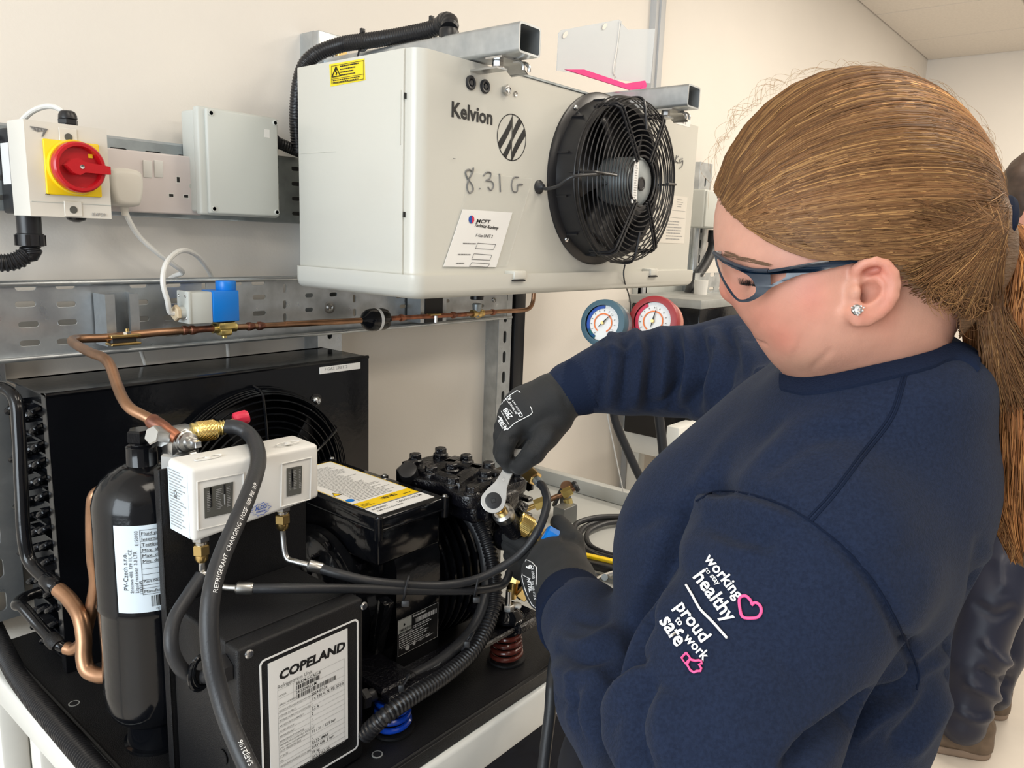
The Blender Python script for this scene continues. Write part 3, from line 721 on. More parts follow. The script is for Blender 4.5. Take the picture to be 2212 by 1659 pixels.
# ---------------------------------------------------------------- black conduit over the cooler with ties
def WX2(px, py, y): return Wy(px, py, y)
cpts = [Wy(646, 330, -.075), Wy(641, 250, -.080), Wy(650, 165, -.09), Wy(676, 122, -.105), Wy(735, 97, -.14), Wy(795, 88, -.19), Wy(860, 78, -.24), Wy(920, 66, -.29), Wy(950, 57, -.315)]
ct = thing('flexible_conduit', 'black corrugated conduit running over the top of the white cooler', 'conduit', (.86, -.2, 1.75))
corrugated(smooth_path(cpts, 10), .0128, .0045, .07).build('conduit', 'blackp', ct)
el = [Wy(950, 57, -.315), Wy(962, 46, -.33), Wy(972, 50, -.345), Wy(971, 62, -.35)]
corrugated(smooth_path(el, 10), .0140, .009, .06).build('elbow', 'blackp', ct)
p = Wy(970, 62, -.35); q_ = p.copy(); q_[2] = 1.757
b = MB().lathe(p, (q_-p), [(0, .0135), (.004, .0155), (.020, .0155), (.022, .013), (np.linalg.norm(q_-p), .013)], 22); b.build('connector', 'blackp', ct)
for px, py, y in ((783, 92, -.18), (932, 66, -.295)):
    p = Wy(px, py, y); ty_ = thing('cable_tie', 'black cable tie round the conduit, '+('nearest the elbow' if px > 900 else 'middle of the cooler top'), 'cable tie', p)
    rg = MB(); P = [p+np.array([math.cos(a)*.004, math.cos(a)*-.010, math.sin(a)*.0145+.001]) for a in np.linspace(0, 2*math.pi, 24, endpoint=False)]
    rg.tube(P, .0016, 6, closed=True); rg.build('strap', 'blackp', ty_)
    MB().obox(p+Z*.018, X, Y, Z, .004, .003, .004, .001).build('tie_head', 'blackp', ty_)
    MB().tube([p+np.array([-.003, .004, -.010]), p+np.array([-.006, .01, -.036])], .0016, 6).build('strap', 'blackp', ty_)
p = Wy(640, 268, -.078); MB().box(p-np.array([.009, .008, .006]), p+np.array([.006, .008, .006]), .002).build('conduit_clip', 'blackp', ct)

# ---------------------------------------------------------------- translucent document holder with pink papers on top
hy = -.30
A_, B_, C_, D_ = Wy(1206, 68, hy), Wy(1343, 42, hy), Wy(1327, 170, hy), Wy(1200, 150, hy)
dh = thing('document_holder', 'translucent plastic document holder standing on the white cooler', 'holder', (D_[0]+.05, hy, 1.758))
def lp(px, py, y): return Wy(px, py, y)
front = [(1204,150),(1208,72),(1212,66),(1338,42),(1345,46),(1347,58)]
P = [lp(x, y, hy) for x, y in ((1203,152),(1207,72),(1213,65),(1337,42),(1343,46),(1340,60),(1334,100),(1325,172))]
def sheet(P, th, name, m, par, n=None):
    P = [np.array(q) for q in P]; n_ = np.cross(P[1]-P[0], P[2]-P[1]); n_ /= np.linalg.norm(n_); d = n_*th; k_ = len(P)
    return MB().add(P+[q+d for q in P], [tuple(range(k_)), tuple(range(k_, 2*k_))]+[(i, (i+1) % k_, k_+(i+1) % k_, k_+i) for i in range(k_)]).build(name, m, par, smooth=0)
sheet(P, .0015, 'front_sheet', 'film', dh)
P2 = [lp(1332, 50, hy), lp(1343, 46, hy), lp(1355, 64, hy+.04), lp(1400, 58, hy+.10), lp(1414, 62, hy+.13), lp(1405, 178, hy+.13), lp(1330, 170, hy)]
sheet([lp(1340, 50, hy), lp(1355, 64, hy), lp(1414, 62, hy), lp(1404, 180, hy), lp(1326, 172, hy)], .0015, 'side_sheet', 'film', dh)
MB().tube(smooth_path([lp(1339, 46, hy-.001), lp(1333, 100, hy-.001), lp(1324, 150, hy-.001), lp(1330, 168, hy-.001)], 5), .0016, 6).build('fold', 'whitep', dh)
for px, py in ((1221, 75), (1306, 57)):
    a = Wy(px, py, hy-.002); MB().add([a+X*.008*math.cos(t_)+Z*(.0055*math.sin(t_)+.6*.008*math.cos(t_)) for t_ in np.linspace(0, 6.28, 14)[:-1]], [tuple(range(13))]).build('key_slot', 'wall', dh, smooth=0, recalc=False)
pk = thing('pink_papers', 'magenta paper sheets lying on the cooler under the document holder', 'papers', Wy(1340, 178, hy-.02))
sheet([Wy(1222, 150, hy-.03), Wy(1262, 150, hy-.03), Wy(1398, 196, hy-.03), Wy(1402, 203, hy-.03), Wy(1386, 202, hy-.03)], .004, 'sheet', 'pink', pk)
sheet([Wy(1343, 182, hy-.01), Wy(1394, 174, hy-.01), Wy(1398, 186, hy-.01), Wy(1386, 196, hy-.01)], .006, 'sheet', 'pink', pk)
sheet([Wy(1390, 186, hy-.04), Wy(1407, 196, hy-.04), Wy(1405, 204, hy-.04), Wy(1380, 196, hy-.04)], .003, 'sheet', 'pink', pk)
# grey top flashing of the cooler seen in front of the papers
MB().box((kx0+.20, ky0-.002, kz1-.001), (kx1-.28, ky0+.03, kz1+.0035), .001, 1).build('top_flashing', 'galvd', k)
# ================================================================ bench
bn = thing('workbench', 'white framed bench with pale grey top carrying the black condensing unit', 'bench', (.95, -.36, 0))
bx0, bx1, by0, by1, bz = .299, 1.535, -.675, -.05, .885
MB().box((bx0+.03, by0+.02, bz-.012), (bx1-.004, by1, bz), .002, 1).build('bench_top', 'benchg', bn)
MB().box((bx0, by0, bz-.061), (bx1, by0+.045, bz-.001), .006, 3).build('front_beam', 'whitef', bn)
MB().box((bx0-.002, by0+.04, bz-.045), (bx0+.03, by1, bz-.002), .005, 3).build('side_beam', 'whitef', bn)
MB().box((bx1-.03, by0+.04, bz-.061), (bx1, by1, bz-.013), .005, 3).build('side_beam', 'whitef', bn)
MB().box((bx0+.03, by1-.03, bz-.061), (bx1-.03, by1, bz-.013), .005, 3).build('rear_beam', 'whitef', bn)
for x, y in ((bx0, by0+.43), (bx0, by1-.04), (bx0+.004, by0+.004), (bx1-.04, by0+.005), (bx1-.04, by1-.04)):
    MB().box((x, y, .001), (x+.035, y+.035, bz-.04), .004, 2).build('leg', 'whitef', bn)
lipb = MB(); lipb.box((1.510, by0+.02, bz), (1.535, by1, bz+.036), .004, 2); lipb.box((.9, by1-.012, bz), (1.515, by1, bz+.036), .004, 2)
lipb.build('raised_lip', 'benchg', bn)
lb = MB().box((.34, -.012-.06, .60), (.46, -.012, .78), .006, 2).build('service_box', 'greyp'); tag(lb, 'grey wall box under the left end of the bench', 'box')

# ================================================================ base plate
bp = thing('base_plate', 'black steel base plate under the compressor and receiver', 'base plate', (.6, -.36, bz))
px0, px1, py0, py1, pz = .322, .892, -.668, -.06, .907
rA, rB = Wz(49, 1440, pz), Wz(256, 1659, pz); dX = (rA[0]-rB[0])/(rA[1]-rB[1]); xl0, xl1 = rB[0]+dX*(py0-rB[1]), rB[0]+dX*(py1-rB[1])
b = MB(); v = [(xl0, py0), (px1-.0, py0), (px1, py1), (xl1, py1)]
b.prism(v, (0, 0, bz), X, Y, Z*(pz-bz)); b.build('pan', 'blackm', bp, smooth=0)
b = MB(); b.tube([(xl0, py0, pz), (xl1, py1, pz)], .0032, 8); b.build('left_rim', 'blackm', bp)
b = MB(); b.tube([(xl0, py0, pz), (px1, py0, pz)], .0032, 8); b.build('front_rim', 'blackm', bp)
for q in (Wz(160, 1520, pz), Wz(815, 1630, pz)):
    MB().lathe(q-Z*.0005, Z, [(0, .0065), (.0011, .0065), (.0011, .005)], 16).build('punched_hole', 'dimgrey', bp)
    MB().lathe(q+Z*.0004, Z, [(0, .0050), (.0003, .0050)], 16).build('hole_floor', 'ink', bp)

# ================================================================ condenser
cn_ = thing('condenser', 'large black condenser with wire fan guard against the wall', 'condenser', (.605, -.13, pz))
cx0, cx1, cy0, cy1, cz0, cz1 = .350, .862, -.210, -.075, pz+.001, 1.287
b = MB(); w = .0018
b.box((cx0, cy0, cz1-w), (cx1, cy1, cz1)); b.build('top_panel', 'black', cn_, smooth=0)
MB().tube([(cx0, cy0, cz1-.001), (cx1, cy0, cz1-.001)], .003, 8).build('top_edge', 'black', cn_)
# front panel with a real round opening
fcx, fcz, fR = .637, 1.097, .168
plate([(cx0, cz0), (cx1, cz0), (cx1, cz1), (cx0, cz1)], [[(fcx+(fR-.012)*math.cos(t), fcz+(fR-.012)*math.sin(t)) for t in np.linspace(0, 2*math.pi, 65)[:-1]]], .002, (0, cy0, 0), X, Z, 'front_panel', 'black', cn_)
MB().box((cx0, cy0, cz0), (cx0+.002, cy0+.014, cz1)).build('left_flange', 'black', cn_, smooth=0)
MB().box((cx1-.002, cy0, cz0), (cx1, cy1, cz1)).build('right_panel', 'black', cn_, smooth=0)
MB().box((cx0+.012, cy1-.012, cz0), (cx1, cy1, cz1)).build('finned_block', 'blackm', cn_, smooth=0)
MB().box((cx0+.010, cy0+.02, cz0), (cx0+.014, cy1, cz1-.002)).build('tube_plate', 'black', cn_, smooth=0)
rg = MB().lathe((fcx, cy0-.001, fcz), Y, [(0, fR-.010), (-.006, fR-.004), (-.006, fR-.012), (.03, fR-.014)], 64, cap=False).build('venturi_ring', 'black', cn_)
gd = link('fan_guard', None, cn_); gd.location = Vector((fcx, cy0-.03, fcz))-wloc(cn_)
for i in range(13):
    r_ = .030+.0105*i+.001*(i % 2); yy = cy0-.036+.010*(i/12)**2
    MB().tube(circ((fcx, yy, fcz), r_, 64), .0014, 6, closed=True).build('guard_ring', 'black', gd)
for i in range(4): MB().tube(circ((fcx, cy0-.022+.006*i, fcz), .1585+.0012*i, 64), .0014, 6, closed=True).build('guard_ring', 'black', gd)
for a in (90, 30, -30, -90, -150, 150):
    a = R(a); u = X*math.cos(a)+Z*math.sin(a); c0 = np.array([fcx, cy0-.0375, fcz])
    MB().tube(smooth_path([c0+u*.028, c0+u*.10+Y*.003, c0+u*.150+Y*.010, c0+u*.160+Y*.016, c0+u*.1655+Y*.036], 4), .0022, 7).build('guard_spoke', 'black', gd)
for i in range(5):
    a0 = R(72*i+8); b = MB(); V = []
    for u_ in np.linspace(0, 1, 7):
        r_ = .035+.110*u_
        for v_ in (-.5, .5):
            a = a0+v_*R(52-12*u_)+.3*u_; V.append((fcx+r_*math.cos(a), cy0+.018-v_*.034, fcz+r_*math.sin(a)))
    bo = b.add(V, [(2*i_, 2*i_+1, 2*i_+3, 2*i_+2) for i_ in range(6)]).build('fan_blade', 'blackm', cn_, smooth=60)
    md = bo.modifiers.new('t', 'SOLIDIFY'); md.thickness = .003
MB().cyl((fcx, cy0+.05, fcz), (fcx, cy0-.005, fcz), .036, n=32, bev=.005).build('fan_motor', 'blackm', cn_)
p = Wy(682, 865, cy0-.001); screw('bolt', p, -Y, .008, 'chrome', cn_, h=.008)
MB().cyl(p, p-Y*.0015, .0115).build('washer', 'blackp', cn_)
p = Wy(378, 1213, cy0-.001); screw('bolt', p, -Y, .005, 'steel', cn_, h=.005)
a_, b_ = Wy(690, 807, cy0-.001), Wy(778, 783, cy0-.001)
MB().box((a_[0], cy0-.002, a_[2]-.001), (b_[0], cy0-.0008, b_[2]+.0005), .0004, 1).build('name_tape', 'paper', cn_)
text('F GAS UNIT 2', (a_[0]+.009, cy0-.0022, a_[2]+.0035), X, Z, .0075, 'inkl', cn_, sx=1.05)
# return bends on the left side
rng = random.Random(3)
for i in range(15):
    for j, yy in enumerate((-.185, -.155, -.125, -.098)):
        if rng.random() < .08: continue
        z = 1.265-i*.0225-(.011 if j % 2 else 0)
        up_ = j % 2 == 0
        if j == 3 and i % 3: continue
        pts = [(cx0+.012, yy, z), (cx0+.001, yy, z), (cx0-.006, yy+.004, z-.004), (cx0-.006, yy+.012, z-.009), (cx0+.001, yy+.017, z-.012), (cx0+.012, yy+.017, z-.012)]
        MB().tube(smooth_path(pts, 4), .0038, 8).build('return_bend', 'black', cn_)
# fin edges glimpsed at the coil side
for i in range(22):
    z = 1.27-i*.0165; MB().box((cx0+.001, -.20+.01*rng.random(), z), (cx0+.012, -.175+.06*rng.random(), z+.003)).build('fin_edge', 'black', cn_, smooth=0)
for z in (1.02, .955):
    p = Wx(100, 1215 if z > 1 else 1330, cx0); MB().box((cx0-.01, p[1]-.012, p[2]-.010), (cx0+.01, p[1]+.02, p[2]+.002), .002, 1).build('clip_block', 'blackp', cn_)

# discharge and liquid pipes (black painted, then bare copper) ------------------
def WD(px, py, y): return Wy(px, py, y)
lp_ = thing('discharge_pipe', 'thick black painted pipe turning to bare copper, left of the receiver', 'pipe', (.34, -.30, .93))
P1 = [WD(-30, 838, -.16), WD(8, 838, -.17), WD(33, 862, -.19), WD(40, 920, -.20), WD(46, 1050, -.215), WD(52, 1160, -.225), WD(66, 1215, -.235), WD(105, 1255, -.27), WD(128, 1275, -.29)]
P2 = [WD(126, 1273, -.288), WD(150, 1295, -.31), WD(172, 1330, -.335), WD(181, 1375, -.35), WD(181, 1420, -.36), WD(190, 1448, -.37), WD(214, 1459, -.385), WD(240, 1458, -.40)]
MB().tube(smooth_path(P1, 8), .0078, 12).build('painted_pipe', 'black', lp_)
MB().tube(smooth_path(P2, 8), .0088, 14).build('copper_pipe', 'copper', lp_, 'bare copper end curving into the receiver')
MB().lathe(WD(104, 1254, -.268), P1[-1]-P1[-2], [(-.006, .0085), (-.003, .0105), (.012, .0105), (.016, .0088)], 14).build('joint_sleeve', 'black', lp_)
ip = thing('liquid_pipe', 'bare copper pipe rising behind the receiver to a brazed black tube', 'pipe', (.36, -.32, .95))
P3 = [WD(226, 1056, -.36), WD(205, 1072, -.355), WD(200, 1110, -.35), WD(201, 1200, -.345), WD(207, 1262, -.34), WD(192, 1335, -.33), WD(178, 1385, -.32), WD(160, 1402, -.31), WD(143, 1400, -.30)]
MB().tube(smooth_path(P3, 8), .0076, 12).build('copper_pipe', 'copper', ip)
P4 = [WD(146, 1402, -.301), WD(120, 1388, -.29), WD(85, 1352, -.26), WD(50, 1312, -.235), WD(36, 1306, -.22), WD(50, 1292, -.20), WD(85, 1278, -.195)]
MB().tube(smooth_path(P4, 8), .0068, 12).build('painted_pipe', 'black', ip)
MB().lathe(WD(117, 1386, -.289), P4[1]-P4[2], [(-.010, .0075), (-.006, .0092), (.004, .0092), (.008, .0076)], 14).build('joint_sleeve', 'blackm', ip)

# ================================================================ liquid receiver
rc = np.array([Wy(312, 1060, -.424)[0], -.424]); rr_ = .0535
rv = thing('liquid_receiver', 'tall glossy black receiver cylinder with white label', 'receiver', (rc[0], rc[1], pz))
o = (rc[0], rc[1], 0)
b = MB().lathe(o, Z, [(.942, .03), (.944, .040), (.952, rr_-.006), (.965, rr_-.001), (.985, rr_), (1.082, rr_), (1.085, rr_+.0015), (1.089, rr_), (1.20, rr_), (1.214, rr_-.0035), (1.226, rr_-.0105), (1.235, .034), (1.240, .024), (1.242, .018)], 56)
b.build('shell', 'black', rv, smooth=50)
MB().lathe(o, Z, [(pz, .036), (pz+.004, .036), (pz+.005, .0325), (pz+.0345, .030), (pz+.037, .030)], 40).build('foot_ring', 'black', rv)
pc_ = Wy(310, 1035, rc[1]); b = MB().lathe((pc_[0], rc[1], 0), Z, [(1.232, .021), (1.236, .0185), (1.239, .0165), (1.262, .0165), (1.264, .013)], 26); b.build('plug_boss', 'black', rv)
b = MB(); b.cyl((pc_[0], rc[1], 1.262), (pc_[0], rc[1], 1.268), .0115); b.hexn((pc_[0], rc[1], 1.266), (pc_[0], rc[1], 1.281), .0148, .15); b.build('hex_plug', 'black', rv)
# white label wrapped on the shell
def bendcyl(zb, a0):                     # flat (u right, v up) -> cylinder, seen from the camera side
    def g(co):
        a = a0+co[:, 0]/rr_; r_ = rr_+.0006+np.maximum(co[:, 2], 0)
        return np.stack([rc[0]+r_*np.cos(a), rc[1]+r_*np.sin(a), zb+co[:, 1]], 1)
    return g
aview = math.atan2(CAM[1]-rc[1], CAM[0]-rc[0])
a0 = aview-.62; lz0, lz1 = 1.092, 1.190
bm = MB(); n_ = 24; V = []
for i in range(n_+1):
    a = a0+2.2*i/n_
    for r_, z in ((rr_+.0002, lz0), (rr_+.0002, lz1)): V.append((rc[0]+r_*math.cos(a), rc[1]+r_*math.sin(a), z))
bm.add(V, [(2*i, 2*i+2, 2*i+3, 2*i+1) for i in range(n_)]); bm.build('label', 'paperb', rv, 'white printed label on the receiver', smooth=60, recalc=False)
bc = bendcyl(lz0, a0)
def rtext(s, u, v, size, m='ink', rot=False, sx=1.):
    def g(co):
        c2 = co.copy()
        if rot: c2[:, 0] = u-co[:, 1]; c2[:, 1] = v+co[:, 0]
        else: c2[:, 0] = u+co[:, 0]; c2[:, 1] = v+co[:, 1]
        c2[:, 2] = .0002; return bc(c2)
    text(s, (0,0,0), X, Z, size, m, rv, sx=sx, ext=0, bend=g)
H_ = lz1-lz0
rows = ['Fluid group', 'Internal Volume (V)', 'Testing pressure (PT)', 'Max. allowable pressure (PS)', 'Max. design Temperature', 'Min. design Temperature']
for i, s_ in enumerate(rows): rtext(s_, .0275, H_-.0105-.0062*i, .0050, sx=1.1)
rtext('Part Number', .0275, .034, .0048); rtext('Manufacturing date  09.07', .0275, .0225, .0048); rtext('*E15 MIK E', .038, .001, .0045)
rtext('E150103', .0245, H_-.022, .0048, rot=True); rtext('1283645', .0265, .021, .0045, rot=True)
rtext('PV-Czech s.r.o.', .0125, .026, .0068, rot=True); rtext('Snozova 400, 739 11, CZ', .0175, .023, .0048, rot=True); rtext('Liquid receiver  3.3 LTR', .0225, .023, .0048, rot=True)
def rlines(rects, m):
    b = MB(); 
    for x, y, w, h in rects:
        k_ = max(1, int(w/.006)); 
        for i in range(k_):
            q = bc(np.array([[x+w*i/k_, y, .0002], [x+w*(i+1)/k_, y, .0002], [x+w*(i+1)/k_, y+h, .0002], [x+w*i/k_, y+h, .0002]])); b.quad(*q)
    return b.build('label_print', m, rv, smooth=0, recalc=False)
rlines([(.0265, H_-.0052-.0062*i, .075, .0004) for i in range(10)]+[(.0265, .031, .075, .0004), (.0265, .0275, .075, .0004), (.0265, .0205, .075, .0004), (.0262, .0205, .0004, H_-.0255), (.064, .0205, .0004, .007)], 'ink')
rlines(codebars(.034, .006, .075, .0125, 34, 2), 'ink')

# ================================================================ mounting plate (carries the pressure switch)
mp = thing('mounting_plate', 'upright black sheet metal plate behind the dual pressure switch', 'plate', (.46, -.49, pz))
MB().box((.3535, -.494, pz), (.520, -.4915, 1.10), .0005, 1).build('lower_web', 'blackm', mp)
MB().box((.3545, -.494, 1.10), (.530, -.4915, 1.2535), .0005, 1).build('upper_web', 'blackm', mp)
b = MB().box((.3525, -.4945, pz), (.3550, -.484, 1.2535), .001, 1); b.build('edge_flange', 'dimgrey' if False else 'blackm', mp)

# ================================================================ dual pressure switch
sx0, sx1, sy0, sy1 = .3605, .5125, -.5455, -.497
ps = thing('pressure_switch', 'white dual pressure switch with two scale windows', 'pressure switch', (.436, -.52, 1.19))
b = MB(); zA, zB, zC, zD = 1.187, 1.199, 1.264, 1.2615     # bottom left, bottom right, top left, top right
v = [(sx0, sy1, 1.188), (sx1, sy1, 1.198), (sx1, sy1, 1.264), (sx0, sy1, 1.266), (sx0, sy0, 1.187), (sx1, sy0, 1.198), (sx1, sy0, 1.262), (sx0, sy0, 1.264)]
bb = bmesh.new(); vv = [bb.verts.new(q) for q in v]
for f in ((0,1,2,3),(5,4,7,6),(4,5,1,0),(7,3,2,6),(4,0,3,7),(5,6,2,1)): bb.faces.new([vv[i] for i in f])
bmesh.ops.recalc_face_normals(bb, faces=bb.faces); bmesh.ops.bevel(bb, geom=list(bb.edges), offset=.005, segments=4, profile=.5, affect='EDGES')
bb.verts.ensure_lookup_table(); mm = MB().add([q.co for q in bb.verts], [tuple(q.index for q in f.verts) for f in bb.faces]); bb.free()
mm.build('housing', 'whitep', ps, smooth=40)
def window(pxs, inner, slots_, par):
    f = [Wy(px, py, sy0-.0006) for px, py in pxs]; g = [Wy(px, py, sy0-.0010) for px, py in inner]
    b = MB()
    for i in range(4): b.tube([f[i], f[(i+1) % 4]], .0008, 6)
    fr_ = b.build('window_frame', 'whitep', par)
    k = MB().add(g+[q+Y*.001 for q in g], [(0,1,2,3),(7,6,5,4),(0,4,5,1),(1,5,6,2),(2,6,7,3),(3,7,4,0)]).build('scale_window', 'darkg', par, smooth=0)
    for (px, y0, y1, w, m_) in slots_:
        a, c = Wy(px, y0, sy0-.0014), Wy(px, y1, sy0-.0014)
        MB().box((a[0]-w/2, sy0-.0016, c[2]), (a[0]+w/2, sy0-.0009, a[2])).build('scale_slot' if m_ == 'ink' else 'pointer', m_, k, smooth=0)
    return g, k
g1, w1 = window([(426,1041),(526,1022),(525,1123),(428,1145)], [(441,1055),(504,1041),(502,1107),(443,1120)], [(455, 1053, 1096, .0018, 'ink'), (485, 1046, 1067, .0018, 'ink'), (455, 1053, 1068, .0012, 'inkg'), (485, 1068, 1090, .0010, 'inkl')], ps)
g2, w2 = window([(609,1002),(673,988),(670,1078),(607,1095)], [(620,1012),(653,1006),(651,1066),(620,1073)], [(631.5, 1013, 1052, .0020, 'ink'), (631.5, 1022, 1040, .0012, 'inkl')], ps)
for g_, k_, ns in ((g1, w1, 1), (g2, w2, 2)):
    o_ = g_[3]+np.array([.0015, -.0006, .003]); w_ = g_[1][0]-g_[0][0]; h_ = g_[0][2]-g_[3][2]
    bars(o_, X, Z, scribble(w_*.03, h_*.1, w_*.14, h_*.7, 12, ns, .4)+scribble(w_*.34, h_*.1, w_*.22, h_*.7, 12, ns+5, .4)+scribble(w_*.7, h_*.1, w_*.15, h_*.7, 12, ns+9, .4), 'inkl', k_, 'scale_print')
c_ = Wy(563, 1100, sy0-.0008); b = MB(); P = []
for i in range(20): a = 2*math.pi*i/20; r_ = .0068 if i % 2 == 0 else .0055; P.append(c_+X*r_*1.7*math.cos(a)*(1.12 if i in (0, 10) else 1)+Z*(r_*1.05*math.sin(a)+r_*.0*math.cos(a)))
b.tube(P, .0003, 5, closed=True); b.build('badge_outline', 'inkb', ps)
text('ALCO', c_-X*.0062-Z*.0002, X, Z, .0062, 'inkb', ps, offset=.006, sx=.85, spacing=.95); text('CONTROLS', c_-X*.0055-Z*.0034, X, Z, .0025, 'inkb', ps, sx=.95)
# side label and top moulding
lx = sx0-.0006
bars((lx, -.500, 1.193), -Y, Z, scribble(.002, .002, .034, .062, 20, 21, .35), 'inkl', ps, 'side_print', .0002)
MB().box((lx+.0002, -.539, 1.190), (lx+.0006, -.499, 1.257)).build('side_label', 'paperb', ps, smooth=0)
text('CE', (lx-.0002, -.511, 1.236), Z*-1, -Y, .008, 'inkg', ps)
for px, py in ((450, 988), (622, 957)):
    p = Wz(px, py, 1.2655); b = MB()
    b.tube([p+X*(.015*math.cos(t))+Y*(.005*math.sin(t)) for t in np.linspace(0, 2*math.pi, 28)[:-1]], .0008, 6, closed=True); b.build('moulded_ring', 'whitep', ps)
    MB().lathe(p-Z*.001, Z, [(0, .004), (.002, .003), (.0024, .001)], 12).build('screw_head', 'whitep', ps)
for px, zt_, nm in ((434, 1.189, 'left'), (611, 1.197, 'right')):
    p = Wy(px, 1160, -.522); xx = p[0]
    b = MB().hexn((xx, -.522, zt_+.002), (xx, -.522, zt_-.012), .0092); b.build('steel_nut', 'steel', ps)
    MB().cyl((xx, -.522, zt_-.011), (xx, -.522, zt_-.016), .0062).build('neck', 'steel', ps)
    MB().hexn((xx, -.522, zt_-.0155), (xx, -.522, zt_-.027), .0088).build('brass_nut', 'brass', ps)
    MB().lathe((xx, -.522, zt_-.026), -Z, [(0, .0072), (.006, .0068), (.009, .0048)], 20).build('brass_collar', 'brass', ps)
    if nm == 'left': LN = np.array([xx, -.522, zt_-.035])
    else: RN = np.array([xx, -.522, zt_-.035])

# ================================================================ receiver valve with copper line
vv_ = thing('receiver_valve', 'steel angle service valve on top of the receiver', 'valve', Wy(375, 985, -.455))
vb = Wy(388, 950, -.455)
MB().hexn(vb-Z*.012, vb-Z*.040, .0215).build('hex_base', 'steel', vv_)
b = MB(); b.obox(vb+Z*.0, X, Y, Z, .016, .013, .0150, .005, 2); b.build('valve_body', 'steel', vv_)
d = Wy(433, 962, -.50)-vb; d /= np.linalg.norm(d)
b = MB().lathe(vb+d*.008, d, [(0, .0135), (.004, .0135), (.005, .012), (.008, .012), (.009, .0105), (.013, .0105), (.014, .007), (.021, .0065), (.022, .0045)], 22); b.build('stem_gland', 'steel', vv_)
b = MB().obox(vb+d*.034, d, np.cross(d, Z)/np.linalg.norm(np.cross(d, Z)), np.cross(d, np.cross(d, Z)), .007, .0035, .0035, .0005, 1); b.build('square_stem', 'chrome', vv_)
d2 = Wy(330, 940, -.465)-vb; L2 = np.linalg.norm(d2); d2 /= L2
b = MB().cyl(vb+d2*.010, vb+d2*(L2-.014), .0065); b.build('side_neck', 'steel', vv_)
MB().hexn(vb+d2*(L2-.016), vb+d2*(L2+.002), .0105).build('hex_cap', 'steel', vv_)
MB().hexn(Wy(412, 925, -.46), Wy(424, 933, -.462), .0085).build('charge_port', 'steel', vv_)
# copper line from the valve up to the wall and along the tray --------------------
cl = thing('copper_line', 'copper pipe run from the receiver valve along the tray', 'pipe', (.8, -.1, 1.33))
LY = -.118
pth = [Wy(352, 925, -.455), Wy(318, 902, -.44), Wy(284, 884, -.42), Wy(266, 862, -.40), Wy(253, 832, -.37), Wy(238, 790, -.33), Wy(222, 772, -.30), Wy(196, 762, -.26), Wy(170, 748, -.20), Wy(156, 738, -.155), Wy(160, 733, LY-.01), Wy(180, 731.5, LY), Wy(235, 729, LY), Wy(330, 719, LY), Wy(420, 712.5, LY)]
MB().tube(smooth_path(pth, 8), .0060, 14).build('lower_bend', 'copper', cl)
MB().lathe(Wy(322, 905, -.442), pth[0]-pth[1], [(0, .0064), (.003, .0082), (.020, .0082), (.023, .0075), (.032, .0075), (.036, .0068)], 16).build('brazed_joint', 'copperb', cl)
def hx(px, py): return Wy(px, py, LY)
MB().tube([hx(418, 712.5), hx(470, 709)], .0054, 12).build('pipe_section', 'copperb', cl)
MB().tube([hx(505, 707), hx(620, 701)], .0050, 12).build('pipe_section', 'copper', cl)
MB().tube([hx(615, 701), hx(700, 696.5), hx(785, 692)], .0054, 12).build('pipe_section', 'copper', cl)
MB().tube([hx(840, 688), hx(930, 683), hx(1010, 679)], .0048, 12).build('pipe_section', 'copperb', cl)
MB().tube(smooth_path([hx(1005, 679), hx(1080, 673), hx(1125, 670.5), hx(1143, 666), hx(1151, 652), hx(1153, 628), hx(1154, 600)], 6), .0050, 12).build('riser', 'copper', cl)
for px, py in ((400, 713.5), (417, 713), (540, 705), (562, 704), (868, 686.5), (980, 680.5), (1065, 674.5)):
    MB().lathe(hx(px, py)-X*.006, X, [(0, .0055), (.002, .0072), (.007, .0072), (.009, .0062), (.013, .0055)], 14).build('brazed_joint', 'copperb', cl)
# pipe clamp on short strut
def strut_clamp(pxl, pxr, top, bot, label, c='galv'):
    a, b2 = Wy(pxl, top, TY-.012), Wy(pxr, bot, TY-.012)
    t = thing('pipe_clamp', label, 'clamp', ((a[0]+b2[0])/2, -.09, b2[2]))
    x0_, x1_, z0_, z1_ = a[0], b2[0], b2[2], a[2]; w_ = x1_-x0_
    m = MB(); pr = [(0, 0), (w_, 0), (w_, .0), (w_, -.040), (w_*.86, -.040), (w_*.86, -.037), (w_-.002, -.037), (w_-.002, -.002), (.002, -.002), (.002, -.037), (w_*.14, -.037), (w_*.14, -.040), (0, -.040)]
    pr = [(0, 0), (w_, 0), (w_, -.040), (w_*.72, -.040), (w_*.72, -.034), (w_*.78, -.034), (w_*.78, -.037), (w_-.002, -.037), (w_-.002, -.002), (.002, -.002), (.002, -.037), (w_*.22, -.037), (w_*.22, -.034), (w_*.28, -.034), (w_*.28, -.040), (0, -.040)]
    m.prism(pr, (x0_, TY-.005, z0_), X, Y, Z*(z1_-z0_)); m.build('strut_piece', c, t, smooth=0)
    return t, x0_, x1_, z0_, z1_
t, x0_, x1_, z0_, z1_ = strut_clamp(205, 283, 633, 738, 'galvanised strut with brass coloured pipe clamp, left on the tray')
p = hx(264, 727); b = MB(); b.obox(p+Z*.002-Y*.004, X, Y, Z, .021, .010, .0022, .001, 1); b.obox(p-Z*.0095-Y*.003, X, Y, Z, .021, .011, .0018, .001, 1); b.build('clamp_shell', 'brass', t)
MB().obox(p-Z*.0035+Y*.004, X, Y, Z, .018, .010, .006, .002, 1).build('rubber_insert', 'rubber', t)
MB().cyl(p+Z*.003-Y*.008+X*.004, p+Z*.012-Y*.008+X*.004, .0025).build('stud', 'brass', t); MB().hexn(p+Z*.003-Y*.008+X*.004, p+Z*.008-Y*.008+X*.004, .0055).build('nut', 'steel', t)
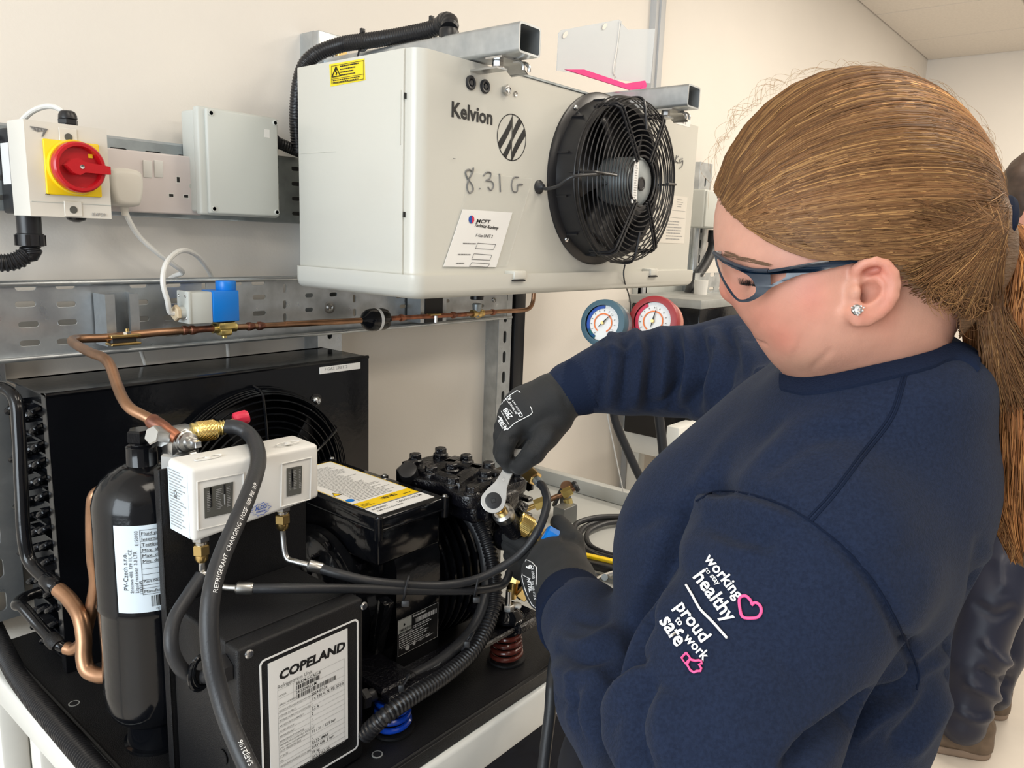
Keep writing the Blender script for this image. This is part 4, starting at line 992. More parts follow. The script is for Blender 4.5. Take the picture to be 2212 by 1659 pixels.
t, x0_, x1_, z0_, z1_ = strut_clamp(885, 940, 628, 690, 'galvanised strut with small pipe clamp, below the left corner of the white cooler')
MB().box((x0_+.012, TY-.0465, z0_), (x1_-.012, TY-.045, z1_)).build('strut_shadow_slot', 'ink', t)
p = hx(934, 683); b = MB().obox(p+Z*.004-Y*.004, X, Y, Z, .015, .008, .0016, .001, 1); b.build('clamp_shell', 'brass', t); MB().hexn(p+Z*.002-Y*.010, p-Z*.012-Y*.010, .0035).build('wing_nut', 'steel', t)
# solenoid valve
sv = thing('solenoid_valve', 'blue solenoid coil on a brass valve body in the copper line', 'valve', hx(483, 713))
b = MB(); p = hx(484, 708); b.cyl(p-X*.020, p+X*.020, .0075, n=16); b.obox(p+Z*.004, X, Y, Z, .014, .012, .006, .002, 2); b.obox(p-Z*.006, X, Y, Z, .010, .009, .006, .003, 2); b.cyl(p-Z*.010, p-Z*.016, .004, n=12); b.build('brass_body', 'brassy', sv, smooth=40)
MB().box(p+np.array([-.015, -.012, .010]), p+np.array([.014, .012, .0125]), .001, 1).build('gasket', 'rubber', sv)
a, c = Wy(460, 629, LY-.022), Wy(518, 693, LY-.022)
MB().box((a[0], LY-.022, c[2]), (c[0], LY+.014, a[2]), .0015, 2).build('coil', 'blue', sv, 'bright blue coil')
q = Wy(478, 629, LY-.004); MB().cyl((q[0]+.008, LY-.004, a[2]-.001), (q[0]+.008, LY-.004, a[2]+.0145), .0155, n=30, bev=.0015).build('coil_cap', 'blue', sv)
d0 = Wy(401, 630, LY-.017); hb = MB().box((d0[0]+.004, LY-.020, c[2]-.001), (a[0], LY+.012, a[2]-.001), .002, 2); hb.build('connector_housing', 'greyp', sv)
sf = MB().obox((d0[0]+.0035, LY-.004, (a[2]+c[2])/2), X, Y, Z, .0025, .0175, (a[2]-c[2])/2+.0005, .0015, 2).build('connector_lid', 'greyp', sv)
for dy in (-.013, .007):
    for dz in (.017, -.016): screw('lid_screw', (d0[0]+.0012, LY-.004+dy+.003, (a[2]+c[2])/2+dz), -X, .0023, 'steel', sv)
gpz = Wy(385, 676, LY-.006); g0 = np.array([d0[0]+.004, LY-.006, gpz[2]]); 
MB().cyl(g0, g0-X*.012, .0095, n=20).build('connector_neck', 'greyp', sv)
MB().hexn(g0-X*.011, g0-X*.018, .0125).build('gland_nut', 'beige', sv)
e = g0-X*.018
hose('white_flex', [e+X*.004, e-X*.006+Z*.002, Wy(362, 650, LY-.012), Wy(352, 610, LY-.012), Wy(358, 572, LY-.006), Wy(378, 548, LY+.01), Wy(400, 541, LY+.02), Wy(425, 552, LY+.035), Wy(445, 576, LY+.055), Wy(458, 602, LY+.08), Wy(462, 640, LY+.09)], .0040, 'whitep', sv, 'white flex looping up from the solenoid')
# wires hanging behind the tray
wr = thing('hanging_flex', 'white flex hanging behind the tray below the solenoid', 'cable', Wy(490, 790, -.03))
hose('flex', [Wy(490, 720, -.03), Wy(492, 745, -.03), Wy(494, 775, -.03), Wy(500, 830, -.03)], .0035, 'whitep', wr)
wr = thing('hanging_flex', 'white flex hanging behind the tray left of the solenoid', 'cable', Wy(300, 790, -.03))
hose('flex', [Wy(296, 735, -.03), Wy(302, 752, -.03), Wy(310, 775, -.03), Wy(330, 840, -.03)], .0030, 'whitep', wr)
# filter drier
p0, p1 = hx(780, 692.5), hx(848, 688)
fdr = thing('filter_drier', 'round black filter drier with white band in the copper line', 'filter drier', (p0+p1)/2)
MB().lathe(p0, p1-p0, [(0, .006), (.006, .010), (.011, .0165), (.018, .0205), (.024, .0215), (.050, .0215), (.058, .0195), (.064, .012), (.068, .0065)], 36).build('shell', 'black', fdr)
d = (p1-p0)/np.linalg.norm(p1-p0); MB().lathe(p0+d*.032, d, [(0, .0219), (.007, .0219)], 36, cap=False).build('band', 'paper', fdr, 'white printed band')
# ball valve with black cap
bv = thing('ball_valve', 'brass line valve with black cap under the white cooler', 'valve', hx(1028, 678))
p = hx(1030, 677); b = MB(); b.cyl(p-X*.016, p+X*.018, .0085, n=18); b.sphere(p+X*.004, .0115, 14); b.build('body', 'brass', bv)
MB().lathe(p-Z*.008, Z, [(0, .0085), (.010, .0085), (.018, .010), (.028, .0105), (.030, .009)], 20).build('neck', 'galvd', bv)
MB().lathe(p+Z*.030-X*.001, Z, [(0, .0135), (.001, .0145), (.011, .0145), (.013, .0125)], 26).build('cap', 'blackp', bv)
# black strut beside the right upright
bs = thing('black_conduit_post', 'straight black vertical post right of the slotted upright', 'post', (1.53, -.03, .9))
q0, q1 = Wy(1105, 640, -.03), Wy(1127, 640, -.03)
MB().box((q0[0], -.045, .89), (q1[0], -.015, 1.47), .003, 2).build('post', 'blackp', bs)
# ================================================================ control box
cbx0, cbx1, cby0, cby1, cbz0, cbz1 = .356, .507, -.630, -.497, pz+.001, 1.105
cb = thing('control_box', 'black plastic control box with white maker data label on its front', 'control box', (.43, -.56, pz))
MB().box((cbx0+.001, cby0+.024, cbz0), (cbx1-.001, cby1, cbz1-.001), .004, 3).build('box_body', 'blackm', cb)
lid = MB().box((cbx0-.001, cby0, cbz0+.001), (cbx1+.001, cby0+.024, cbz1), .004, 3).build('lid', 'blackm', cb)
MB().box((cbx0+.0008, cby0+.0235, cbz0+.002), (cbx1-.0008, cby0+.0255, cbz1-.0003)).build('lid_joint', 'ink', cb, smooth=0)
fy = cby0-.0003
for px, py in ((538, 1413), (786, 1309)):
    p = Wy(px, py, fy); s_ = MB().lathe(p, -Y, [(0, .0048), (.001, .0046), (.002, .0035), (.0022, .001)], 20).build('lid_screw', 'chrome', lid)
lt, rt_, bt = Wy(566, 1428, fy), Wy(773, 1340, fy), .925
x0_, x1_, z1_ = Wy(560, 1440, fy)[0], Wy(774, 1350, fy)[0], Wy(774, 1334, fy)[2]
pl = rrect(x1_-x0_, z1_-bt, .006, (x0_+x1_)/2, (z1_+bt)/2); pin = rrect(x1_-x0_-.0040, z1_-bt-.0040, .0045, (x0_+x1_)/2, (z1_+bt)/2)
plate(pl, [pin], .0004, (0, fy-.0002, 0), X, Z, 'label_border', 'white', lid)
p = Wy(578, 1433, fy); q = Wy(750, 1358, fy); lx0, lx1, lz1 = p[0], q[0], (p[2]+q[2])/2; lz0 = .945
MB().box((lx0, fy-.0006, lz0), (lx1, fy, lz1)).build('data_label', 'paper', lid, 'white printed data label', smooth=0)
LW, LH = lx1-lx0, lz1-lz0; sY = fy-.0008
def lt_(s, u, v, size, m='ink', **k): return text(s, (lx0+u*LW, sY, lz1-v*LW), X, Z, size, m, lid, ext=0, **k)
lt_('COPELAND', .12, .235, .0138, sx=1.14, offset=.046, shear=.12)
u0, ur = .10, .95
rowz = [.345, .445, .548, .608, .665, .72, .78, .84, .90, .96, 1.07, 1.13, 1.19, 1.25, 1.31, 1.37]
rc_ = [(u0*LW, LH-v*LW, (ur-u0)*LW, .0003) for v in rowz]
rc_ += [(u0*LW, LH-1.37*LW, .0003, 1.025*LW), (ur*LW, LH-1.37*LW, .0003, 1.025*LW), (.29*LW, LH-.548*LW, .0003, .203*LW), (.49*LW, LH-1.37*LW, .0003, .822*LW)]
bars((lx0, sY, lz0), X, Z, rc_, 'inkl', lid, 'label_ruling')
bars((lx0, sY, lz0), X, Z, codebars(.32*LW, LH-.440*LW, .30*LW, .0048, 24, 3)+codebars(.32*LW, LH-.543*LW, .52*LW, .0048, 40, 4), 'ink', lid, 'barcode')
lt_('Refrigeration Unit', .10, .33, .0062, 'inkg', sx=.92)
for s_, u, v in (('B8-KM-5-CAG-B', .32, .385), ('24G304363 M', .32, .488), ('2024-07-26', .51, .595), ('1 x 230 V; N; PE; 50 Hz', .51, .653), ('-', .51, .705), ('5.2 A', .51, .770), ('2', .51, .828), ('-', .51, .885), ('-', .51, .945), ('31 / 31 / 22.5 bar', .51, 1.045), ('-', .51, 1.115), ('RL32-3MAF', .51, 1.178), ('DRY AIR  2 bar', .51, 1.236), ('59 kg', .51, 1.296), ('057-2362-00', .51, 1.357)):
    lt_(s_, u, v, .0048, 'ink', sx=.92, offset=.006)
for s_, v in (('MODEL', .425), ('SERIAL NUMBER', .53), ('PRODUCTION DATE(YYYY-MM-DD)', .60), ('POWER SUPPLY', .657), ('POWER SUPPLY CONTROLLER', .712), ('RATED UNIT CURRENT', .772), ('FLUID GROUP', .832), ('REFRIGERANT', .892), ('REFRIGERANT CHARGE', .95), ('MAXIMUM ALLOWABLE PRESSURE', .995), ('(PS) / HIGH / INTERMEDIATE /', 1.03), ('LOW PRESSURE SIDE', 1.063), ('IP RATE', 1.122), ('OIL', 1.182), ('HOLDING CHARGE (DRY AIR)', 1.242)):
    lt_(s_, .115, v, .0029, 'inkg', sx=.95)
lt_('Emerson Europe GmbH in Mikulov 69201,', .12, 1.40, .0036, sx=.95, offset=.01); lt_('Czech Republic', .35, 1.44, .0036, sx=.95, offset=.01)
# glands, knockouts on the left side
for px, py, r_, l_ in ((484, 1435, .0125, .016), (478, 1447, .0125, .004)):
    pass
gq = Wx(492, 1440, cbx0); MB().hexn(gq, gq-X*.012, .0145).build('gland_nut', 'blackp', cb); MB().cyl(gq-X*.011, gq-X*.020, .0105).build('gland_collar', 'rubber', cb)
for px, py in ((492, 1530), (482, 1635)):
    g_ = Wx(px, py, cbx0); MB().lathe(g_, -X, [(0, .008), (.0008, .008), (.0008, .006)], 20).build('knockout', 'blackm', cb)
# black cable with glossy loop into the gland
bc_ = thing('black_supply_cable', 'black cable curving down into the gland on the control box side', 'cable', gq)
GP = gq-X*.020
pts = [Wy(436, 1243, -.53), Wy(408, 1285, -.535), Wy(376, 1340, -.545), Wy(370, 1395, -.555), Wy(388, 1440, -.56), Wy(418, 1462, -.562), Wy(440, 1462, -.563), GP+X*.004]
MB().tube(smooth_path(pts, 8), .0072, 14).build('cable', 'rubber', bc_)
for a in (0, 1):
    c0 = Wy(432+6*a, 1455-6*a, -.570); MB().tube([c0+CRT*(.006*math.cos(t))+CUP*(.0155*math.sin(t))+CFW*(.010*math.cos(t)) for t in np.linspace(0, 2*math.pi, 22)[:-1]], .0028, 8, closed=True).build('bend_guard', 'black', bc_)

# ================================================================ compressor
cp_ = thing('compressor', 'black semi hermetic compressor with ribbed barrel and bolted head', 'compressor', (.70, -.44, pz))
by_, bzc = -.440, 1.012
AX = (0, by_, bzc)
b = MB().lathe((.556, by_, bzc), X, [(0, .05), (.002, .072), (.008, .088), (.014, .094), (.020, .094), (.021, .101), (.034, .101), (.035, .096), (.15, .098), (.152, .103), (.285, .103), (.29, .095), (.30, .085), (.305, .03)], 64)
b.build('motor_barrel', 'black', cp_, smooth=40)
for i, x in enumerate((.718, .733, .748, .763, .778)):
    MB().lathe((x, by_, bzc), X, [(0, .100), (.001, .1135+.0006*i), (.0045, .1135+.0006*i), (.006, .100)], 64, cap=False).build('cooling_rib', 'black', cp_, smooth=40)
b = MB().lathe((.795, by_, bzc), X, [(0, .10), (.001, .116), (.012, .117), (.013, .10)], 64, cap=False); b.build('flange_ring', 'black', cp_)
for i in range(8):       # end cover bolts and radial ribs
    a = R(22.5+45*i); u = Y*math.cos(a)+Z*math.sin(a)
    screw('cover_bolt', np.array([.577, by_, bzc])+u*.0945-X*.001, -X, .0075, 'blackcast', cp_, head='hex')
    MB().obox(np.array([.560, by_, bzc])+u*.062, u, np.cross(u, X), X, .026, .003, .008, .002, 1).build('end_rib', 'blackcast', cp_)
# front flat boss with name plate
b = MB(); zt = 1.085
prof = [(-.556, .935), (-.556, 1.075), (-.548, 1.098), (-.52, 1.112), (-.46, 1.112), (-.46, .935)]
b.prism([(y+.0, z) for y, z in prof], (.622, 0, 0), Y, Z, X*.078); b.build('front_boss', 'black', cp_, smooth=20)
na, nb = Wy(857, 1350, -.5566), Wy(945, 1298, -.5566)
nx0, nx1, nz1, nz0 = na[0]+.001, nb[0], (na[2]+nb[2])/2+.002, .9555
npl = MB().box((nx0, -.5575, nz0-.0), (nx1, -.5562, nz1), .0004, 1).build('name_plate', 'ink', cp_, 'black and silver name plate')
NW, NH = nx1-nx0, nz1-nz0; no = (nx0, -.5576, nz0)
bars(no, X, Z, [(0, NH*.62, NW*.33, NH*.36)], 'greyp', npl, 'silver_field')
text('EMERSON', (nx0+.0025, -.5581, nz0+NH*.66), X, Z, .0052, 'ink', npl, ext=0, offset=.012)
text('COPELAND', (nx0+.002, -.5581, nz0+NH*.54), X, Z, .0045, 'white', npl, ext=0)
MB().add([np.array([nx0+.011, -.5582, nz0+NH*.82])+q for q in (X*.0018, Z*.0022, -X*.0018, -Z*.0022)], [(0,1,2,3)]).build('emblem', 'ink', npl, smooth=0, recalc=False)
bars(no, X, Z, codebars(NW*.43, NH*.72, NW*.55, NH*.13, 24, 8)+scribble(NW*.03, NH*.2, NW*.9, NH*.36, 6, 12, .45)+scribble(NW*.36, NH*.58, NW*.6, NH*.1, 2, 13, .5)+scribble(NW*.36, NH*.9, NW*.5, NH*.06, 1, 14, .7)+[(NW*.08, NH*.17, NW*.8, .0007), (0, 0, NW, .0004), (0, NH-.0004, NW, .0004), (0, 0, .0004, NH), (NW-.0004, 0, .0004, NH)], 'white', npl, 'plate_print', .0004)
MB().lathe((nx0+.017, -.5577, nz0+.0065), -Y, [(0, .0038), (.0003, .0038)], 18).build('mark', 'white', npl)
MB().lathe((nx0+.029, -.5577, nz0+.008), -Y, [(0, .0028), (.0003, .0028)], 6).build('mark', 'white', npl)
text('CE', (nx0+.050, -.5581, nz0+.008), X, Z, .0062, 'white', npl, ext=0, offset=.01)
text('UK', (nx0+.039, -.5581, nz0+.010), X, Z, .0030, 'white', npl, ext=0); text('CA', (nx0+.039, -.5581, nz0+.007), X, Z, .0030, 'white', npl, ext=0)
# terminal box
tx0b, tx1b, ty0b, ty1b = .588, .707, -.560, -.312
MB().box((tx0b+.006, ty0b+.008, 1.088), (tx1b-.004, ty1b-.004, 1.138), .004, 3).build('terminal_box', 'black', cp_)
MB().box((.615, -.53, 1.06), (.69, -.35, 1.095), .004, 2).build('box_neck', 'black', cp_)
tl_ = MB().box((tx0b, ty0b, 1.136), (tx1b, ty1b, 1.1555), .0035, 3).build('terminal_lid', 'black', cp_)
MB().box((tx0b-.001, ty0b-.001, 1.1375), (tx1b+.001, ty1b+.001, 1.1405), .001, 1).build('lid_flange', 'black', tl_)
for x, y in ((tx0b+.001, ty0b+.001), (tx1b-.002, ty0b+.002), (tx0b+.003, ty1b-.002), (tx1b-.002, ty1b-.002), (tx1b-.001, -.435)):
    MB().lathe((x, y, 1.128), Z, [(0, .0052), (.028, .0055), (.0285, .0035)], 18).build('screw_boss', 'black', tl_)
    MB().lathe((x, y, 1.1565), Z, [(0, .0036), (.0018, .0028), (.0012, .001)], 12).build('lid_screw', 'blackcast' if x < .6 else 'steel', tl_)
zt = 1.1557
A, B_, C_, D_ = [Wz(px, py, zt) for px, py in ((690, 1004), (906, 1062), (791, 1100), (640, 1060))]
tlx0, tlx1, tly0, tly1 = tx0b+.010, tx1b-.013, -.520, -.325
lb_ = MB().box((tlx0, tly0, zt-.0004), (tlx1, tly1, zt+.0003)).build('instruction_label', 'paper', tl_, 'printed instruction label with yellow edge', smooth=0)
TW, TH = tlx1-tlx0, tly1-tly0
# text runs along +X (read from the front), lines stacked towards the wall
bars((tlx0, tly0, zt+.0004), X, Y, [(0, 0, TW, .022)], 'yellow', lb_, 'yellow_band', .0001)
bars((tlx0, tly0, zt+.0004), X, Y, [(0, 0, .0012, TH), (TW-.0012, 0, .0012, TH), (0, TH-.0012, TW, .0012)], 'yellow', lb_, 'yellow_border', .0001)
bars((tlx0, tly0, zt+.0006), X, Y, scribble(.014, .026, TW-.020, TH-.040, 34, 31, .35), 'inkl', lb_, 'instruction_print', .0001)
bars((tlx0, tly0, zt+.0006), X, Y, codebars(TW*.42, .010, TW*.28, .007, 12, 6)+scribble(.004, .004, .02, .01, 3, 7, .4)+scribble(TW-.022, .006, .018, .004, 1, 7, .5), 'ink', lb_, 'label_print', .0001)
MB().add([(tlx0+.007+.0058*math.cos(a), tly0+.036+.0058*math.sin(a), zt+.0007) for a in np.linspace(0, 2*math.pi, 24)[:-1]], [tuple(range(23))]).build('blue_sign', 'blue', lb_, smooth=0, recalc=False)
MB().add([(tlx0+.002, tly0+.062, zt+.0007), (tlx0+.014, tly0+.062, zt+.0007), (tlx0+.008, tly0+.074, zt+.0007)], [(0,1,2)]).build('yellow_sign', 'yellow', lb_, smooth=0, recalc=False)
MB().tube([(tlx0+.002, tly0+.062, zt+.0008), (tlx0+.014, tly0+.062, zt+.0008), (tlx0+.008, tly0+.074, zt+.0008)], .0004, 4, closed=True).build('sign_edge', 'ink', lb_)
wl = MB().box((tlx0, -.549, zt-.0004), (tlx1, -.5225, zt+.0003)).build('serial_label', 'paper', tl_, smooth=0)
text('6640809', (tlx0+.004, -.533, zt+.0006), X, Y, .0075, 'inkg', wl, ext=0, offset=.006); text('24G014102 M', (tlx0+.046, -.533, zt+.0006), X, Y, .0075, 'inkg', wl, ext=0, offset=.006)
text('KMF-5-CAG-N0600', (tlx0+.006, -.5405, zt+.0006), X, Y, .0052, 'inkg', wl, ext=0, offset=.006)
# crankcase and cylinder head
MB().box((.800, -.545, .958), (.850, -.36, 1.10), .014, 4).build('crankcase', 'blackcast', cp_, smooth=40)
hb = MB().box((.736, -.585, 1.112), (.832, -.425, 1.150), .010, 4).build('cylinder_block', 'blackcast', cp_, smooth=40)
hd = thing('cylinder_head', '', '', (.777, -.51, 1.15)); hd.parent = cp_; hd.location = hd.location-cp_.location
for kk in ('label', 'category'): del hd[kk]
hz = 1.147
def hs_(x, y): return .790+(x-.790)*.86, -.515+(y+.515)*.90
outline = [(.712, -.600), (.770, -.604), (.800, -.602), (.842, -.60), (.846, -.55), (.838, -.50), (.845, -.45), (.835, -.41), (.79, -.405), (.75, -.41), (.718, -.43), (.714, -.48), (.722, -.52), (.708, -.56)]
P = [hs_(q[0], q[1]) for q in smooth_path([(x, y, 0) for x, y in outline], 4, True)]
plate(P, [], .014, (0, 0, hz+.004), X, Y, 'head_plate', 'blackcast', hd, bev=.002)
for (x, y, L, w_, a) in ((.777, -.53, .05, .012, 20), (.785, -.47, .048, .012, 12), (.745, -.50, .010, .04, 0), (.812, -.51, .010, .05, 8), (.775, -.585, .045, .008, 4)):
    x, y = hs_(x, y); a = R(a); MB().obox((x, y, hz+.014), (math.cos(a), math.sin(a), 0), (-math.sin(a), math.cos(a), 0), Z, L, w_, .006, .0035, 2).build('head_rib', 'blackcast', hd)
for x, y, h in ((.722, -.590, 0), (.768, -.602, 0), (.836, -.590, 0), (.727, -.545, .004), (.738, -.487, .008), (.729, -.443, .006), (.768, -.420, .010), (.825, -.425, .012), (.837, -.475, .004), (.832, -.53, .004), (.790, -.558, .004), (.778, -.495, .006)):
    x, y = hs_(x, y); h *= .45
    MB().lathe((x, y, hz+.008), Z, [(0, .0125), (.006+h, .0115), (.008+h, .0095)], 18).build('bolt_boss', 'blackcast', hd)
    MB().hexn((x, y, hz+.015+h), (x, y, hz+.024+h), .0092).build('head_bolt', 'blackcast', hd)
q = Wy(893, 1034, -.455); q0 = Wy(880, 1014, -.47)
MB().cyl(q+np.array([.006,.004,-.018]), q0, .0125, .0135, 24, .002).build('sight_plug', 'blackp', hd, 'black round plug at the corner of the head')
MB().obox((.775, -.592, hz-.010), X, Y, Z, .035, .012, .016, .006, 3).build('head_front_pad', 'blackcast', hd)
MB().obox((.845, -.52, 1.105), X, Y, Z, .012, .055, .045, .006, 3).build('side_cover', 'blackcast', cp_)
for z in (1.07, 1.14):
    for y in (-.58, -.49): screw('cover_bolt', (.856, y, z), X, .008, 'blackcast', cp_, head='hex')
for z in (1.07, 1.095, 1.12): MB().obox((.858, -.55, z), X, Y, Z, .006, .035, .003, .001, 1).build('side_fin', 'blackcast', cp_)
rng = random.Random(5)
for i in range(9):      # small castings, stubs and fins on the lower right
    x = .815+rng.random()*.04; y = -.59+rng.random()*.04; z = .96+rng.random()*.10
    MB().lathe((x, y, z), (rng.uniform(-.3,.3), -1, rng.uniform(-.4,.4)), [(0, .011), (.012, .0105), (.014, .008), (.020, .007)], 12).build('casting_stub', 'blackcast', cp_)
for x, y in ((.60, -.505), (.64, -.53)):
    MB().obox((x, y, 1.04), X, Y, Z, .010, .010, .04, .003, 2).build('casting_web', 'blackcast', cp_)
MB().obox((.597, -.548, .985), (1,0,0), (0,.96,.25), (0,-.25,.96), .008, .008, .065, .002, 2).build('support_strut', 'black', cp_)
# feet rails
for y in (-.612, -.30):
    MB().box((.545, y-.020, .958), (.835, y+.020, .966), .002, 1).build('foot_rail', 'blackcast', cp_)
MB().box((.545, -.62, .955), (.60, -.30, .970), .003, 1).build('foot_rail', 'blackcast', cp_)
MB().box((.775, -.64, .955), (.83, -.30, .970), .003, 1).build('foot_rail', 'blackcast', cp_)
MB().obox((.862, -.60, .975), (.2,-.98,0), (.98,.2,0), Z, .045, .010, .006, .002, 1).build('foot_bar', 'blackcast', cp_)
# springs
def spring(x, y, m, label):
    s_ = thing('mount_spring', label, 'spring', (x, y, pz))
    n_ = 4.2; t = np.linspace(0, 1, 90); P = np.stack([x+(.0215-.004*t)*np.cos(2*math.pi*n_*t), y+(.0215-.004*t)*np.sin(2*math.pi*n_*t), pz+.0045+.040*t], 1)
    MB().tube(P, .0037, 10).build('coil', m, s_)
    MB().lathe((x, y, pz+.001), Z, [(0, .027), (.003, .027), (.004, .012), (.03, .011)], 26).build('spring_seat', 'blackm', s_)
    MB().lathe((x, y, pz+.044), Z, [(0, .019), (.003, .0205), (.007, .0205), (.010, .016)], 26).build('spring_cup', 'black', s_)
    return s_
spring(.5665, -.612, 'bluep', 'blue coil mounting spring under the left front foot of the compressor')
s2 = spring(.7815, -.612, 'redsp', 'dark red coil mounting spring under the right front foot of the compressor')
x, y = .7815, -.612
MB().lathe((x, y, .970), Z, [(0, .023), (.004, .024), (.008, .021), (.012, .016), (.016, .013)], 24).build('mount_cap', 'black', s2)
MB().cyl((x, y, .984), (x, y, 1.012), .0042).build('stud', 'steel', s2); MB().hexn((x, y, .984), (x, y, .992), .0088).build('nut', 'steel', s2)
MB().lathe((x+.014, y-.004, .984), Z, [(0, .007), (.004, .007), (.005, .004)], 16).build('spacer', 'whitep', s2)
# ================================================================ hoses, cables and fittings
def hose_text(s, P, s0, size, m, par, r, up=1, ang=0., sx=1., name='printed_lettering'):
    """lettering printed along a hose: P = smooth path, s0 = start length, reading along +path"""
    P = np.array(P); L = np.r_[0, np.cumsum(np.linalg.norm(np.diff(P, axis=0), axis=1))]
    T = np.gradient(P, axis=0); T /= np.linalg.norm(T, axis=1)[:, None]
    def g(co):
        u = s0+co[:, 0]; q = np.stack([np.interp(u, L, P[:, k]) for k in range(3)], 1); t = np.stack([np.interp(u, L, T[:, k]) for k in range(3)], 1)
        t /= np.linalg.norm(t, axis=1)[:, None]; v = CAM-q; n = v-t*np.sum(v*t, 1)[:, None]; n /= np.linalg.norm(n, axis=1)[:, None]
        b_ = np.cross(n, t)*up; a = ang+(co[:, 1]-size*.35)/r
        return q+(r+.0002)*(np.cos(a)[:, None]*n+np.sin(a)[:, None]*b_)
    return text(s, (0,0,0), X, Z, size, m, par, name=name, ext=0, sx=sx, bend=g)
# charging hose --------------------------------------------------------
ch = thing('charging_hose', 'thick black charging hose looping in front of the white pressure switch', 'hose', Wy(500, 1659, -.66))
hp_ = [Wy(488, 922, -.475), Wy(515, 924, -.485), Wy(540, 940, -.50), Wy(555, 968, -.535), Wy(557, 1005, -.565), Wy(538, 1065, -.60), Wy(508, 1135, -.625), Wy(478, 1205, -.64), Wy(459, 1270, -.655), Wy(452, 1340, -.665), Wy(457, 1420, -.675), Wy(472, 1490, -.685), Wy(494, 1560, -.70), Wy(524, 1630, -.72), Wy(552, 1690, -.74), Wy(575, 1760, -.77)]
HP = smooth_path(hp_, 10); hr = .0082
MB().tube(HP, hr, 18).build('hose', 'rubber', ch)
RP = HP[::-1]; LL = np.r_[0, np.cumsum(np.linalg.norm(np.diff(RP, axis=0), axis=1))]
def s_at(py, lo=0):
    best = min(range(len(RP)), key=lambda i: abs((lambda q: 829.5-F*((q-CAM)@CUP)/((q-CAM)@CFW))(RP[i])-py)); return LL[best]
hose_text('REFRIGERANT  CHARGING  HOSE  600  PSI  WP', RP, s_at(1284), .0058, 'white', ch, hr, up=1, ang=-.35, sx=.98)
hose_text('SAEJ2196', RP, s_at(1662), .0060, 'white', ch, hr, up=1, ang=-.3)
b0 = Wy(412, 935, -.462); b1 = Wy(458, 929, -.468); b2_ = Wy(488, 923, -.474)
d = (b1-b0)/np.linalg.norm(b1-b0)
kn = MB().lathe(b0, d, [(0, .0085), (.001, .0105), (.003, .011), (.005, .0102), (.006, .011), (.026, .011), (.027, .0100)], 40); kn.build('knurled_coupling', 'brassy', ch, 'knurled brass coupling')
for s_ in (1, -1):     # crossed knurl lines
    for i in range(18):
        a0_ = 2*math.pi*i/18; u = np.cross(d, Z); u /= np.linalg.norm(u); w = np.cross(d, u)
        P = [b0+d*(.007+.018*t)+(u*math.cos(a0_+s_*t*1.6)+w*math.sin(a0_+s_*t*1.6))*.0111 for t in np.linspace(0, 1, 7)]
        kk = MB().tube(P, .0004, 4)
        if i == 0: K = MB()
        K.add(kk.v, kk.f)
    o_ = K.build('knurling', 'brass', ch); o_['kind'] = 'stuff'
MB().tube([b1-d*.004, (b1+b2_)/2, b2_], .0072, 14).build('brass_elbow', 'brassy', ch)
for i in range(3): MB().lathe(b2_-d*(.003+.0035*i), d, [(0, .0078), (.001, .0088), (.002, .0078)], 20).build('barb', 'brassy', ch)
rk_ = Wy(520, 906, -.468); MB().lathe(b1+d*.014+Z*.004, rk_-(b1+d*.014+Z*.004), [(0, .004), (.012, .004)], 10).build('stem', 'brass', ch)
b = MB().lathe(rk_-d*.008, d+Z*.15, [(0, .006), (.002, .0085), (.014, .0085), (.017, .0065)], 10); b.build('red_knob', 'redk', ch, 'small red knob')

# capillary hoses ---------------------------------------------------------
c1 = thing('pressure_hose', 'thin black hose from the right nut of the switch to the compressor head', 'hose', RN)
e1 = [RN+Z*.004, RN-Z*.008, Wy(618, 1203, -.528), Wy(640, 1214, -.54), Wy(668, 1221, -.552)]
MB().tube(smooth_path(e1, 8), .0036, 12).build('steel_elbow', 'steel', c1)
e2 = [Wy(664, 1220, -.551), Wy(694, 1228, -.562)]; MB().lathe(e2[0], e2[1]-e2[0], [(0, .0052), (.002, .0068), (.016, .0068), (.018, .0058)], 18).build('crimp_ferrule', 'steel', c1)
h1 = [Wy(692, 1228, -.562), Wy(740, 1242, -.585), Wy(800, 1256, -.605), Wy(870, 1263, -.618), Wy(950, 1265, -.628), Wy(1020, 1254, -.640), Wy(1075, 1230, -.655), Wy(1125, 1195, -.672), Wy(1163, 1145, -.684), Wy(1181, 1092, -.68), Wy(1177, 1060, -.665), Wy(1163, 1040, -.645)]
MB().tube(smooth_path(h1, 8), .0056, 12).build('hose', 'rubber', c1)
f0, f1 = Wy(1158, 1036, -.64), Wy(1143, 1022, -.625)
MB().lathe(Wy(1169, 1047, -.652), f0-Wy(1169, 1047, -.652), [(0, .0062), (.012, .0062), (.013, .005)], 16).build('crimp_ferrule', 'galvd', c1)
MB().hexn(f0, f1+(f1-f0)*.5, .0105).build('brass_nut', 'brass', c1); MB().cyl(f1, f1+(f1-f0)*1.6, .007).build('brass_neck', 'brass', c1)
c2 = thing('pressure_hose', 'thin black hose from the left nut of the switch over the control box', 'hose', LN)
e1 = [LN+Z*.004, LN-Z*.010, Wy(440, 1240, -.526), Wy(455, 1256, -.53), Wy(480, 1267, -.54), Wy(512, 1270, -.552)]
MB().tube(smooth_path(e1, 8), .0036, 12).build('steel_elbow', 'steel', c2)
q0, q1 = Wy(509, 1270, -.551), Wy(543, 1271, -.562); MB().lathe(q0, q1-q0, [(0, .0050), (.002, .0066), (.016, .0066), (.018, .0056)], 18).build('crimp_ferrule', 'steel', c2)
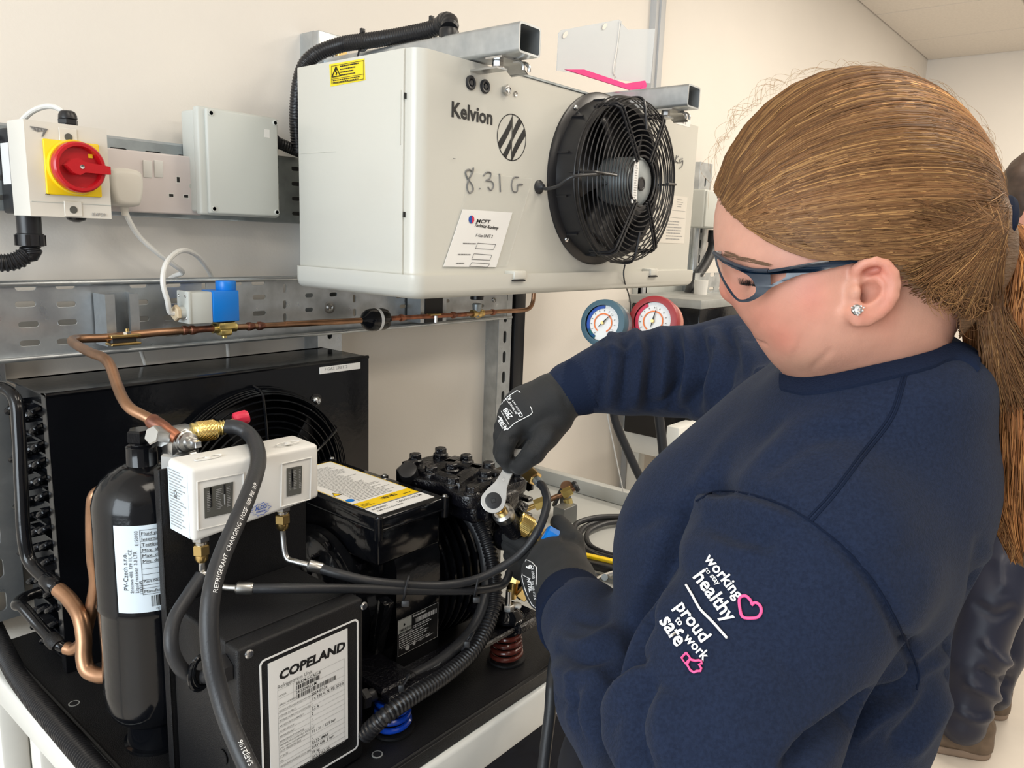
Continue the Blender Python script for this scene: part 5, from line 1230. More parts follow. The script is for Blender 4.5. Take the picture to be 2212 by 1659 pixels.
h2 = [q1, Wy(620, 1271, -.585), Wy(700, 1271, -.60), Wy(780, 1272, -.61), Wy(870, 1275, -.62), Wy(960, 1276, -.63), Wy(1030, 1275, -.64), Wy(1080, 1266, -.645), Wy(1095, 1252, -.645), Wy(1100, 1236, -.64)]
MB().tube(smooth_path(h2, 8), .0052, 12).build('hose', 'rubber', c2)
for px, py, y, lab in ((878, 1270, -.621, 'black cable tie binding the two thin hoses, in front of the compressor name plate'), (1030, 1264, -.642, 'black cable tie binding the two thin hoses, beside the corrugated conduit')):
    p = Wy(px, py, y); t_ = thing('cable_tie', lab, 'cable tie', p)
    MB().tube([p+CRT*.003*math.sin(a)+CUP*.0135*math.sin(a)+CFW*.009*math.cos(a) for a in np.linspace(0, 2*math.pi, 22)[:-1]], .0014, 6, closed=True).build('strap', 'rubber', t_)
    MB().obox(p-CUP*.016-CFW*.008, CRT, CUP, CFW, .0045, .0035, .003, .001).build('tie_head', 'rubber', t_)

# big cable pair from terminal box round to the control box -----------------
lc = thing('corrugated_conduit', 'black corrugated conduit curving round the compressor to the control box', 'conduit', Wy(900, 1520, -.62))
lp1 = [Wy(975, 1072, -.50), Wy(1010, 1098, -.535), Wy(1040, 1140, -.565), Wy(1060, 1200, -.59), Wy(1070, 1270, -.605), Wy(1058, 1340, -.618), Wy(1022, 1405, -.632), Wy(960, 1460, -.642), Wy(890, 1505, -.648), Wy(830, 1548, -.648), Wy(785, 1590, -.63)]
corrugated(smooth_path(lp1, 10), .0103, .0056, .16).build('conduit', 'blackp', lc)
sc = thing('motor_cable', 'smooth black printed cable inside the curve of the corrugated conduit', 'cable', Wy(900, 1480, -.61))
lp2 = [Wy(975, 1098, -.505), Wy(1005, 1112, -.535), Wy(1035, 1160, -.56), Wy(1050, 1225, -.58), Wy(1048, 1290, -.60), Wy(1020, 1360, -.61), Wy(960, 1420, -.616), Wy(890, 1462, -.612), Wy(830, 1490, -.605), Wy(782, 1510, -.60)]
LP2 = smooth_path(lp2, 10); MB().tube(LP2, .0078, 14).build('cable', 'rubber', sc)
R2 = LP2[::-1]; L2_ = np.r_[0, np.cumsum(np.linalg.norm(np.diff(R2, axis=0), axis=1))]
i_ = min(range(len(R2)), key=lambda i: abs(1106+F*((R2[i]-CAM)@CRT)/((R2[i]-CAM)@CFW)-868))
hose_text('\u00d6LFLEX   CLASSIC', R2, L2_[i_], .0055, 'inkl', sc, .0078, up=1, ang=-.5, sx=1.2)
MB().hexn(Wy(792, 1507, -.60), Wy(776, 1513, -.60), .0125).build('gland_nut', 'blackp', sc)
for k_, (px, py, y) in enumerate(((870, 1478, -.622), (1010, 1385, -.628))):
    p = Wy(px, py, y); t_ = thing('cable_tie', 'black cable tie on the motor cable, '+('near the control box' if k_ == 0 else 'at its outer bend'), 'cable tie', p)
    MB().tube([p+(CRT*.5-CUP*.6)*.0001+CUP*.011*math.sin(a)+CRT*.008*math.sin(a)+CFW*.011*math.cos(a) for a in np.linspace(0, 2*math.pi, 22)[:-1]], .0014, 6, closed=True).build('strap', 'rubber', t_)
    MB().obox(p-CFW*.011, CRT, CUP, CFW, .0035, .004, .003, .001).build('tie_head', 'rubber', t_)
# left bench conduit
lf = thing('corrugated_conduit', 'black corrugated conduit lying along the left edge of the bench', 'conduit', Wz(120, 1560, .885))
pts = [Wz(-60, 1250, .93), Wz(-25, 1330, .915), Wz(2, 1390, .905), Wz(35, 1455, .902), Wz(75, 1510, .904), Wz(120, 1563, .906), Wz(180, 1632, .908), Wz(240, 1700, .908), Wz(300, 1780, .905)]
corrugated(smooth_path(pts, 10), .0128, .0050, .15).build('conduit', 'blackp', lf)
# hanging hose in front of bench right
hh = thing('hanging_hose', 'black hose hanging down in front of the bench beside the sleeve', 'hose', W(1185, 1659, .98))
hose('hose', [Wz(1330, 1300, .896), Wz(1255, 1340, .896), Wz(1215, 1385, .899), W(1200, 1420, 1.0), W(1192, 1480, 1.0), W(1188, 1540, .995), W(1178, 1620, .99), W(1170, 1700, .985), W(1165, 1780, .98)], .0078, 'rubber', hh, n=14)

# ================================================================ service valve, brass coupling and wrench
sv2 = thing('suction_valve', 'black service valve with steel stem nut held by the left glove', 'valve', W(1110, 1140, 1.08))
st0, st1 = W(1078, 1096, 1.010), W(1100, 1128, 1.035)
d = (st1-st0)/np.linalg.norm(st1-st0)
MB().cyl(st0-d*.006, st0+d*.010, .0052).build('square_stem', 'brass', sv2)
MB().cyl(st0+d*.004, st0+d*.012, .0078).build('stem_bush', 'brass', sv2)
MB().lathe(st0+d*.009, d, [(0, .011), (.003, .0145), (.013, .0145), (.016, .013)], 28).build('stem_nut', 'steel', sv2)
b = MB(); b.cyl(st0+d*.022, st0+d*.055, .0135, .0150); b.sphere(W(1112, 1145, 1.06), .019, 16); b.cyl(W(1112, 1145, 1.06), W(1085, 1165, 1.10), .016); b.build('valve_body', 'blackcast', sv2)
MB().hexn(W(1113, 1098, 1.06), W(1132, 1110, 1.06), .0145).build('black_nut', 'blackcast', sv2)
k0, k1 = W(1118, 1124, 1.045), W(1162, 1152, 1.045); d = (k1-k0)/np.linalg.norm(k1-k0); Lk = np.linalg.norm(k1-k0)
MB().cyl(W(1105, 1120, 1.05), k0+d*.004, .008).build('port', 'blackcast', sv2)
cpg = thing('quick_coupler', 'knurled brass coupler with blue knob screwed on the suction valve', 'coupler', k0)
MB().lathe(k0, d, [(0, .0125), (.001, .0142), (.003, .0142), (.0045, .0132), (.005, .0142), (Lk-.012, .0142), (Lk-.010, .0115), (Lk, .0100)], 44).build('knurled_sleeve', 'brassy', cpg)
K = MB(); u = np.cross(d, Z); u /= np.linalg.norm(u); w = np.cross(d, u)
for i in range(40):
    a = 2*math.pi*i/40; q = (u*math.cos(a)+w*math.sin(a))*.0142; kk = MB().tube([k0+d*.006+q, k0+d*(Lk-.0125)+q], .0004, 4); K.add(kk.v, kk.f)
K.build('knurling', 'brass', cpg)['kind'] = 'stuff'
n0 = k1-d*.002; MB().hexn(n0, n0+d*.012, .0112).build('brass_nut', 'brass', cpg)
MB().cyl(n0+d*.010, n0+d*.022, .008).build('brass_neck', 'brassy', cpg)
bk = W(1190, 1160, .992); MB().lathe(bk-d*.010, d, [(0, .009), (.002, .0125), (.016, .0135), (.019, .011)], 9).build('blue_knob', 'blue', cpg, 'blue valve knob')
MB().tube(smooth_path([n0+d*.016, W(1176, 1172, 1.045), W(1184, 1186, 1.043), W(1180, 1198, 1.043)], 5), .0066, 12).build('brass_elbow', 'brassy', cpg)
# ratchet wrench
wr_ = thing('ratchet_wrench', 'flat silver ratchet wrench gripped by the right glove', 'wrench', W(1065, 1085, 1.05))
wo, we = W(1066, 1082, 1.000), W(1101, 1010, 1.010); w3 = W(1122, 960, 1.0)
a1 = (we-wo)/np.linalg.norm(we-wo); nn = -CFW-d*.0; nn = nn-a1*(nn@a1); nn = nn+CUP*.25; nn = nn-a1*(nn@a1); nn /= np.linalg.norm(nn); a2 = np.cross(nn, a1)
Lw = np.linalg.norm(we-wo)
out = []
for t in np.linspace(math.pi*.5, math.pi*1.5, 20): out.append((.0158*math.cos(t), .0158*math.sin(t)))
out += [(.010, -.0135), (.022, -.0085), (.034, -.0068), (Lw+.035, -.0068), (Lw+.04, 0), (Lw+.035, .0068), (.034, .0068), (.022, .0085), (.010, .0135)]
for k_, dz in enumerate((.0035, -.0025)):
    plate(out, [], .0028, wo+nn*dz, a1, a2, 'handle_plate', 'chrome' if k_ else 'steel', wr_, bev=.0004)
plate([(x*.94+.0006, y*.90) for x, y in out], [], .003, wo+nn*.0005, a1, a2, 'handle_core', 'ink', wr_)
rr = MB().lathe(wo+nn*.0045, nn, [(0, .0108), (.0010, .0108), (.0012, .0095)], 36); rr.build('ratchet_ring', 'blackp', wr_)
MB().obox(wo+nn*.0058, a1*.8+a2*.6, a2*.8-a1*.6, nn, .0030, .0030, .0006, .0004, 1).build('square_drive', 'ink', wr_)
MB().lathe(wo+nn*.0060, nn, [(0, .0015), (.0004, .0015)], 10).build('stem_tip', 'steel', wr_)
for t in (.030, .058): MB().lathe(wo+a1*t+nn*.005, nn, [(0, .0024), (.0008, .002)], 14).build('rivet', 'chrome', wr_)

# brass and yellow parts below the hose, right of the conduit
yv = thing('ball_valve', 'small brass valve with yellow plastic handle below the suction valve', 'valve', W(1120, 1240, 1.1))
q = W(1122, 1190, 1.10); b = MB(); b.obox(W(1121, 1193, 1.10), CRT, CUP*.96+CFW*.3, CFW, .011, .006, .003, .001); b.build('yellow_handle', 'yellow', yv, 'yellow plastic handle')
MB().obox(W(1127, 1222, 1.10), CRT*.9-CUP*.4, CUP*.9+CRT*.4, CFW, .012, .010, .004, .002).build('yellow_tag', 'yellow', yv)
MB().cyl(W(1118, 1205, 1.105), W(1110, 1245, 1.105), .005).build('stem', 'brass', yv)
MB().hexn(W(1112, 1238, 1.105), W(1108, 1258, 1.105), .010).build('brass_nut', 'brassy', yv)
MB().cyl(W(1108, 1256, 1.105), W(1104, 1290, 1.11), .008).build('brass_body', 'brass', yv)
MB().hexn(W(1122, 1275, 1.10), W(1140, 1290, 1.10), .010).build('brass_nut', 'brass', yv)

# copper and brass assembly on its grey block, right part of bench
gb0 = Wz(1225, 1128, bz)
ga = thing('pipe_assembly', 'brass and copper pipe fitting resting on a grey steel block on the bench', 'pipe fitting', gb0)
dpt = depth(gb0)
bl0 = gb0+Z*.0; MB().box((gb0[0]-.030, gb0[1]-.012, bz+.0005), (gb0[0]+.020, gb0[1]+.018, bz+.040), .001, 1).build('steel_block', 'galvg', ga, smooth=0)
MB().box((gb0[0]+.015, gb0[1]+.020, bz+.0005), (gb0[0]+.040, gb0[1]+.034, bz+.052), .001, 1).build('block_flange', 'galvg', ga, smooth=0)
def GA(px, py): return W(px, py, dpt+.01)
A0, A1, A2, A3, A4 = GA(1118, 1108), GA(1155, 1092), GA(1186, 1080), GA(1214, 1068), GA(1246, 1052)
MB().cyl(A0, A1, .0060).build('copper_pipe', 'brass', ga); MB().hexn(A1, A1+(A2-A1)*.7, .0135).build('brass_nut', 'brassy', ga)
MB().cyl(A1+(A2-A1)*.7, A2, .010).build('brass_neck', 'brassy', ga); MB().cyl(A2, A3, .0060).build('copper_pipe', 'copper', ga)
MB().hexn(A3, A3+(A4-A3)*.65, .0125).build('brass_nut', 'brassy', ga); MB().cyl(A3+(A4-A3)*.6, A4, .006).build('copper_pipe', 'copper', ga)
MB().cyl(GA(1226, 1078), GA(1230, 1096), .010).build('brass_leg', 'brassy', ga)
MB().lathe(GA(1224, 1052), -CFW, [(-.004, .0135), (0, .0145), (.004, .0135), (.004, .006)], 26).build('copper_cap', 'copper', ga)
MB().lathe(GA(1240, 1053), A4-A3, [(0, .013), (.006, .0135), (.010, .010)], 22).build('rubber_end', 'rubber', ga)
MB().tube(smooth_path([GA(1196, 1094), GA(1206, 1072), GA(1214, 1056)], 4), .005, 8).build('black_clip', 'rubber', ga)

# coiled hose on the bench with yellow ends
hc = thing('coiled_hose', 'coiled thin black hose with yellow collar lying on the bench', 'hose', Wz(1300, 1165, bz))
cc0 = Wz(1345, 1163, bz)
def onb(px, py, h=.007): return Wz(px, py, bz+h)
coil = [onb(1380, 1120), onb(1345, 1122), onb(1300, 1126), onb(1262, 1140), onb(1250, 1165), onb(1268, 1188), onb(1310, 1203), onb(1360, 1213), onb(1420, 1220)]
MB().tube(smooth_path(coil, 8), .0062, 10).build('hose_turn', 'rubber', hc)
coil = [onb(1385, 1116, .018), onb(1340, 1116, .018), onb(1290, 1118, .018), onb(1248, 1130, .016), onb(1240, 1150, .014), onb(1256, 1180, .01), onb(1300, 1206, .008), onb(1360, 1222, .007), onb(1420, 1230, .007)]
MB().tube(smooth_path(coil, 8), .0062, 10).build('hose_turn', 'rubber', hc)
coil = [onb(1345, 1126, .012), onb(1305, 1132, .012), onb(1270, 1150, .011), onb(1272, 1175, .01), onb(1300, 1192, .009), onb(1350, 1206, .008), onb(1400, 1214, .008)]
MB().tube(smooth_path(coil, 8), .0055, 10).build('hose_turn', 'rubber', hc)
MB().cyl(onb(1343, 1124, .010), onb(1357, 1123, .010), .0085).build('yellow_collar', 'yellow', hc, 'yellow collar')
ym = thing('utility_knife', 'black and yellow handheld tool lying on the bench behind the left glove', 'tool', Wz(1300, 1215, bz))
b = MB(); P0, P1_ = Wz(1250, 1208, bz+.010), Wz(1345, 1230, bz+.010); dd = (P1_-P0)/np.linalg.norm(P1_-P0); sd_ = np.cross(Z, dd)
b.obox((P0+P1_)/2-Z*.003, dd, sd_, Z, np.linalg.norm(P1_-P0)/2, .012, .0075, .003, 2); b.build('grip', 'blackp', ym)
MB().obox(Wz(1292, 1206, bz+.016), dd, sd_, Z, .034, .0065, .004, .002, 2).build('yellow_back', 'yellow', ym)
MB().obox(Wz(1337, 1219, bz+.016), dd, sd_, Z, .012, .0045, .003, .001, 1).build('yellow_slider', 'yellow', ym)
sp_ = thing('pliers', 'pale metal pliers lying on the bench in front of the yellow tool', 'pliers', Wz(1300, 1250, bz))
def ob(px, py, h=.006): return Wz(px, py, bz+h)
MB().tube(smooth_path([ob(1262, 1236), ob(1290, 1240), ob(1312, 1248), ob(1345, 1262)], 6), .0050, 8).build('jaw', 'steel', sp_)
MB().tube(smooth_path([ob(1275, 1262), ob(1300, 1246), ob(1330, 1236), ob(1350, 1232)], 6), .0048, 8).build('jaw', 'steel', sp_)
MB().tube(smooth_path([ob(1276, 1266), ob(1300, 1276), ob(1330, 1280), ob(1350, 1284)], 6), .0055, 8).build('handle', 'dimgrey', sp_)
MB().cyl(ob(1306, 1247, .010), ob(1306, 1247, .013), .006).build('pivot', 'galvd', sp_)
# ================================================================ sculpting kit: signed distance shapes -> one smooth mesh
from mathutils.bvhtree import BVHTree
class Sculpt:
    def __init__(s): s.ops = []
    def cone(s, a, b, ra, rb, k=.02, sub=False, mat_=None):
        a, b = np.array(a, float), np.array(b, float); r = max(ra, rb)
        s.ops.append(('c', (a, b, ra, rb), k, sub, np.minimum(a, b)-r, np.maximum(a, b)+r)); return s
    def ell(s, c, ax, r, k=.02, sub=False):
        c = np.array(c, float); ax = np.array(ax, float); r = np.array(r, float); m = r.max()
        s.ops.append(('e', (c, ax, r), k, sub, c-m, c+m)); return s
    def chain(s, pts, rs, k=.02, sub=False):
        for i in range(len(pts)-1): s.cone(pts[i], pts[i+1], rs[i], rs[i+1], k if i else k, sub)
        return s
    @staticmethod
    def dist(kind, q, P):
        if kind == 'c':
            a, b, ra, rb = q; ab = b-a; t = np.clip(((P-a)@ab)/max(ab@ab, 1e-12), 0, 1)
            return np.linalg.norm(P-(a+t[..., None]*ab), axis=-1)-(ra+(rb-ra)*t)
        c, ax, r = q; L = (P-c)@ax.T; k0 = np.linalg.norm(L/r, axis=-1); k1 = np.linalg.norm(L/(r*r), axis=-1)+1e-9
        return k0*(k0-1)/k1
    def mesh(s, h, smooth=2, crop=None):
        lo = np.min([o[4] for o in s.ops if not o[3]], axis=0)-3*h; hi = np.max([o[5] for o in s.ops if not o[3]], axis=0)+3*h
        if crop is not None: lo = np.maximum(lo, crop[0]); hi = np.minimum(hi, crop[1])
        n = np.ceil((hi-lo)/h).astype(int)+1
        f = np.full(n, .05, np.float32)
        gx = [lo[i]+h*np.arange(n[i]) for i in range(3)]
        for kind, q, k, sub, b0, b1 in s.ops:
            i0 = np.maximum(np.floor((b0-k-3*h-lo)/h).astype(int), 0); i1 = np.minimum(np.ceil((b1+k+3*h-lo)/h).astype(int)+1, n)
            if np.any(i1 <= i0): continue
            G = np.stack(np.meshgrid(*[gx[i][i0[i]:i1[i]] for i in range(3)], indexing='ij'), -1)
            d = Sculpt.dist(kind, q, G).astype(np.float32); sl = tuple(slice(i0[i], i1[i]) for i in range(3)); e = f[sl]
            if sub: hh = np.clip(.5-.5*(e+d)/k, 0, 1); f[sl] = e*(1-hh)-d*hh+k*hh*(1-hh)
            else: hh = np.clip(.5+.5*(e-d)/k, 0, 1); f[sl] = e*(1-hh)+d*hh-k*hh*(1-hh)
        return surface_nets(f, lo, h, smooth)
def surface_nets(f, lo, h, smooth):
    ins = f < 0; nx, ny, nz = f.shape
    c = np.zeros((nx-1, ny-1, nz-1), np.int8)
    for dx in (0, 1):
        for dy in (0, 1):
            for dz in (0, 1): c += ins[dx:nx-1+dx, dy:ny-1+dy, dz:nz-1+dz]
    act = (c > 0) & (c < 8); idx = np.argwhere(act); nid = -np.ones(act.shape, np.int64); nid[act] = np.arange(len(idx))
    acc = np.zeros((len(idx), 3)); cnt = np.zeros(len(idx))
    corners = [(a, b, d) for a in (0, 1) for b in (0, 1) for d in (0, 1)]
    val = {q: f[idx[:, 0]+q[0], idx[:, 1]+q[1], idx[:, 2]+q[2]] for q in corners}
    for q in corners:
        for ax in range(3):
            if q[ax] == 0:
                q2 = tuple(q[i]+(i == ax) for i in range(3)); v0, v1 = val[q], val[q2]; m = (v0 < 0) != (v1 < 0)
                t = np.where(m, v0/(v0-v1+1e-20), 0); p = np.array(q, float)[None].repeat(len(idx), 0); p[:, ax] += t
                acc[m] += p[m]; cnt[m] += 1
    V = lo+h*(idx+acc/cnt[:, None]); F_ = []
    for ax in range(3):
        u, v = (ax+1) % 3, (ax+2) % 3
        a = [slice(None)]*3; b = [slice(None)]*3; a[ax] = slice(0, -1); b[ax] = slice(1, None)
        s0, s1 = ins[tuple(a)], ins[tuple(b)]; e = np.argwhere(s0 != s1); e = e[(e[:, u] > 0) & (e[:, v] > 0) & (e[:, u] < f.shape[u]-1) & (e[:, v] < f.shape[v]-1)]
        du = np.zeros(3, int); du[u] = 1; dv = np.zeros(3, int); dv[v] = 1
        q = [nid[tuple((e-x).T)] for x in (du+dv, dv, du*0, du)]
        q = np.stack(q, 1); fl = s0[tuple(e.T)]; q[~fl] = q[~fl][:, ::-1]; F_.append(q)
    F_ = np.concatenate(F_); F_ = F_[(F_ >= 0).all(1)]
    E_ = np.concatenate([F_[:, [0, 1]], F_[:, [1, 2]], F_[:, [2, 3]], F_[:, [3, 0]]])
    for _ in range(smooth): V = lap(V, E_, .5)
    return V, F_
def lap(V, E_, w):
    A = np.zeros_like(V); n = np.zeros(len(V))
    for k in range(3): A[:, k] = np.bincount(E_[:, 0], V[E_[:, 1], k], len(V))+np.bincount(E_[:, 1], V[E_[:, 0], k], len(V))
    n = np.bincount(E_[:, 0], minlength=len(V))+np.bincount(E_[:, 1], minlength=len(V))
    return V*(1-w)+w*A/np.maximum(n, 1)[:, None]
def vnormals(V, F_):
    a, b, c, d = [V[F_[:, i]] for i in range(4)]; fn = np.cross(c-a, d-b); N = np.zeros_like(V)
    for i in range(4):
        for k in range(3): N[:, k] += np.bincount(F_[:, i], fn[:, k], len(V))
    return N/(np.linalg.norm(N, axis=1)[:, None]+1e-12)
def topx(V):
    q = V-CAM; d = q@CFW; return 1106+F*(q@CRT)/d, 829.5-F*(q@CUP)/d, d
def seg_dist(x, y, pts):
    """distance and arclength fraction to a polyline, all in frame pixels"""
    best = np.full(len(x), 1e9); bt = np.zeros(len(x)); n = len(pts)-1
    for i in range(n):
        ax, ay = pts[i]; bx, by = pts[i+1]; dx, dy = bx-ax, by-ay; L = dx*dx+dy*dy+1e-9
        t = np.clip(((x-ax)*dx+(y-ay)*dy)/L, 0, 1); d = np.hypot(x-ax-t*dx, y-ay-t*dy); m = d < best
        best[m] = d[m]; bt[m] = (i+t[m])/n
    return best, bt
def folds(V, F_, strokes, gain=1., front=True):
    """cloth folds: (polyline, width px, height m) ridges (+) and creases (-) pushed along the normal"""
    N = vnormals(V, F_); x, y, d = topx(V); D_ = np.zeros(len(V)); fac = np.sum(N*(CAM-V), 1) > 0 if front else np.ones(len(V), bool)
    for s_ in strokes:
        pts, w, a = s_[:3]; rng_ = s_[3] if len(s_) > 3 else (0, 9)
        P = smooth_path([(p[0], p[1], 0) for p in pts], 5)[:, :2]
        x0, y0 = P.min(0)-3*w; x1, y1 = P.max(0)+3*w
        m = (x > x0) & (x < x1) & (y > y0) & (y < y1) & (d > rng_[0]) & (d < rng_[1]) & fac
        if not m.any(): continue
        r_, t = seg_dist(x[m], y[m], P); D_[m] += gain*a*np.exp(-(r_/w)**2)*np.clip(np.minimum(t, 1-t)*5, 0, 1)**.5
    return V+N*D_[:, None]
def fnoise(V, sc, seed=0):
    r_ = np.random.default_rng(seed); o = np.zeros(len(V))
    for i in range(14):
        k = r_.normal(size=3); k /= np.linalg.norm(k); f_ = sc*(.5+1.8*r_.random()); o += np.sin(V@k*f_+r_.random()*6.28)/(.6+f_/sc)
    return o/4
def mesh_obj(name, V, F_, m, parent, label=None, cols=None):
    me = bpy.data.meshes.new(name); off = np.array(wloc(parent)); W_ = (V-off).astype(np.float32)
    me.vertices.add(len(V)); me.vertices.foreach_set('co', W_.ravel()); n = len(F_); w = F_.shape[1]
    me.loops.add(n*w); me.loops.foreach_set('vertex_index', F_.astype(np.int32).ravel())
    me.polygons.add(n); me.polygons.foreach_set('loop_start', np.arange(0, n*w, w, dtype=np.int32))
    me.update(calc_edges=True); me.validate(); me.materials.append(MT[m] if isinstance(m, str) else m); me.shade_smooth()
    if cols is not None:
        at = me.color_attributes.new('Col', 'FLOAT_COLOR', 'POINT'); at.data.foreach_set('color', np.c_[cols, np.ones(len(V))].astype(np.float32).ravel())
    o = link(name, me, parent)
    if label: o['label'] = label
    return o
class Skin:
    """raycast helper onto a finished mesh, from the photographer's side"""
    def __init__(s, V, F_): s.t = BVHTree.FromPolygons([tuple(v) for v in V.tolist()], [tuple(q) for q in F_.tolist()])
    def hit(s, px, py, off=0., dmin=0.):
        d = ray(px, py); d = d/np.linalg.norm(d); o = CAM+d*dmin; h_ = s.t.ray_cast(Vector(o), Vector(d))
        if h_[0] is None: return None, None
        n = np.array(h_[1]); n = n if n@d < 0 else -n
        return np.array(h_[0])+n*off, n
    def path(s, pts, off, step=6):
        P = smooth_path([(p[0], p[1], 0) for p in pts], 6); o = [s.hit(q[0], q[1], off)[0] for q in P]; return [q for q in o if q is not None]
    def text(s, txt, px, py, ang, size, m, parent, offs=.0006, sx=1., bold=.02, ext=.0, name='lettering', shear=0., spacing=1.):
        ca, sa = math.cos(R(ang)), math.sin(R(ang))
        def g(co):
            out = np.zeros_like(co)
            for i, (u, v, z) in enumerate(co):
                x = px+ca*u+sa*v; y = py+sa*u-ca*v; h_, n = s.hit(x, y, offs); out[i] = h_ if h_ is not None else (out[i-1] if i else s.hit(px, py, offs)[0])
            return out
        return text(txt, (0,0,0), X, Z, size, m, parent, name=name, sx=sx, offset=bold, ext=0, bend=g, shear=shear, spacing=spacing)
    def poly(s, pts, m, parent, name, offs=.0006, w=None, closed=True):
        """outline stroke on the surface"""
        P = [s.hit(a, b, offs)[0] for a, b in pts]; return MB().tube(P, w, 6, closed=closed).build(name, m, parent)
def ap(px, py, d): return W(px, py, d)
def E3(px, py, d, ra, rb, rw, ang=0., tilt=0.):
    """ellipsoid: image-plane semi axes in pixels at depth d (ra along angle), rw metres in depth"""
    c = W(px, py, d); s_ = d/F; a = R(ang); e1 = CRT*math.cos(a)-CUP*math.sin(a); e2 = CRT*math.sin(a)+CUP*math.cos(a); e3 = CFW
    if tilt: t = R(tilt); e1, e3 = e1*math.cos(t)+e3*math.sin(t), -e1*math.sin(t)+e3*math.cos(t)
    return c, np.array([e1, e2, e3]), (ra*s_, rb*s_, rw)
def C2(p, q, k=.02):        # (px, py, depth, radius px)
    return (W(*p[:3]), W(*q[:3]), p[3]*p[2]/F, q[3]*q[2]/F, k)

# ================================================================ the woman in the foreground
wm = thing('person', 'woman in navy sweatshirt, safety glasses and black gloves working on the compressor', 'person', (.72, -1.02, 0))
# ---- head, ear and neck: one skin mesh
H = Sculpt()
H.ell(*E3(1852, 490, .605, 280, 310, .073, 1), k=.01)
H.ell(*E3(1698, 478, .612, 134, 130, .062), k=.03)
H.ell(*E3(1722, 585, .605, 128, 128, .060), k=.03)
H.ell(*E3(1756, 662, .588, 114, 90, .044), k=.02)
H.ell(*E3(1750, 716, .605, 78, 74, .050), k=.02)
H.ell(*E3(1728, 752, .606, 38, 36, .030), k=.02)
H.ell(*E3(1676, 716, .618, 24, 24, .022), k=.012)
H.cone(*C2((1600, 552, .620, 24), (1648, 548, .585, 20), .015))
H.cone(*C2((1590, 592, .628, 14), (1578, 626, .628, 15), .010))
H.cone(*C2((1578, 626, .628, 15), (1604, 630, .616, 14), .008))
H.ell(*E3(1835, 700, .595, 90, 60, .034), k=.04)
H.cone(*C2((1840, 660, .615, 128), (1905, 860, .640, 142), .03))
H.cone(*C2((1780, 740, .612, 62), (1850, 850, .66, 150), .025))
H.ell(*E3(1612, 600, .588, 30, 18, .008), k=.014, sub=True)        # eye socket
H.ell(*E3(1622, 604, .600, 24, 19, .013), k=.006)                   # closed lid
# ear
de = .531
def EP(px, py, dd=0.): return W(px, py, de+dd)
H.ell(*E3(1886, 626, de+.008, 46, 60, .010, -8), k=.008)
H.ell(*E3(1852, 678, de+.004, 24, 20, .0085), k=.008)
helix = [(1850,600,.004),(1852,582,.001),(1868,569,-.002),(1890,566,-.004),(1912,574,-.005),(1926,592,-.005),(1930,615,-.004),(1926,640,-.003),(1914,660,-.001),(1896,676,.001),(1874,688,.002),(1854,692,.002)]
H.chain([EP(*q) for q in helix], [(.0034, .0036, .0038, .004, .0042, .0044, .0044, .0044, .0044, .0046, .005, .005)[i] for i in range(12)], k=.003)
H.chain([EP(1874, 590, .001), EP(1893, 596, -.002), EP(1902, 615, -.003), EP(1900, 640, -.002), EP(1880, 662, 0)], [.0022, .0026, .003, .003, .003], k=.003)
H.ell(*E3(1884, 586, de-.003, 20, 8, .006, -15), k=.003, sub=True)
H.ell(*E3(1876, 628, de-.001, 22, 20, .010, -10), k=.004, sub=True)
H.ell(*E3(1866, 640, de+.004, 13, 14, .012), k=.003, sub=True)
H.ell(*E3(1844, 632, de+.004, 12, 17, .0075), k=.005)
hv, hf = H.mesh(.0019, 1, crop=(W(1862, 425, .6)-.5, W(1862, 425, .6)+.5))
hv = folds(hv, hf, [([(1800,752),(1775,776),(1752,798)], 8, -.0009), ([(1606,660),(1618,690),(1634,718)], 12, -.0006), ([(1626,733),(1646,741),(1660,744)], 4, -.0016), ([(1640,700),(1690,738),(1720,752)], 26, .0015)])
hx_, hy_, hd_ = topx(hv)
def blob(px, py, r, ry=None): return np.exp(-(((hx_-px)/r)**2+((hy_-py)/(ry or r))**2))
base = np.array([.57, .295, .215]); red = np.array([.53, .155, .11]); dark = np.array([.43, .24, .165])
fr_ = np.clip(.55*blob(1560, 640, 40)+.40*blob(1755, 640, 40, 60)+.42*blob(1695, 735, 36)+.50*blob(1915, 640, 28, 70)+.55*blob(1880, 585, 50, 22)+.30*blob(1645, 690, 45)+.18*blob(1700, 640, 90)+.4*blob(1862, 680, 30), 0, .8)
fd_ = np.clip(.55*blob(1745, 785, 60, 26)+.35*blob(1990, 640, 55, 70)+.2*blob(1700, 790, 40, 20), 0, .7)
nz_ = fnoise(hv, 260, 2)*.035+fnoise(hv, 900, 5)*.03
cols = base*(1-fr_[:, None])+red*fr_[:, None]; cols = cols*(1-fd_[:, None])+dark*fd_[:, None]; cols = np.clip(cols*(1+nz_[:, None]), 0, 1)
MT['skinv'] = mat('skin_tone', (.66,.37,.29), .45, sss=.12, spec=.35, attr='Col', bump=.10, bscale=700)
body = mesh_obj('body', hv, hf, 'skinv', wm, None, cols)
hs = Skin(hv, hf)
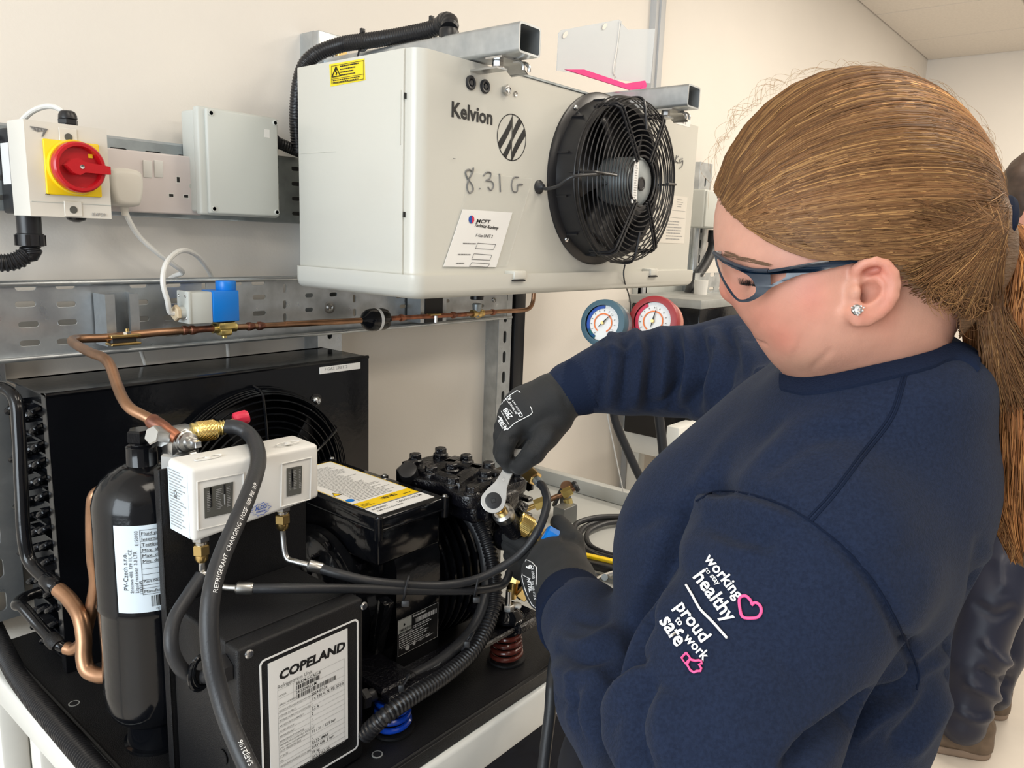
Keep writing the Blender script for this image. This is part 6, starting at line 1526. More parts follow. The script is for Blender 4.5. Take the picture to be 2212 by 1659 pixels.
# eyebrow and lashes
def hairs(name, roots, m, parent, w=.0003):
    b = MB()
    for P in roots: b.tube(smooth_path(P, 3), np.linspace(w, w*.3, (len(P)-1)*3+1), 4)
    o_ = b.build(name, m, parent, recalc=False); o_['kind'] = 'stuff'; return o_
MT['brow'] = mat('eyebrow_hair', (.22,.13,.08), .6)
rs = random.Random(4); rt = []
for i in range(170):
    t = rs.random(); px = 1562+95*t; py = 545+26*t**.8+rs.uniform(-6, 6)*(1-.5*t); L = rs.uniform(9, 17)
    P = [hs.hit(px+L*s_, py+L*.28*s_-2*s_*s_, .0004+.0006*s_)[0] for s_ in (0, .5, 1)]
    if all(p is not None for p in P) and max(np.linalg.norm(P[i+1]-P[i]) for i in (0, 1)) < .02: rt.append(P)
hairs('eyebrow', rt, 'brow', body, .00022)
rt = []
for i in range(46):
    t = i/45; q, n_ = hs.hit(1604+30*t, 612+4*t, .0)
    if q is None: continue
    dr = -CRT*(.5-.7*t)-CUP*(.15+.2*rs.random())-CFW*.55; L = .0105*rs.uniform(.7, 1.1)
    rt.append([q, q+dr*L*.5, q+dr*L+CUP*L*.5])
hairs('eyelashes', rt, 'ink', body, .0004)

# ---- sweatshirt: torso and both sleeves as one garment
T = Sculpt(); a_ = T.cone
a_(*C2((1915, 870, .655, 150), (1790, 1120, .585, 215), .05))
T.ell(*E3(1800, 1040, .70, 280, 215, .150, -20), k=.05)
T.ell(*E3(1812, 1110, .68, 218, 300, .120), k=.05)
T.ell(*E3(1598, 1200, .72, 268, 205, .125, 10), k=.05)
T.ell(*E3(1620, 1390, .73, 280, 240, .125), k=.06)
T.ell(*E3(1728, 1430, .72, 226, 290, .150), k=.06)
a_(*C2((1760, 860, .78, 110), (1560, 1100, .70, 150), .05))
a_(*C2((1920, 790, .66, 100), (1955, 900, .68, 115), .04))
T.ell(*E3(1668, 1720, .74, 220, 260, .150), k=.05)
# near arm: upper arm down to the elbow below the frame, forearm back up to the wrist
a_(*C2((1770, 1230, .555, 200), (1560, 1600, .520, 195), .035)); a_(*C2((1680, 1225, .575, 150), (1530, 1440, .545, 165), .03))
a_(*C2((1560, 1600, .520, 190), (1470, 1760, .54, 165), .04))
a_(*C2((1480, 1720, .56, 160), (1340, 1500, .68, 140), .020))
a_(*C2((1340, 1500, .68, 135), (1262, 1345, .80, 88), .012))
a_(*C2((1262, 1345, .80, 88), (1240, 1318, .835, 72), .015))
# far arm
a_(*C2((1700, 850, .86, 130), (1590, 805, .96, 118), .03))
a_(*C2((1590, 800, .96, 115), (1450, 800, 1.0, 92), .02))
a_(*C2((1450, 802, 1.0, 92), (1345, 808, 1.0, 86), .015))
a_(*C2((1345, 808, 1.0, 84), (1288, 822, 1.005, 66), .015))
a_(*C2((1288, 822, 1.005, 66), (1236, 838, 1.010, 58), .010))
T.ell(*E3(1893, 872, .628, 222, 135, .088, -14), k=.03)
# opening for the neck
T.ell(*E3(1885, 556, .63, 420, 196, .135, -13), k=.004, sub=True)
tv, tf = T.mesh(.0042, 3)
A1 = (.0, .75)
st = [ # (polyline px, width px, amplitude m, depth range)
 # body diagonals from the neck
 ([(1640,900),(1560,990),(1500,1080),(1500,1090)], 26, .004, A1), ([(1700,900),(1600,1010),(1540,1075)], 18, -.003, A1),
 ([(1880,895),(1760,915),(1640,980),(1560,1060)], 30, .003, A1), ([(1860,930),(1740,960),(1640,1030)], 16, -.0022, A1),
 ([(1510,1060),(1480,1110),(1460,1160),(1432,1230),(1400,1310),(1372,1370),(1350,1430)], 17, -.014, A1),
 ([(1550,1075),(1520,1105),(1500,1160),(1480,1230)], 22, .006, A1),
 ([(1500,1085),(1540,1060),(1600,1062),(1680,1085),(1745,1122)], 14, -.004, A1), ([(1745,1122),(1830,1190),(1900,1275),(1950,1370),(1985,1450),(1980,1490)], 12, -.005, A1),
 ([(1520,1100),(1580,1085),(1660,1105),(1720,1140)], 20, .004, A1),
 ([(1530,1130),(1600,1160),(1680,1175)], 22, -.004, A1), ([(1520,1160),(1590,1190),(1640,1190)], 20, .003, A1),
 ([(1350,1150),(1420,1110),(1470,1130),(1500,1150)], 18, -.004, A1), ([(1400,1240),(1430,1290),(1410,1340)], 30, .004, A1),
 # under the arm, back and waist
 ([(1985,1470),(1960,1500),(1900,1516),(1835,1560),(1760,1615),(1700,1680)], 20, -.014, A1),
 ([(2120,1150),(2108,1280),(2070,1380),(2000,1450),(1985,1480)], 14, -.005, A1), ([(2140,1180),(2128,1300),(2095,1390),(2030,1450)], 16, .004, A1),
 ([(2090,1400),(2040,1460),(1990,1490)], 16, -.004, A1), ([(2040,1480),(1980,1560),(1920,1620)], 18, -.005, A1), ([(2060,1490),(2010,1570),(1960,1640)], 18, .004, A1), ([(1990,1500),(1900,1545),(1840,1600)], 16, .005, A1),
 ([(2020,1200),(2000,1300),(1960,1380)], 40, .002, A1), ([(1800,1010),(1900,1080),(1960,1180)], 60, .003, A1),
 # elbow and forearm folds of the near sleeve
 ([(1360,1430),(1320,1470),(1290,1520),(1290,1600),(1330,1680)], 18, -.011, A1), ([(1400,1420),(1340,1430),(1300,1470)], 14, -.006, (0,.8)),
 ([(1330,1450),(1278,1510),(1270,1590),(1300,1670)], 16, .006, A1), ([(1240,1480),(1250,1560),(1290,1660)], 9, -.005, (0,.8)), ([(1250,1440),(1232,1500),(1240,1580)], 9, .003, (0,.8)),
 ([(1390,1440),(1340,1510),(1330,1590),(1370,1680)], 16, .007, A1), ([(1420,1460),(1380,1530),(1375,1600),(1410,1680)], 14, -.007, A1),
 ([(1345,1540),(1335,1580),(1350,1640)], 9, -.004, A1), ([(1450,1490),(1430,1560),(1440,1650)], 22, .004, A1),
 ([(1200,1400),(1270,1430),(1340,1400)], 12, -.005, (.6,.9)), ([(1190,1370),(1260,1395),(1330,1360)], 12, .004, (.6,.9)), ([(1190,1440),(1240,1465),(1300,1455)], 12, .004, (.6,.9)), ([(1230,1330),(1290,1345),(1320,1330)], 10, -.003, (.6,.95)),
 ([(1185,1500),(1220,1520),(1260,1510)], 10, -.003, (.5,.9)),
 ([(1550,1560),(1640,1600),(1720,1590)], 30, .002, A1), ([(1690,1440),(1620,1500),(1540,1520)], 50, .002, A1)]
FA = (.78, 1.3)
for x, wv, amp in ((1300,9,-.004),(1322,10,.004),(1348,9,-.006),(1376,11,.006),(1404,9,-.006),(1432,12,.006),(1458,10,-.008),(1484,12,.007),(1512,10,-.006),(1540,16,.007),(1572,10,-.004),(1600,14,.005)):
    st.append(([(x-8, 705), (x+6, 760), (x+2, 820), (x-6, 885)], wv, amp, FA))
st += [([(1288,745),(1340,760),(1390,745)], 10, .004, FA), ([(1400,880),(1450,850),(1470,800),(1460,750)], 9, -.005, FA), ([(1470,890),(1500,850),(1530,800),(1545,740)], 10, -.006, FA),
       ([(1490,895),(1530,890),(1570,870),(1620,820)], 12, .005, FA), ([(1560,690),(1590,760),(1600,840),(1570,900)], 12, -.005, FA), ([(1620,740),(1640,800),(1630,860)], 14, .004, FA)]
tv = folds(tv, tf, st, 1.5)
tv = tv+vnormals(tv, tf)*(fnoise(tv, 28, 3)*.0022)[:, None]
E_ = np.concatenate([tf[:, [0, 1]], tf[:, [1, 2]], tf[:, [2, 3]], tf[:, [3, 0]]]); tv = lap(tv, E_, .4)
sw = mesh_obj('sweatshirt', tv, tf, 'navy', wm)
ts = Skin(tv, tf)
# seams
for pts in ([(1505,1082),(1545,1062),(1600,1064),(1680,1087),(1745,1122),(1830,1190),(1900,1275),(1950,1370),(1983,1450),(1980,1490)],
            [(1745,1120),(1800,1060),(1860,980),(1920,900),(1945,830),(1952,800)],
            [(1754,1126),(1808,1064),(1868,984),(1928,904),(1952,832),(1959,800)]):
    P = ts.path(pts, .0001); MB().tube(P, .0009, 6).build('seam', 'seam', sw)
# ribbed collar band and cuffs
MT['navyrib'].node_tree  # ribs
def ring_band(c, ax, r0, r1, L, name, m, par, n=56, tx=1., ref=None, rib=.0006):
    ax = np.array(ax)/np.linalg.norm(ax); u = np.array(ref if ref is not None else CUP, float); u = u-ax*(u@ax); u /= np.linalg.norm(u); w = np.cross(ax, u); V = []; n2 = n*2
    for (t, r_) in ((0, r0-.004), (0, r0), (L*.08, r0+.001), (L*.5, (r0+r1)/2+.001), (L, r1), (L, r1-.004)):
        for i in range(n2): a = 2*math.pi*i/n2; rr = r_+(rib if i % 2 else 0); V.append(c+ax*t+u*math.cos(a)*rr*tx+w*math.sin(a)*rr)
    b = MB(); b.add(V, [(k_*n2+i, k_*n2+(i+1) % n2, (k_+1)*n2+(i+1) % n2, (k_+1)*n2+i) for k_ in range(5) for i in range(n2)]); return b.build(name, m, par, smooth=60)
c0, c1_ = W(1222, 846, 1.011), W(1276, 826, 1.005); ring_band(c0, c1_-c0, .0335, .040, np.linalg.norm(c1_-c0), 'cuff', 'navyrib', sw)
c0, c1_ = W(1234, 1300, .860), W(1250, 1345, .80); ring_band(c0, c1_-c0, .0385, .043, np.linalg.norm(c1_-c0), 'cuff', 'navyrib', sw)
# collar band: a ribbed strip lying on the garment just below the neck opening
rows = []
for px in np.arange(1688, 2125, 9.):
    yt = None
    for py in np.arange(660, 870, 3.):
        a1_ = ts.hit(px, py)[0]
        if a1_ is None: continue
        b1_ = hs.hit(px, py)[0]
        if b1_ is None or depth(a1_) < depth(b1_)-.0005: yt = py; break
    if yt is not None: rows.append((px, yt))
if rows:
    xs_ = [r_[0] for r_ in rows]; ys_ = np.array([r_[1] for r_ in rows]); ys_ = np.convolve(np.pad(ys_, 3, 'edge'), np.ones(7)/7, 'valid'); V = []; ok = []
    for x__, y__ in zip(xs_, ys_):
        r_ = [ts.hit(x__, y__+dy, of)[0] for dy, of in ((-1, -.002), (2, .0028), (10, .0030), (22, .0030), (33, .0026), (36, -.0004))]
        if any(q is None for q in r_): r_ = [ts.hit(x__, y__+6+dy, of)[0] for dy, of in ((-1, -.002), (2, .0028), (10, .0030), (22, .0030), (33, .0026), (36, -.0004))]
        if any(q is None for q in r_): continue
        V += r_
    n_ = len(V)//6; MB().add(V, [(i*6+j_, i*6+j_+1, (i+1)*6+j_+1, (i+1)*6+j_) for i in range(n_-1) for j_ in range(5)]).build('collar_band', 'navyrib', sw, smooth=60)
# embroidery on the sleeve
FT = dict(name='embroidered_word', offs=.0009)
def word(s_, px, py, ang, size, sx=1., bold=.035, m='whitet'): return ts.text(s_, px, py, ang, size, m, sw, sx=sx, bold=bold, **FT)
word('working', 1522, 1209, 52, 34, 1.0, .022)
word('to stay', 1522, 1232, 50, 17, .95, .015)
word('healthy', 1497, 1247, 53.5, 44, .97, .022)
word('proud', 1458, 1312, 53.5, 41, .98, .022)
word('to', 1458, 1341, 52, 22, .9, .02); word('work', 1477, 1381, 48, 30, .98, .02)
word('safe', 1425, 1342, 57, 46, .97, .024)
ln = ts.path([(1484,1266),(1496,1286),(1510,1312),(1520,1325),(1540,1345),(1571,1380)], .0012); MB().tube(ln, .0009, 6).build('embroidered_line', 'whitet', sw)
hp_ = ts.path([(1625,1306),(1622,1298),(1612,1289),(1602,1291),(1598,1300),(1600,1320),(1605,1334),(1620,1337),(1638,1334),(1645,1322),(1642,1309),(1632,1303),(1624,1309)], .0014)
MB().tube(hp_, .0010, 8).build('embroidered_heart', 'pinkt', sw)
for pts in ([(1484,1412),(1474,1423),(1482,1435),(1493,1424),(1484,1412)], [(1491,1426),(1503,1429),(1511,1428),(1516,1430),(1517,1435),(1511,1437),(1516,1445),(1514,1451),(1507,1451),(1500,1454),(1493,1450),(1486,1438),(1491,1426)], [(1488,1430),(1483,1437)]):
    MB().tube([ts.hit(a, b, .0014)[0] for a, b in pts], .0008, 6).build('embroidered_thumb', 'pinkt', sw)

# ---- gloves
def strip_noise(V, F_, a, sc, seed): return V+vnormals(V, F_)*(fnoise(V, sc, seed)*a)[:, None]
G = Sculpt(); g_ = G.cone                                  # right hand on the wrench
def fing(S_, pts, rs, k=.004): S_.chain([W(*p) for p in pts], [r*1.0 for r in rs], k)
g_(*C2((1245, 838, 1.010, 50), (1200, 862, 1.010, 54), .012))
g_(*C2((1200, 862, 1.010, 54), (1150, 890, 1.010, 60), .012))
G.ell(*E3(1132, 905, 1.010, 58, 66, .024, 25), k=.015)
fing(G, [(1118,912,0.990),(1092,958,0.983),(1088,985,0.987),(1100,1006,1.001)], [.0150,.0118,.0112,.0098])
fing(G, [(1108,898,1.010),(1086,940,1.011),(1084,975,1.015),(1100,992,1.027)], [.0150,.0118,.0112,.0098])
fing(G, [(1108,885,1.030),(1086,922,1.035),(1090,955,1.039),(1108,968,1.043)], [.0145,.0112,.0106,.0095])
fing(G, [(1120,880,1.047),(1098,912,1.053),(1104,940,1.055),(1118,950,1.055)], [.0130,.0100,.0095,.0088])
fing(G, [(1205,905,1.000),(1178,942,0.983),(1152,978,0.977),(1122,1008,0.987)], [.0200,.0165,.0135,.0110], .006)
gv, gf = G.mesh(.0018, 1)
gv = folds(gv, gf, [([(1146,944),(1125,968),(1106,994)], 5, -.004), ([(1150,940),(1120,944),(1100,950)], 6, -.0018), ([(1190,800),(1215,850),(1228,895)], 8, -.001), ([(1200,925),(1180,960),(1160,985)], 9, .0015), ([(1165,985),(1150,1000)], 5, -.0015)])
gv = strip_noise(gv, gf, .0007, 160, 1)
gl = mesh_obj('glove', gv, gf, 'glove', wm, 'black knitted glove on the right hand gripping the wrench'); gs = Skin(gv, gf)
PW = lambda pts, m, par, nm, w, sk, cl=False: MB().tube([q for q in (sk.hit(a, b, .0005)[0] for a, b in pts) if q is not None], w, 5, closed=cl).build(nm, m, par)
PW([(1078,899),(1086,912),(1090,922),(1096,929),(1112,914),(1146,896),(1150,891),(1148,882),(1122,846),(1117,844),(1098,857),(1088,868)], 'white', gl, 'printed_outline', .0006, gs)
PW([(1088,865),(1105,890),(1122,908)], 'white', gl, 'printed_line', .0004, gs); PW([(1083,888),(1100,918)], 'white', gl, 'printed_line', .0004, gs); PW([(1093,861),(1100,872)], 'white', gl, 'printed_line', .0004, gs)
gs.text('290B', 1108, 901, 238, 15, 'white', gl, offs=.0006, sx=.8, name='printed_lettering', bold=.03)
gs.text('NITRIL', 1098, 926, 238, 14, 'white', gl, offs=.0006, sx=.7, name='printed_lettering', bold=.04)
gs.text('9', 1088, 872, 238, 18, 'white', gl, offs=.0006, name='printed_lettering', bold=.04)
gs.text('CE', 1131, 899, 238, 11, 'white', gl, offs=.0006, name='printed_lettering', bold=.02)
gs.text('R', 1106, 862, 238, 11, 'white', gl, offs=.0006, name='printed_lettering', bold=.02)
gs.text('EN 388:2016', 1118, 893, 238, 5.5, 'white', gl, offs=.0006, name='printed_lettering'); gs.text('4121X  size 9', 1124, 888, 238, 5, 'white', gl, offs=.0006, name='printed_lettering')
G = Sculpt(); g_ = G.cone                                  # left hand on the coupler
g_(*C2((1240, 1300, .86, 62), (1222, 1262, .93, 62), .012))
g_(*C2((1222, 1262, .93, 62), (1205, 1222, 0.970, 62), .015))
G.ell(*E3(1200, 1215, 1.000, 58, 52, .030, 30), k=.018)
G.ell(*E3(1158, 1265, 0.970, 30, 55, .024, -15), k=.015)
fing(G, [(1235,1205,0.990),(1232,1172,0.990),(1218,1148,1.005),(1207,1130,1.015)], [.0185,.0165,.0135,.0115], .008)
fing(G, [(1200,1200,1.020),(1160,1188,1.045),(1125,1172,1.055),(1098,1160,1.055)], [.0150,.0122,.0112,.0095])
fing(G, [(1190,1218,1.025),(1150,1206,1.055),(1118,1190,1.065),(1096,1178,1.065)], [.0150,.0122,.0112,.0095])
fing(G, [(1180,1236,1.025),(1145,1226,1.055),(1118,1212,1.070),(1100,1200,1.070)], [.0145,.0118,.0108,.0092])
fing(G, [(1172,1254,1.020),(1145,1246,1.045),(1122,1236,1.060),(1108,1226,1.060)], [.0130,.0105,.0098,.0088])
gv, gf = G.mesh(.0018, 1)
gv = folds(gv, gf, [([(1212,1160),(1225,1165),(1243,1155)], 6, -.0025), ([(1210,1180),(1235,1195),(1255,1190)], 8, .0015)]+[([(1205+8*i, 1232), (1200+8*i, 1262)], 2.2, -.0007) for i in range(8)])
gv = strip_noise(gv, gf, .0008, 150, 2)
gl2 = mesh_obj('glove', gv, gf, 'glove', wm, 'black knitted glove on the left hand holding the brass coupler'); gs2 = Skin(gv, gf)
PW([(1137,1209),(1150,1215),(1160,1226),(1159,1262),(1162,1316),(1150,1306),(1136,1276),(1128,1245)], 'white', gl2, 'printed_outline', .0006, gs2, True)
PW([(1130,1242),(1145,1250)], 'white', gl2, 'printed_line', .0004, gs2)
gs2.text('9', 1137, 1222, 80, 17, 'white', gl2, offs=.0006, name='printed_lettering', bold=.04); gs2.text('NITRIL', 1139, 1250, 80, 11, 'white', gl2, offs=.0006, sx=.9, name='printed_lettering', bold=.03)
gs2.text('CE 290B', 1148, 1222, 84, 8, 'white', gl2, offs=.0006, name='printed_lettering'); gs2.text('EN 388 4121X', 1149, 1256, 82, 6.5, 'white', gl2, offs=.0006, name='printed_lettering')

# ---- hair: cap, combed strands, ponytail
Hc, Hax, Hr = E3(1836, 500, .605, 303, 338, .084, 1.4)
HC = Sculpt(); HC.ell(Hc, Hax, Hr, k=.01)
HC.ell(*E3(2030, 560, .610, 110, 110, .060), k=.03)
HC.ell(*E3(2266, 600, .60, 100, 235, .2), k=.012, sub=True)
def hairline_y(x): return np.interp(x, [1500,1541,1556,1580,1612,1650,1700,1745,1790,1830,1880,1930,1950,1985,2040,2075], [380,410,440,466,490,512,537,552,558,556,556,574,604,630,652,690])
cv, cf = HC.mesh(.0026, 2)
MT['haircap'] = mat('hair_underlayer', (.115,.062,.030), .6, col2=(.17,.095,.045), nscale=16, stretch=(1,1,6), bump=.8, bscale=120)
cs = Skin(cv, cf)
fx_, fy_, fd2 = topx(cv[cf].mean(1)); cf = cf[~((fy_ > hairline_y(fx_)-3) & (fx_ < 2072))]
hair = mesh_obj('hair', cv, cf, 'haircap', wm, 'dark blonde hair combed back into a ponytail')
tie = W(2158, 492, .612)
def hdir(p): q = (Hax@(p-Hc))/np.array(Hr); return q/np.linalg.norm(q)
def hpt(q, k): return Hc+(q*np.array(Hr)*k)@Hax
tdir = hdir(tie)
SV, SF, SC = [], [], []; nv = 0
def strand(P, w, col, taper=True):
    global nv
    P = np.array(P); n = len(P); t = np.gradient(P, axis=0); t /= np.linalg.norm(t, axis=1)[:, None]+1e-9
    v = CAM-P; v /= np.linalg.norm(v, axis=1)[:, None]; s_ = np.cross(t, v); s_ /= np.linalg.norm(s_, axis=1)[:, None]+1e-9; o = np.cross(s_, t)
    ww = np.full(n, w); 
    if taper: ww[0] *= .5; ww[-1] *= .3
    ww = ww[:, None]; ring = np.stack([P-s_*ww, P+o*ww*.7, P+s_*ww], 1).reshape(-1, 3); SV.append(ring)
    i = np.arange(n-1)[:, None]*3+nv
    SF.append(np.concatenate([np.concatenate([i, i+1, i+4, i+3], 1), np.concatenate([i+1, i+2, i+5, i+4], 1), np.concatenate([i+2, i, i+3, i+5], 1)])); nv += 3*n
    SC.append(np.repeat(np.clip(np.array(col)[None]*(1+0*ww), 0, 1), 3, axis=0))
hr_ = np.random.default_rng(11)
pal = np.array([[.130,.068,.031],[.175,.096,.043],[.225,.130,.058],[.150,.076,.034],[.31,.185,.078],[.095,.050,.024]])
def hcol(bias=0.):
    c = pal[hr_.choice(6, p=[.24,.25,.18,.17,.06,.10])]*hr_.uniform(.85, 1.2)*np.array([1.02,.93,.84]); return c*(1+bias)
# each strand: from its root to the tie along the scalp ellipsoid
cnt = 0; tries = 0
hairline = np.array([(1541,400),(1543,418),(1556,440),(1580,462),(1612,486),(1650,508),(1700,535),(1745,556),(1790,566),(1830,566),(1862,560)], float)
def faceside(px, py): return py > hairline_y(px)
while cnt < 6500 and tries < 30000:
    tries += 1
    if hr_.random() < .35:
        i = hr_.integers(0, len(hairline)-1); t = hr_.random(); q = hairline[i]*(1-t)+hairline[i+1]*t+hr_.normal(0, 3, 2)
        p, n_ = cs.hit(q[0], q[1]-4)
        if p is None: continue
        d0 = hdir(p)
    else:
        d0 = hr_.normal(size=3); d0 /= np.linalg.norm(d0)
        if d0[0] > .75 or d0[1] < -.62: continue
        if d0[2] > .25 and hr_.random() < .8: continue
    om = math.acos(np.clip(d0@tdir, -1, 1))
    if om < .25 or om > 2.9: continue
    p0 = hpt(d0, 1.0); x_, y_, _ = topx(p0[None])
    if d0[2] < 0 and faceside(x_[0], y_[0]+2): continue
    n = 16; ts_ = np.linspace(0, 1, n)**.9; ph = hr_.random()*6.28; lift = hr_.uniform(.0, .016); amp = hr_.normal(0, .010)
    side = np.cross(d0, tdir); side /= np.linalg.norm(side)
    D = (np.sin((1-ts_)*om)[:, None]*d0+np.sin(ts_*om)[:, None]*tdir)/math.sin(om)
    bow = hr_.normal(.035, .035)*np.sin(np.pi*ts_)
    D = D+side[None]*(amp*np.sin(ts_*6+ph)+bow*(1 if side[1] > 0 else -1))[:, None]; D /= np.linalg.norm(D, axis=1)[:, None]
    lf_ = 1.0+lift*np.sin(np.pi*np.clip(ts_*1.05, 0, 1))+.004
    P = np.stack([hpt(D[i], lf_[i]) for i in range(n)]); x_, y_, _ = topx(P)
    e = ts_[-1]
    if d0[2] >= 0 and np.any(faceside(x_, y_+4) & (x_ < 2075)): continue
    if d0[2] < 0:
        bad = faceside(x_, y_-1) & (x_ < 2075); off_ = hr_.uniform(2, 16)
        for i_ in np.nonzero(bad)[0]:
            h__ = cs.hit(x_[i_], hairline_y(x_[i_])-off_*(.4+.6*min(1, i_/4)), .0006)[0]
            if h__ is not None: P[i_] = h__
        if bad.any(): P[1:-1] = (P[:-2]+P[1:-1]*2+P[2:])/4
    P[-1] = tie+hr_.normal(0, .005, 3); P[-2] = P[-2]*.6+P[-1]*.4
    highlight = .0
    if x_.mean() > 1985 and d0[1] > .3: highlight = .9  # painted highlight: strands at the upper back get a brighter colour
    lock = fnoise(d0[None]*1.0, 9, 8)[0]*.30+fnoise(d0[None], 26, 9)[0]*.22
    strand(P, hr_.uniform(.00035, .0008), hcol(highlight)*(1+lock)); cnt += 1
# loose hairs over the crown and nape
for i in range(110):
    a = hr_.uniform(-math.pi*.98, -.10); px = 1850+312*math.cos(a); py = 420+268*math.sin(a)
    d_ = .605+hr_.uniform(-.03, .03); L = hr_.uniform(30, 95); dr = hr_.choice([-1, 1]); tx_, ty_ = -math.sin(a)*dr, math.cos(a)*dr; nx_, ny_ = math.cos(a), math.sin(a)
    hgt = hr_.uniform(6, 30)*(1.2 if px < 1800 else .8)
    P = [W(px+tx_*L*t+nx_*(hgt*math.sin(math.pi*t*.95)-4), py+ty_*L*t+ny_*(hgt*math.sin(math.pi*t*.95)-4), d_) for t in np.linspace(0, 1, 9)]
    strand(P, .00009, pal[4]*1.2)
for i in range(420):        # nape hair swept up towards the tie
    px = hr_.uniform(1945, 2110); py = hairline_y(px)+hr_.uniform(-45, 22); p, n_ = cs.hit(px, min(py, hairline_y(px)-2), .001)
    if p is None: continue
    if py > hairline_y(px): q_ = hs.hit(px, py, .0006)[0]; p = q_ if q_ is not None else p
    tgt = W(2140+hr_.normal(0, 14), 520+hr_.normal(0, 22), .575); m_ = (p+tgt)/2+CUP*hr_.normal(-.008, .007)-CFW*hr_.uniform(.004, .016)
    t = np.linspace(0, hr_.uniform(.45, 1), 9)[:, None]; strand((1-t)**2*p+2*t*(1-t)*m_+t*t*tgt, hr_.uniform(.00022, .0004), hcol(.05))
for i in range(1500):       # rear and nape hair gathered along the scalp into the tie
    x0 = hr_.uniform(1960, 2165); y0 = hr_.uniform(430, 690)
    if y0 > hairline_y(x0)-2: continue
    ex, ey = 2164+hr_.normal(0, 5), 482+hr_.normal(0, 22); bw = hr_.normal(6, 7); P = []; of_ = hr_.uniform(.0006, .0022)
    L_0 = math.hypot(ex-x0, ey-y0)
    if L_0 < 25: continue
    st_ = max(0, 1-hr_.uniform(90, 240)/L_0) if L_0 > 90 else 0
    for t in np.linspace(0, 1, 11):
        x = x0+(ex-x0)*t; y = y0+(ey-y0)*t+bw*math.sin(math.pi*t); h__ = cs.hit(x, y, of_)[0]
        if h__ is None: break
        P.append(h__)
    if len(P) >= 5 and max(np.linalg.norm(np.diff(P, axis=0), axis=1)) < .03:
        lock = .4*math.sin(y0*.055+x0*.012)*.6; strand(P, hr_.uniform(.0003, .0007), hcol(.30 if (x0 > 2080 and y0 < 470) else -.05)*(1+lock))  # same painted highlight carried on along the upper back edge
for i in range(60):         # frizzy short curls
    px = hr_.uniform(1990, 2110); py = hr_.uniform(600, 690); p, n_ = cs.hit(px, min(py, hairline_y(px)-2), .003)
    if p is None: continue
    a0_ = hr_.uniform(0, 6.28); r0_ = hr_.uniform(.004, .010)
    strand([p+CRT*r0_*math.cos(a0_+t*3.5)+CUP*(r0_*math.sin(a0_+t*3.5)-.006*t)-CFW*.004 for t in np.linspace(0, 1, 10)], .00014, hcol(.3))
for i in range(230):        # temple wisps running back over the ear
    px = hr_.uniform(1600, 1830); P = []
    L = min(hr_.uniform(60, 180), 1880-px); dy = hr_.uniform(-6, 9)
    for t in np.linspace(0, 1, 10):
        x = px+L*t; y = hairline_y(x)+dy*math.sin(t*2.2)-5*t
        q1_ = hs.hit(x, y, .0012)[0]; q2_ = cs.hit(x, y, .0008)[0]
        c_ = [q for q in (q1_, q2_) if q is not None]
        if not c_: break
        P.append(min(c_, key=lambda q: (q-CAM)@CFW))
    if len(P) == 10 and max(np.linalg.norm(np.diff(P, axis=0), axis=1)) < .02: strand(P, .00022, hcol(.15))
MT['hairs'] = mat('dark_blonde_hair', (.3,.2,.1), .48, spec=.22, attr='Col')
o_ = mesh_obj('hair_strands', np.concatenate(SV), np.concatenate(SF), 'hairs', hair, None, np.concatenate(SC)); o_['kind'] = 'stuff'
# ponytail
PT = Sculpt(); pc = [(2172,496,.600,30),(2206,570,.605,56),(2200,680,.62,92),(2212,820,.625,95),(2222,960,.63,92),(2225,1090,.632,80),(2228,1190,.634,45)]
for i in range(len(pc)-1): PT.cone(*C2(pc[i][:3]+(pc[i][3]*.92,), pc[i+1][:3]+(pc[i+1][3]*.92,), .004))
PT.cone(*C2((2118,570,.600,30),(2140,680,.606,36),.01))
pv, pf = PT.mesh(.004, 2); pony = mesh_obj('ponytail', pv, pf, 'haircap', hair)
SV, SF, SC = [], [], []; nv = 0
for i in range(4400):
    a = hr_.uniform(0, 2*math.pi); rr = hr_.uniform(.98, 1.10); wv = hr_.uniform(0, 6.28); end = hr_.uniform(.62, 1.05); P = []
    aw = hr_.uniform(.0, .07)
    for t in np.linspace(0, 1, 18):
        u = t*end*(len(pc)-1); k_ = min(int(u), len(pc)-2); f_ = u-k_; c_ = np.array(pc[k_])*(1-f_)+np.array(pc[k_+1])*f_
        r_ = c_[3]*rr*(1+.05*math.sin(t*14+wv)); q = W(c_[0], c_[1], c_[2]); s_ = c_[2]/F
        aa = a+aw*math.sin(t*16+wv); P.append(q+CRT*math.cos(aa)*r_*s_+(CFW*math.sin(aa))*r_*s_+CUP*math.sin(t*25+wv)*.0008)
    lit_bias = .85+.7*max(0, math.cos(a)) if hr_.random() < .7 else .2  # light on the right side of the ponytail put into strand colour
    strand(P, hr_.uniform(.0004, .0009), hcol(lit_bias)*np.array([1.12, .95, .8]))
for i in range(700):        # inner hair falling from the nape into the ponytail
    p0 = W(hr_.uniform(2110, 2165), hr_.uniform(515, 620), .572); e_ = W(hr_.uniform(2125, 2230), hr_.uniform(740, 900), .580); m_ = W(hr_.uniform(2105, 2150), hr_.uniform(620, 720), .570)
    t = np.linspace(0, 1, 12)[:, None]; P = (1-t)**2*p0+2*t*(1-t)*m_+t*t*e_; P = P+CUP*(np.sin(t*12+hr_.random()*6)*.002)+CRT*(np.sin(t*9+hr_.random()*6)*.0015)
    strand(P, hr_.uniform(.0003, .0006), hcol(-.25))
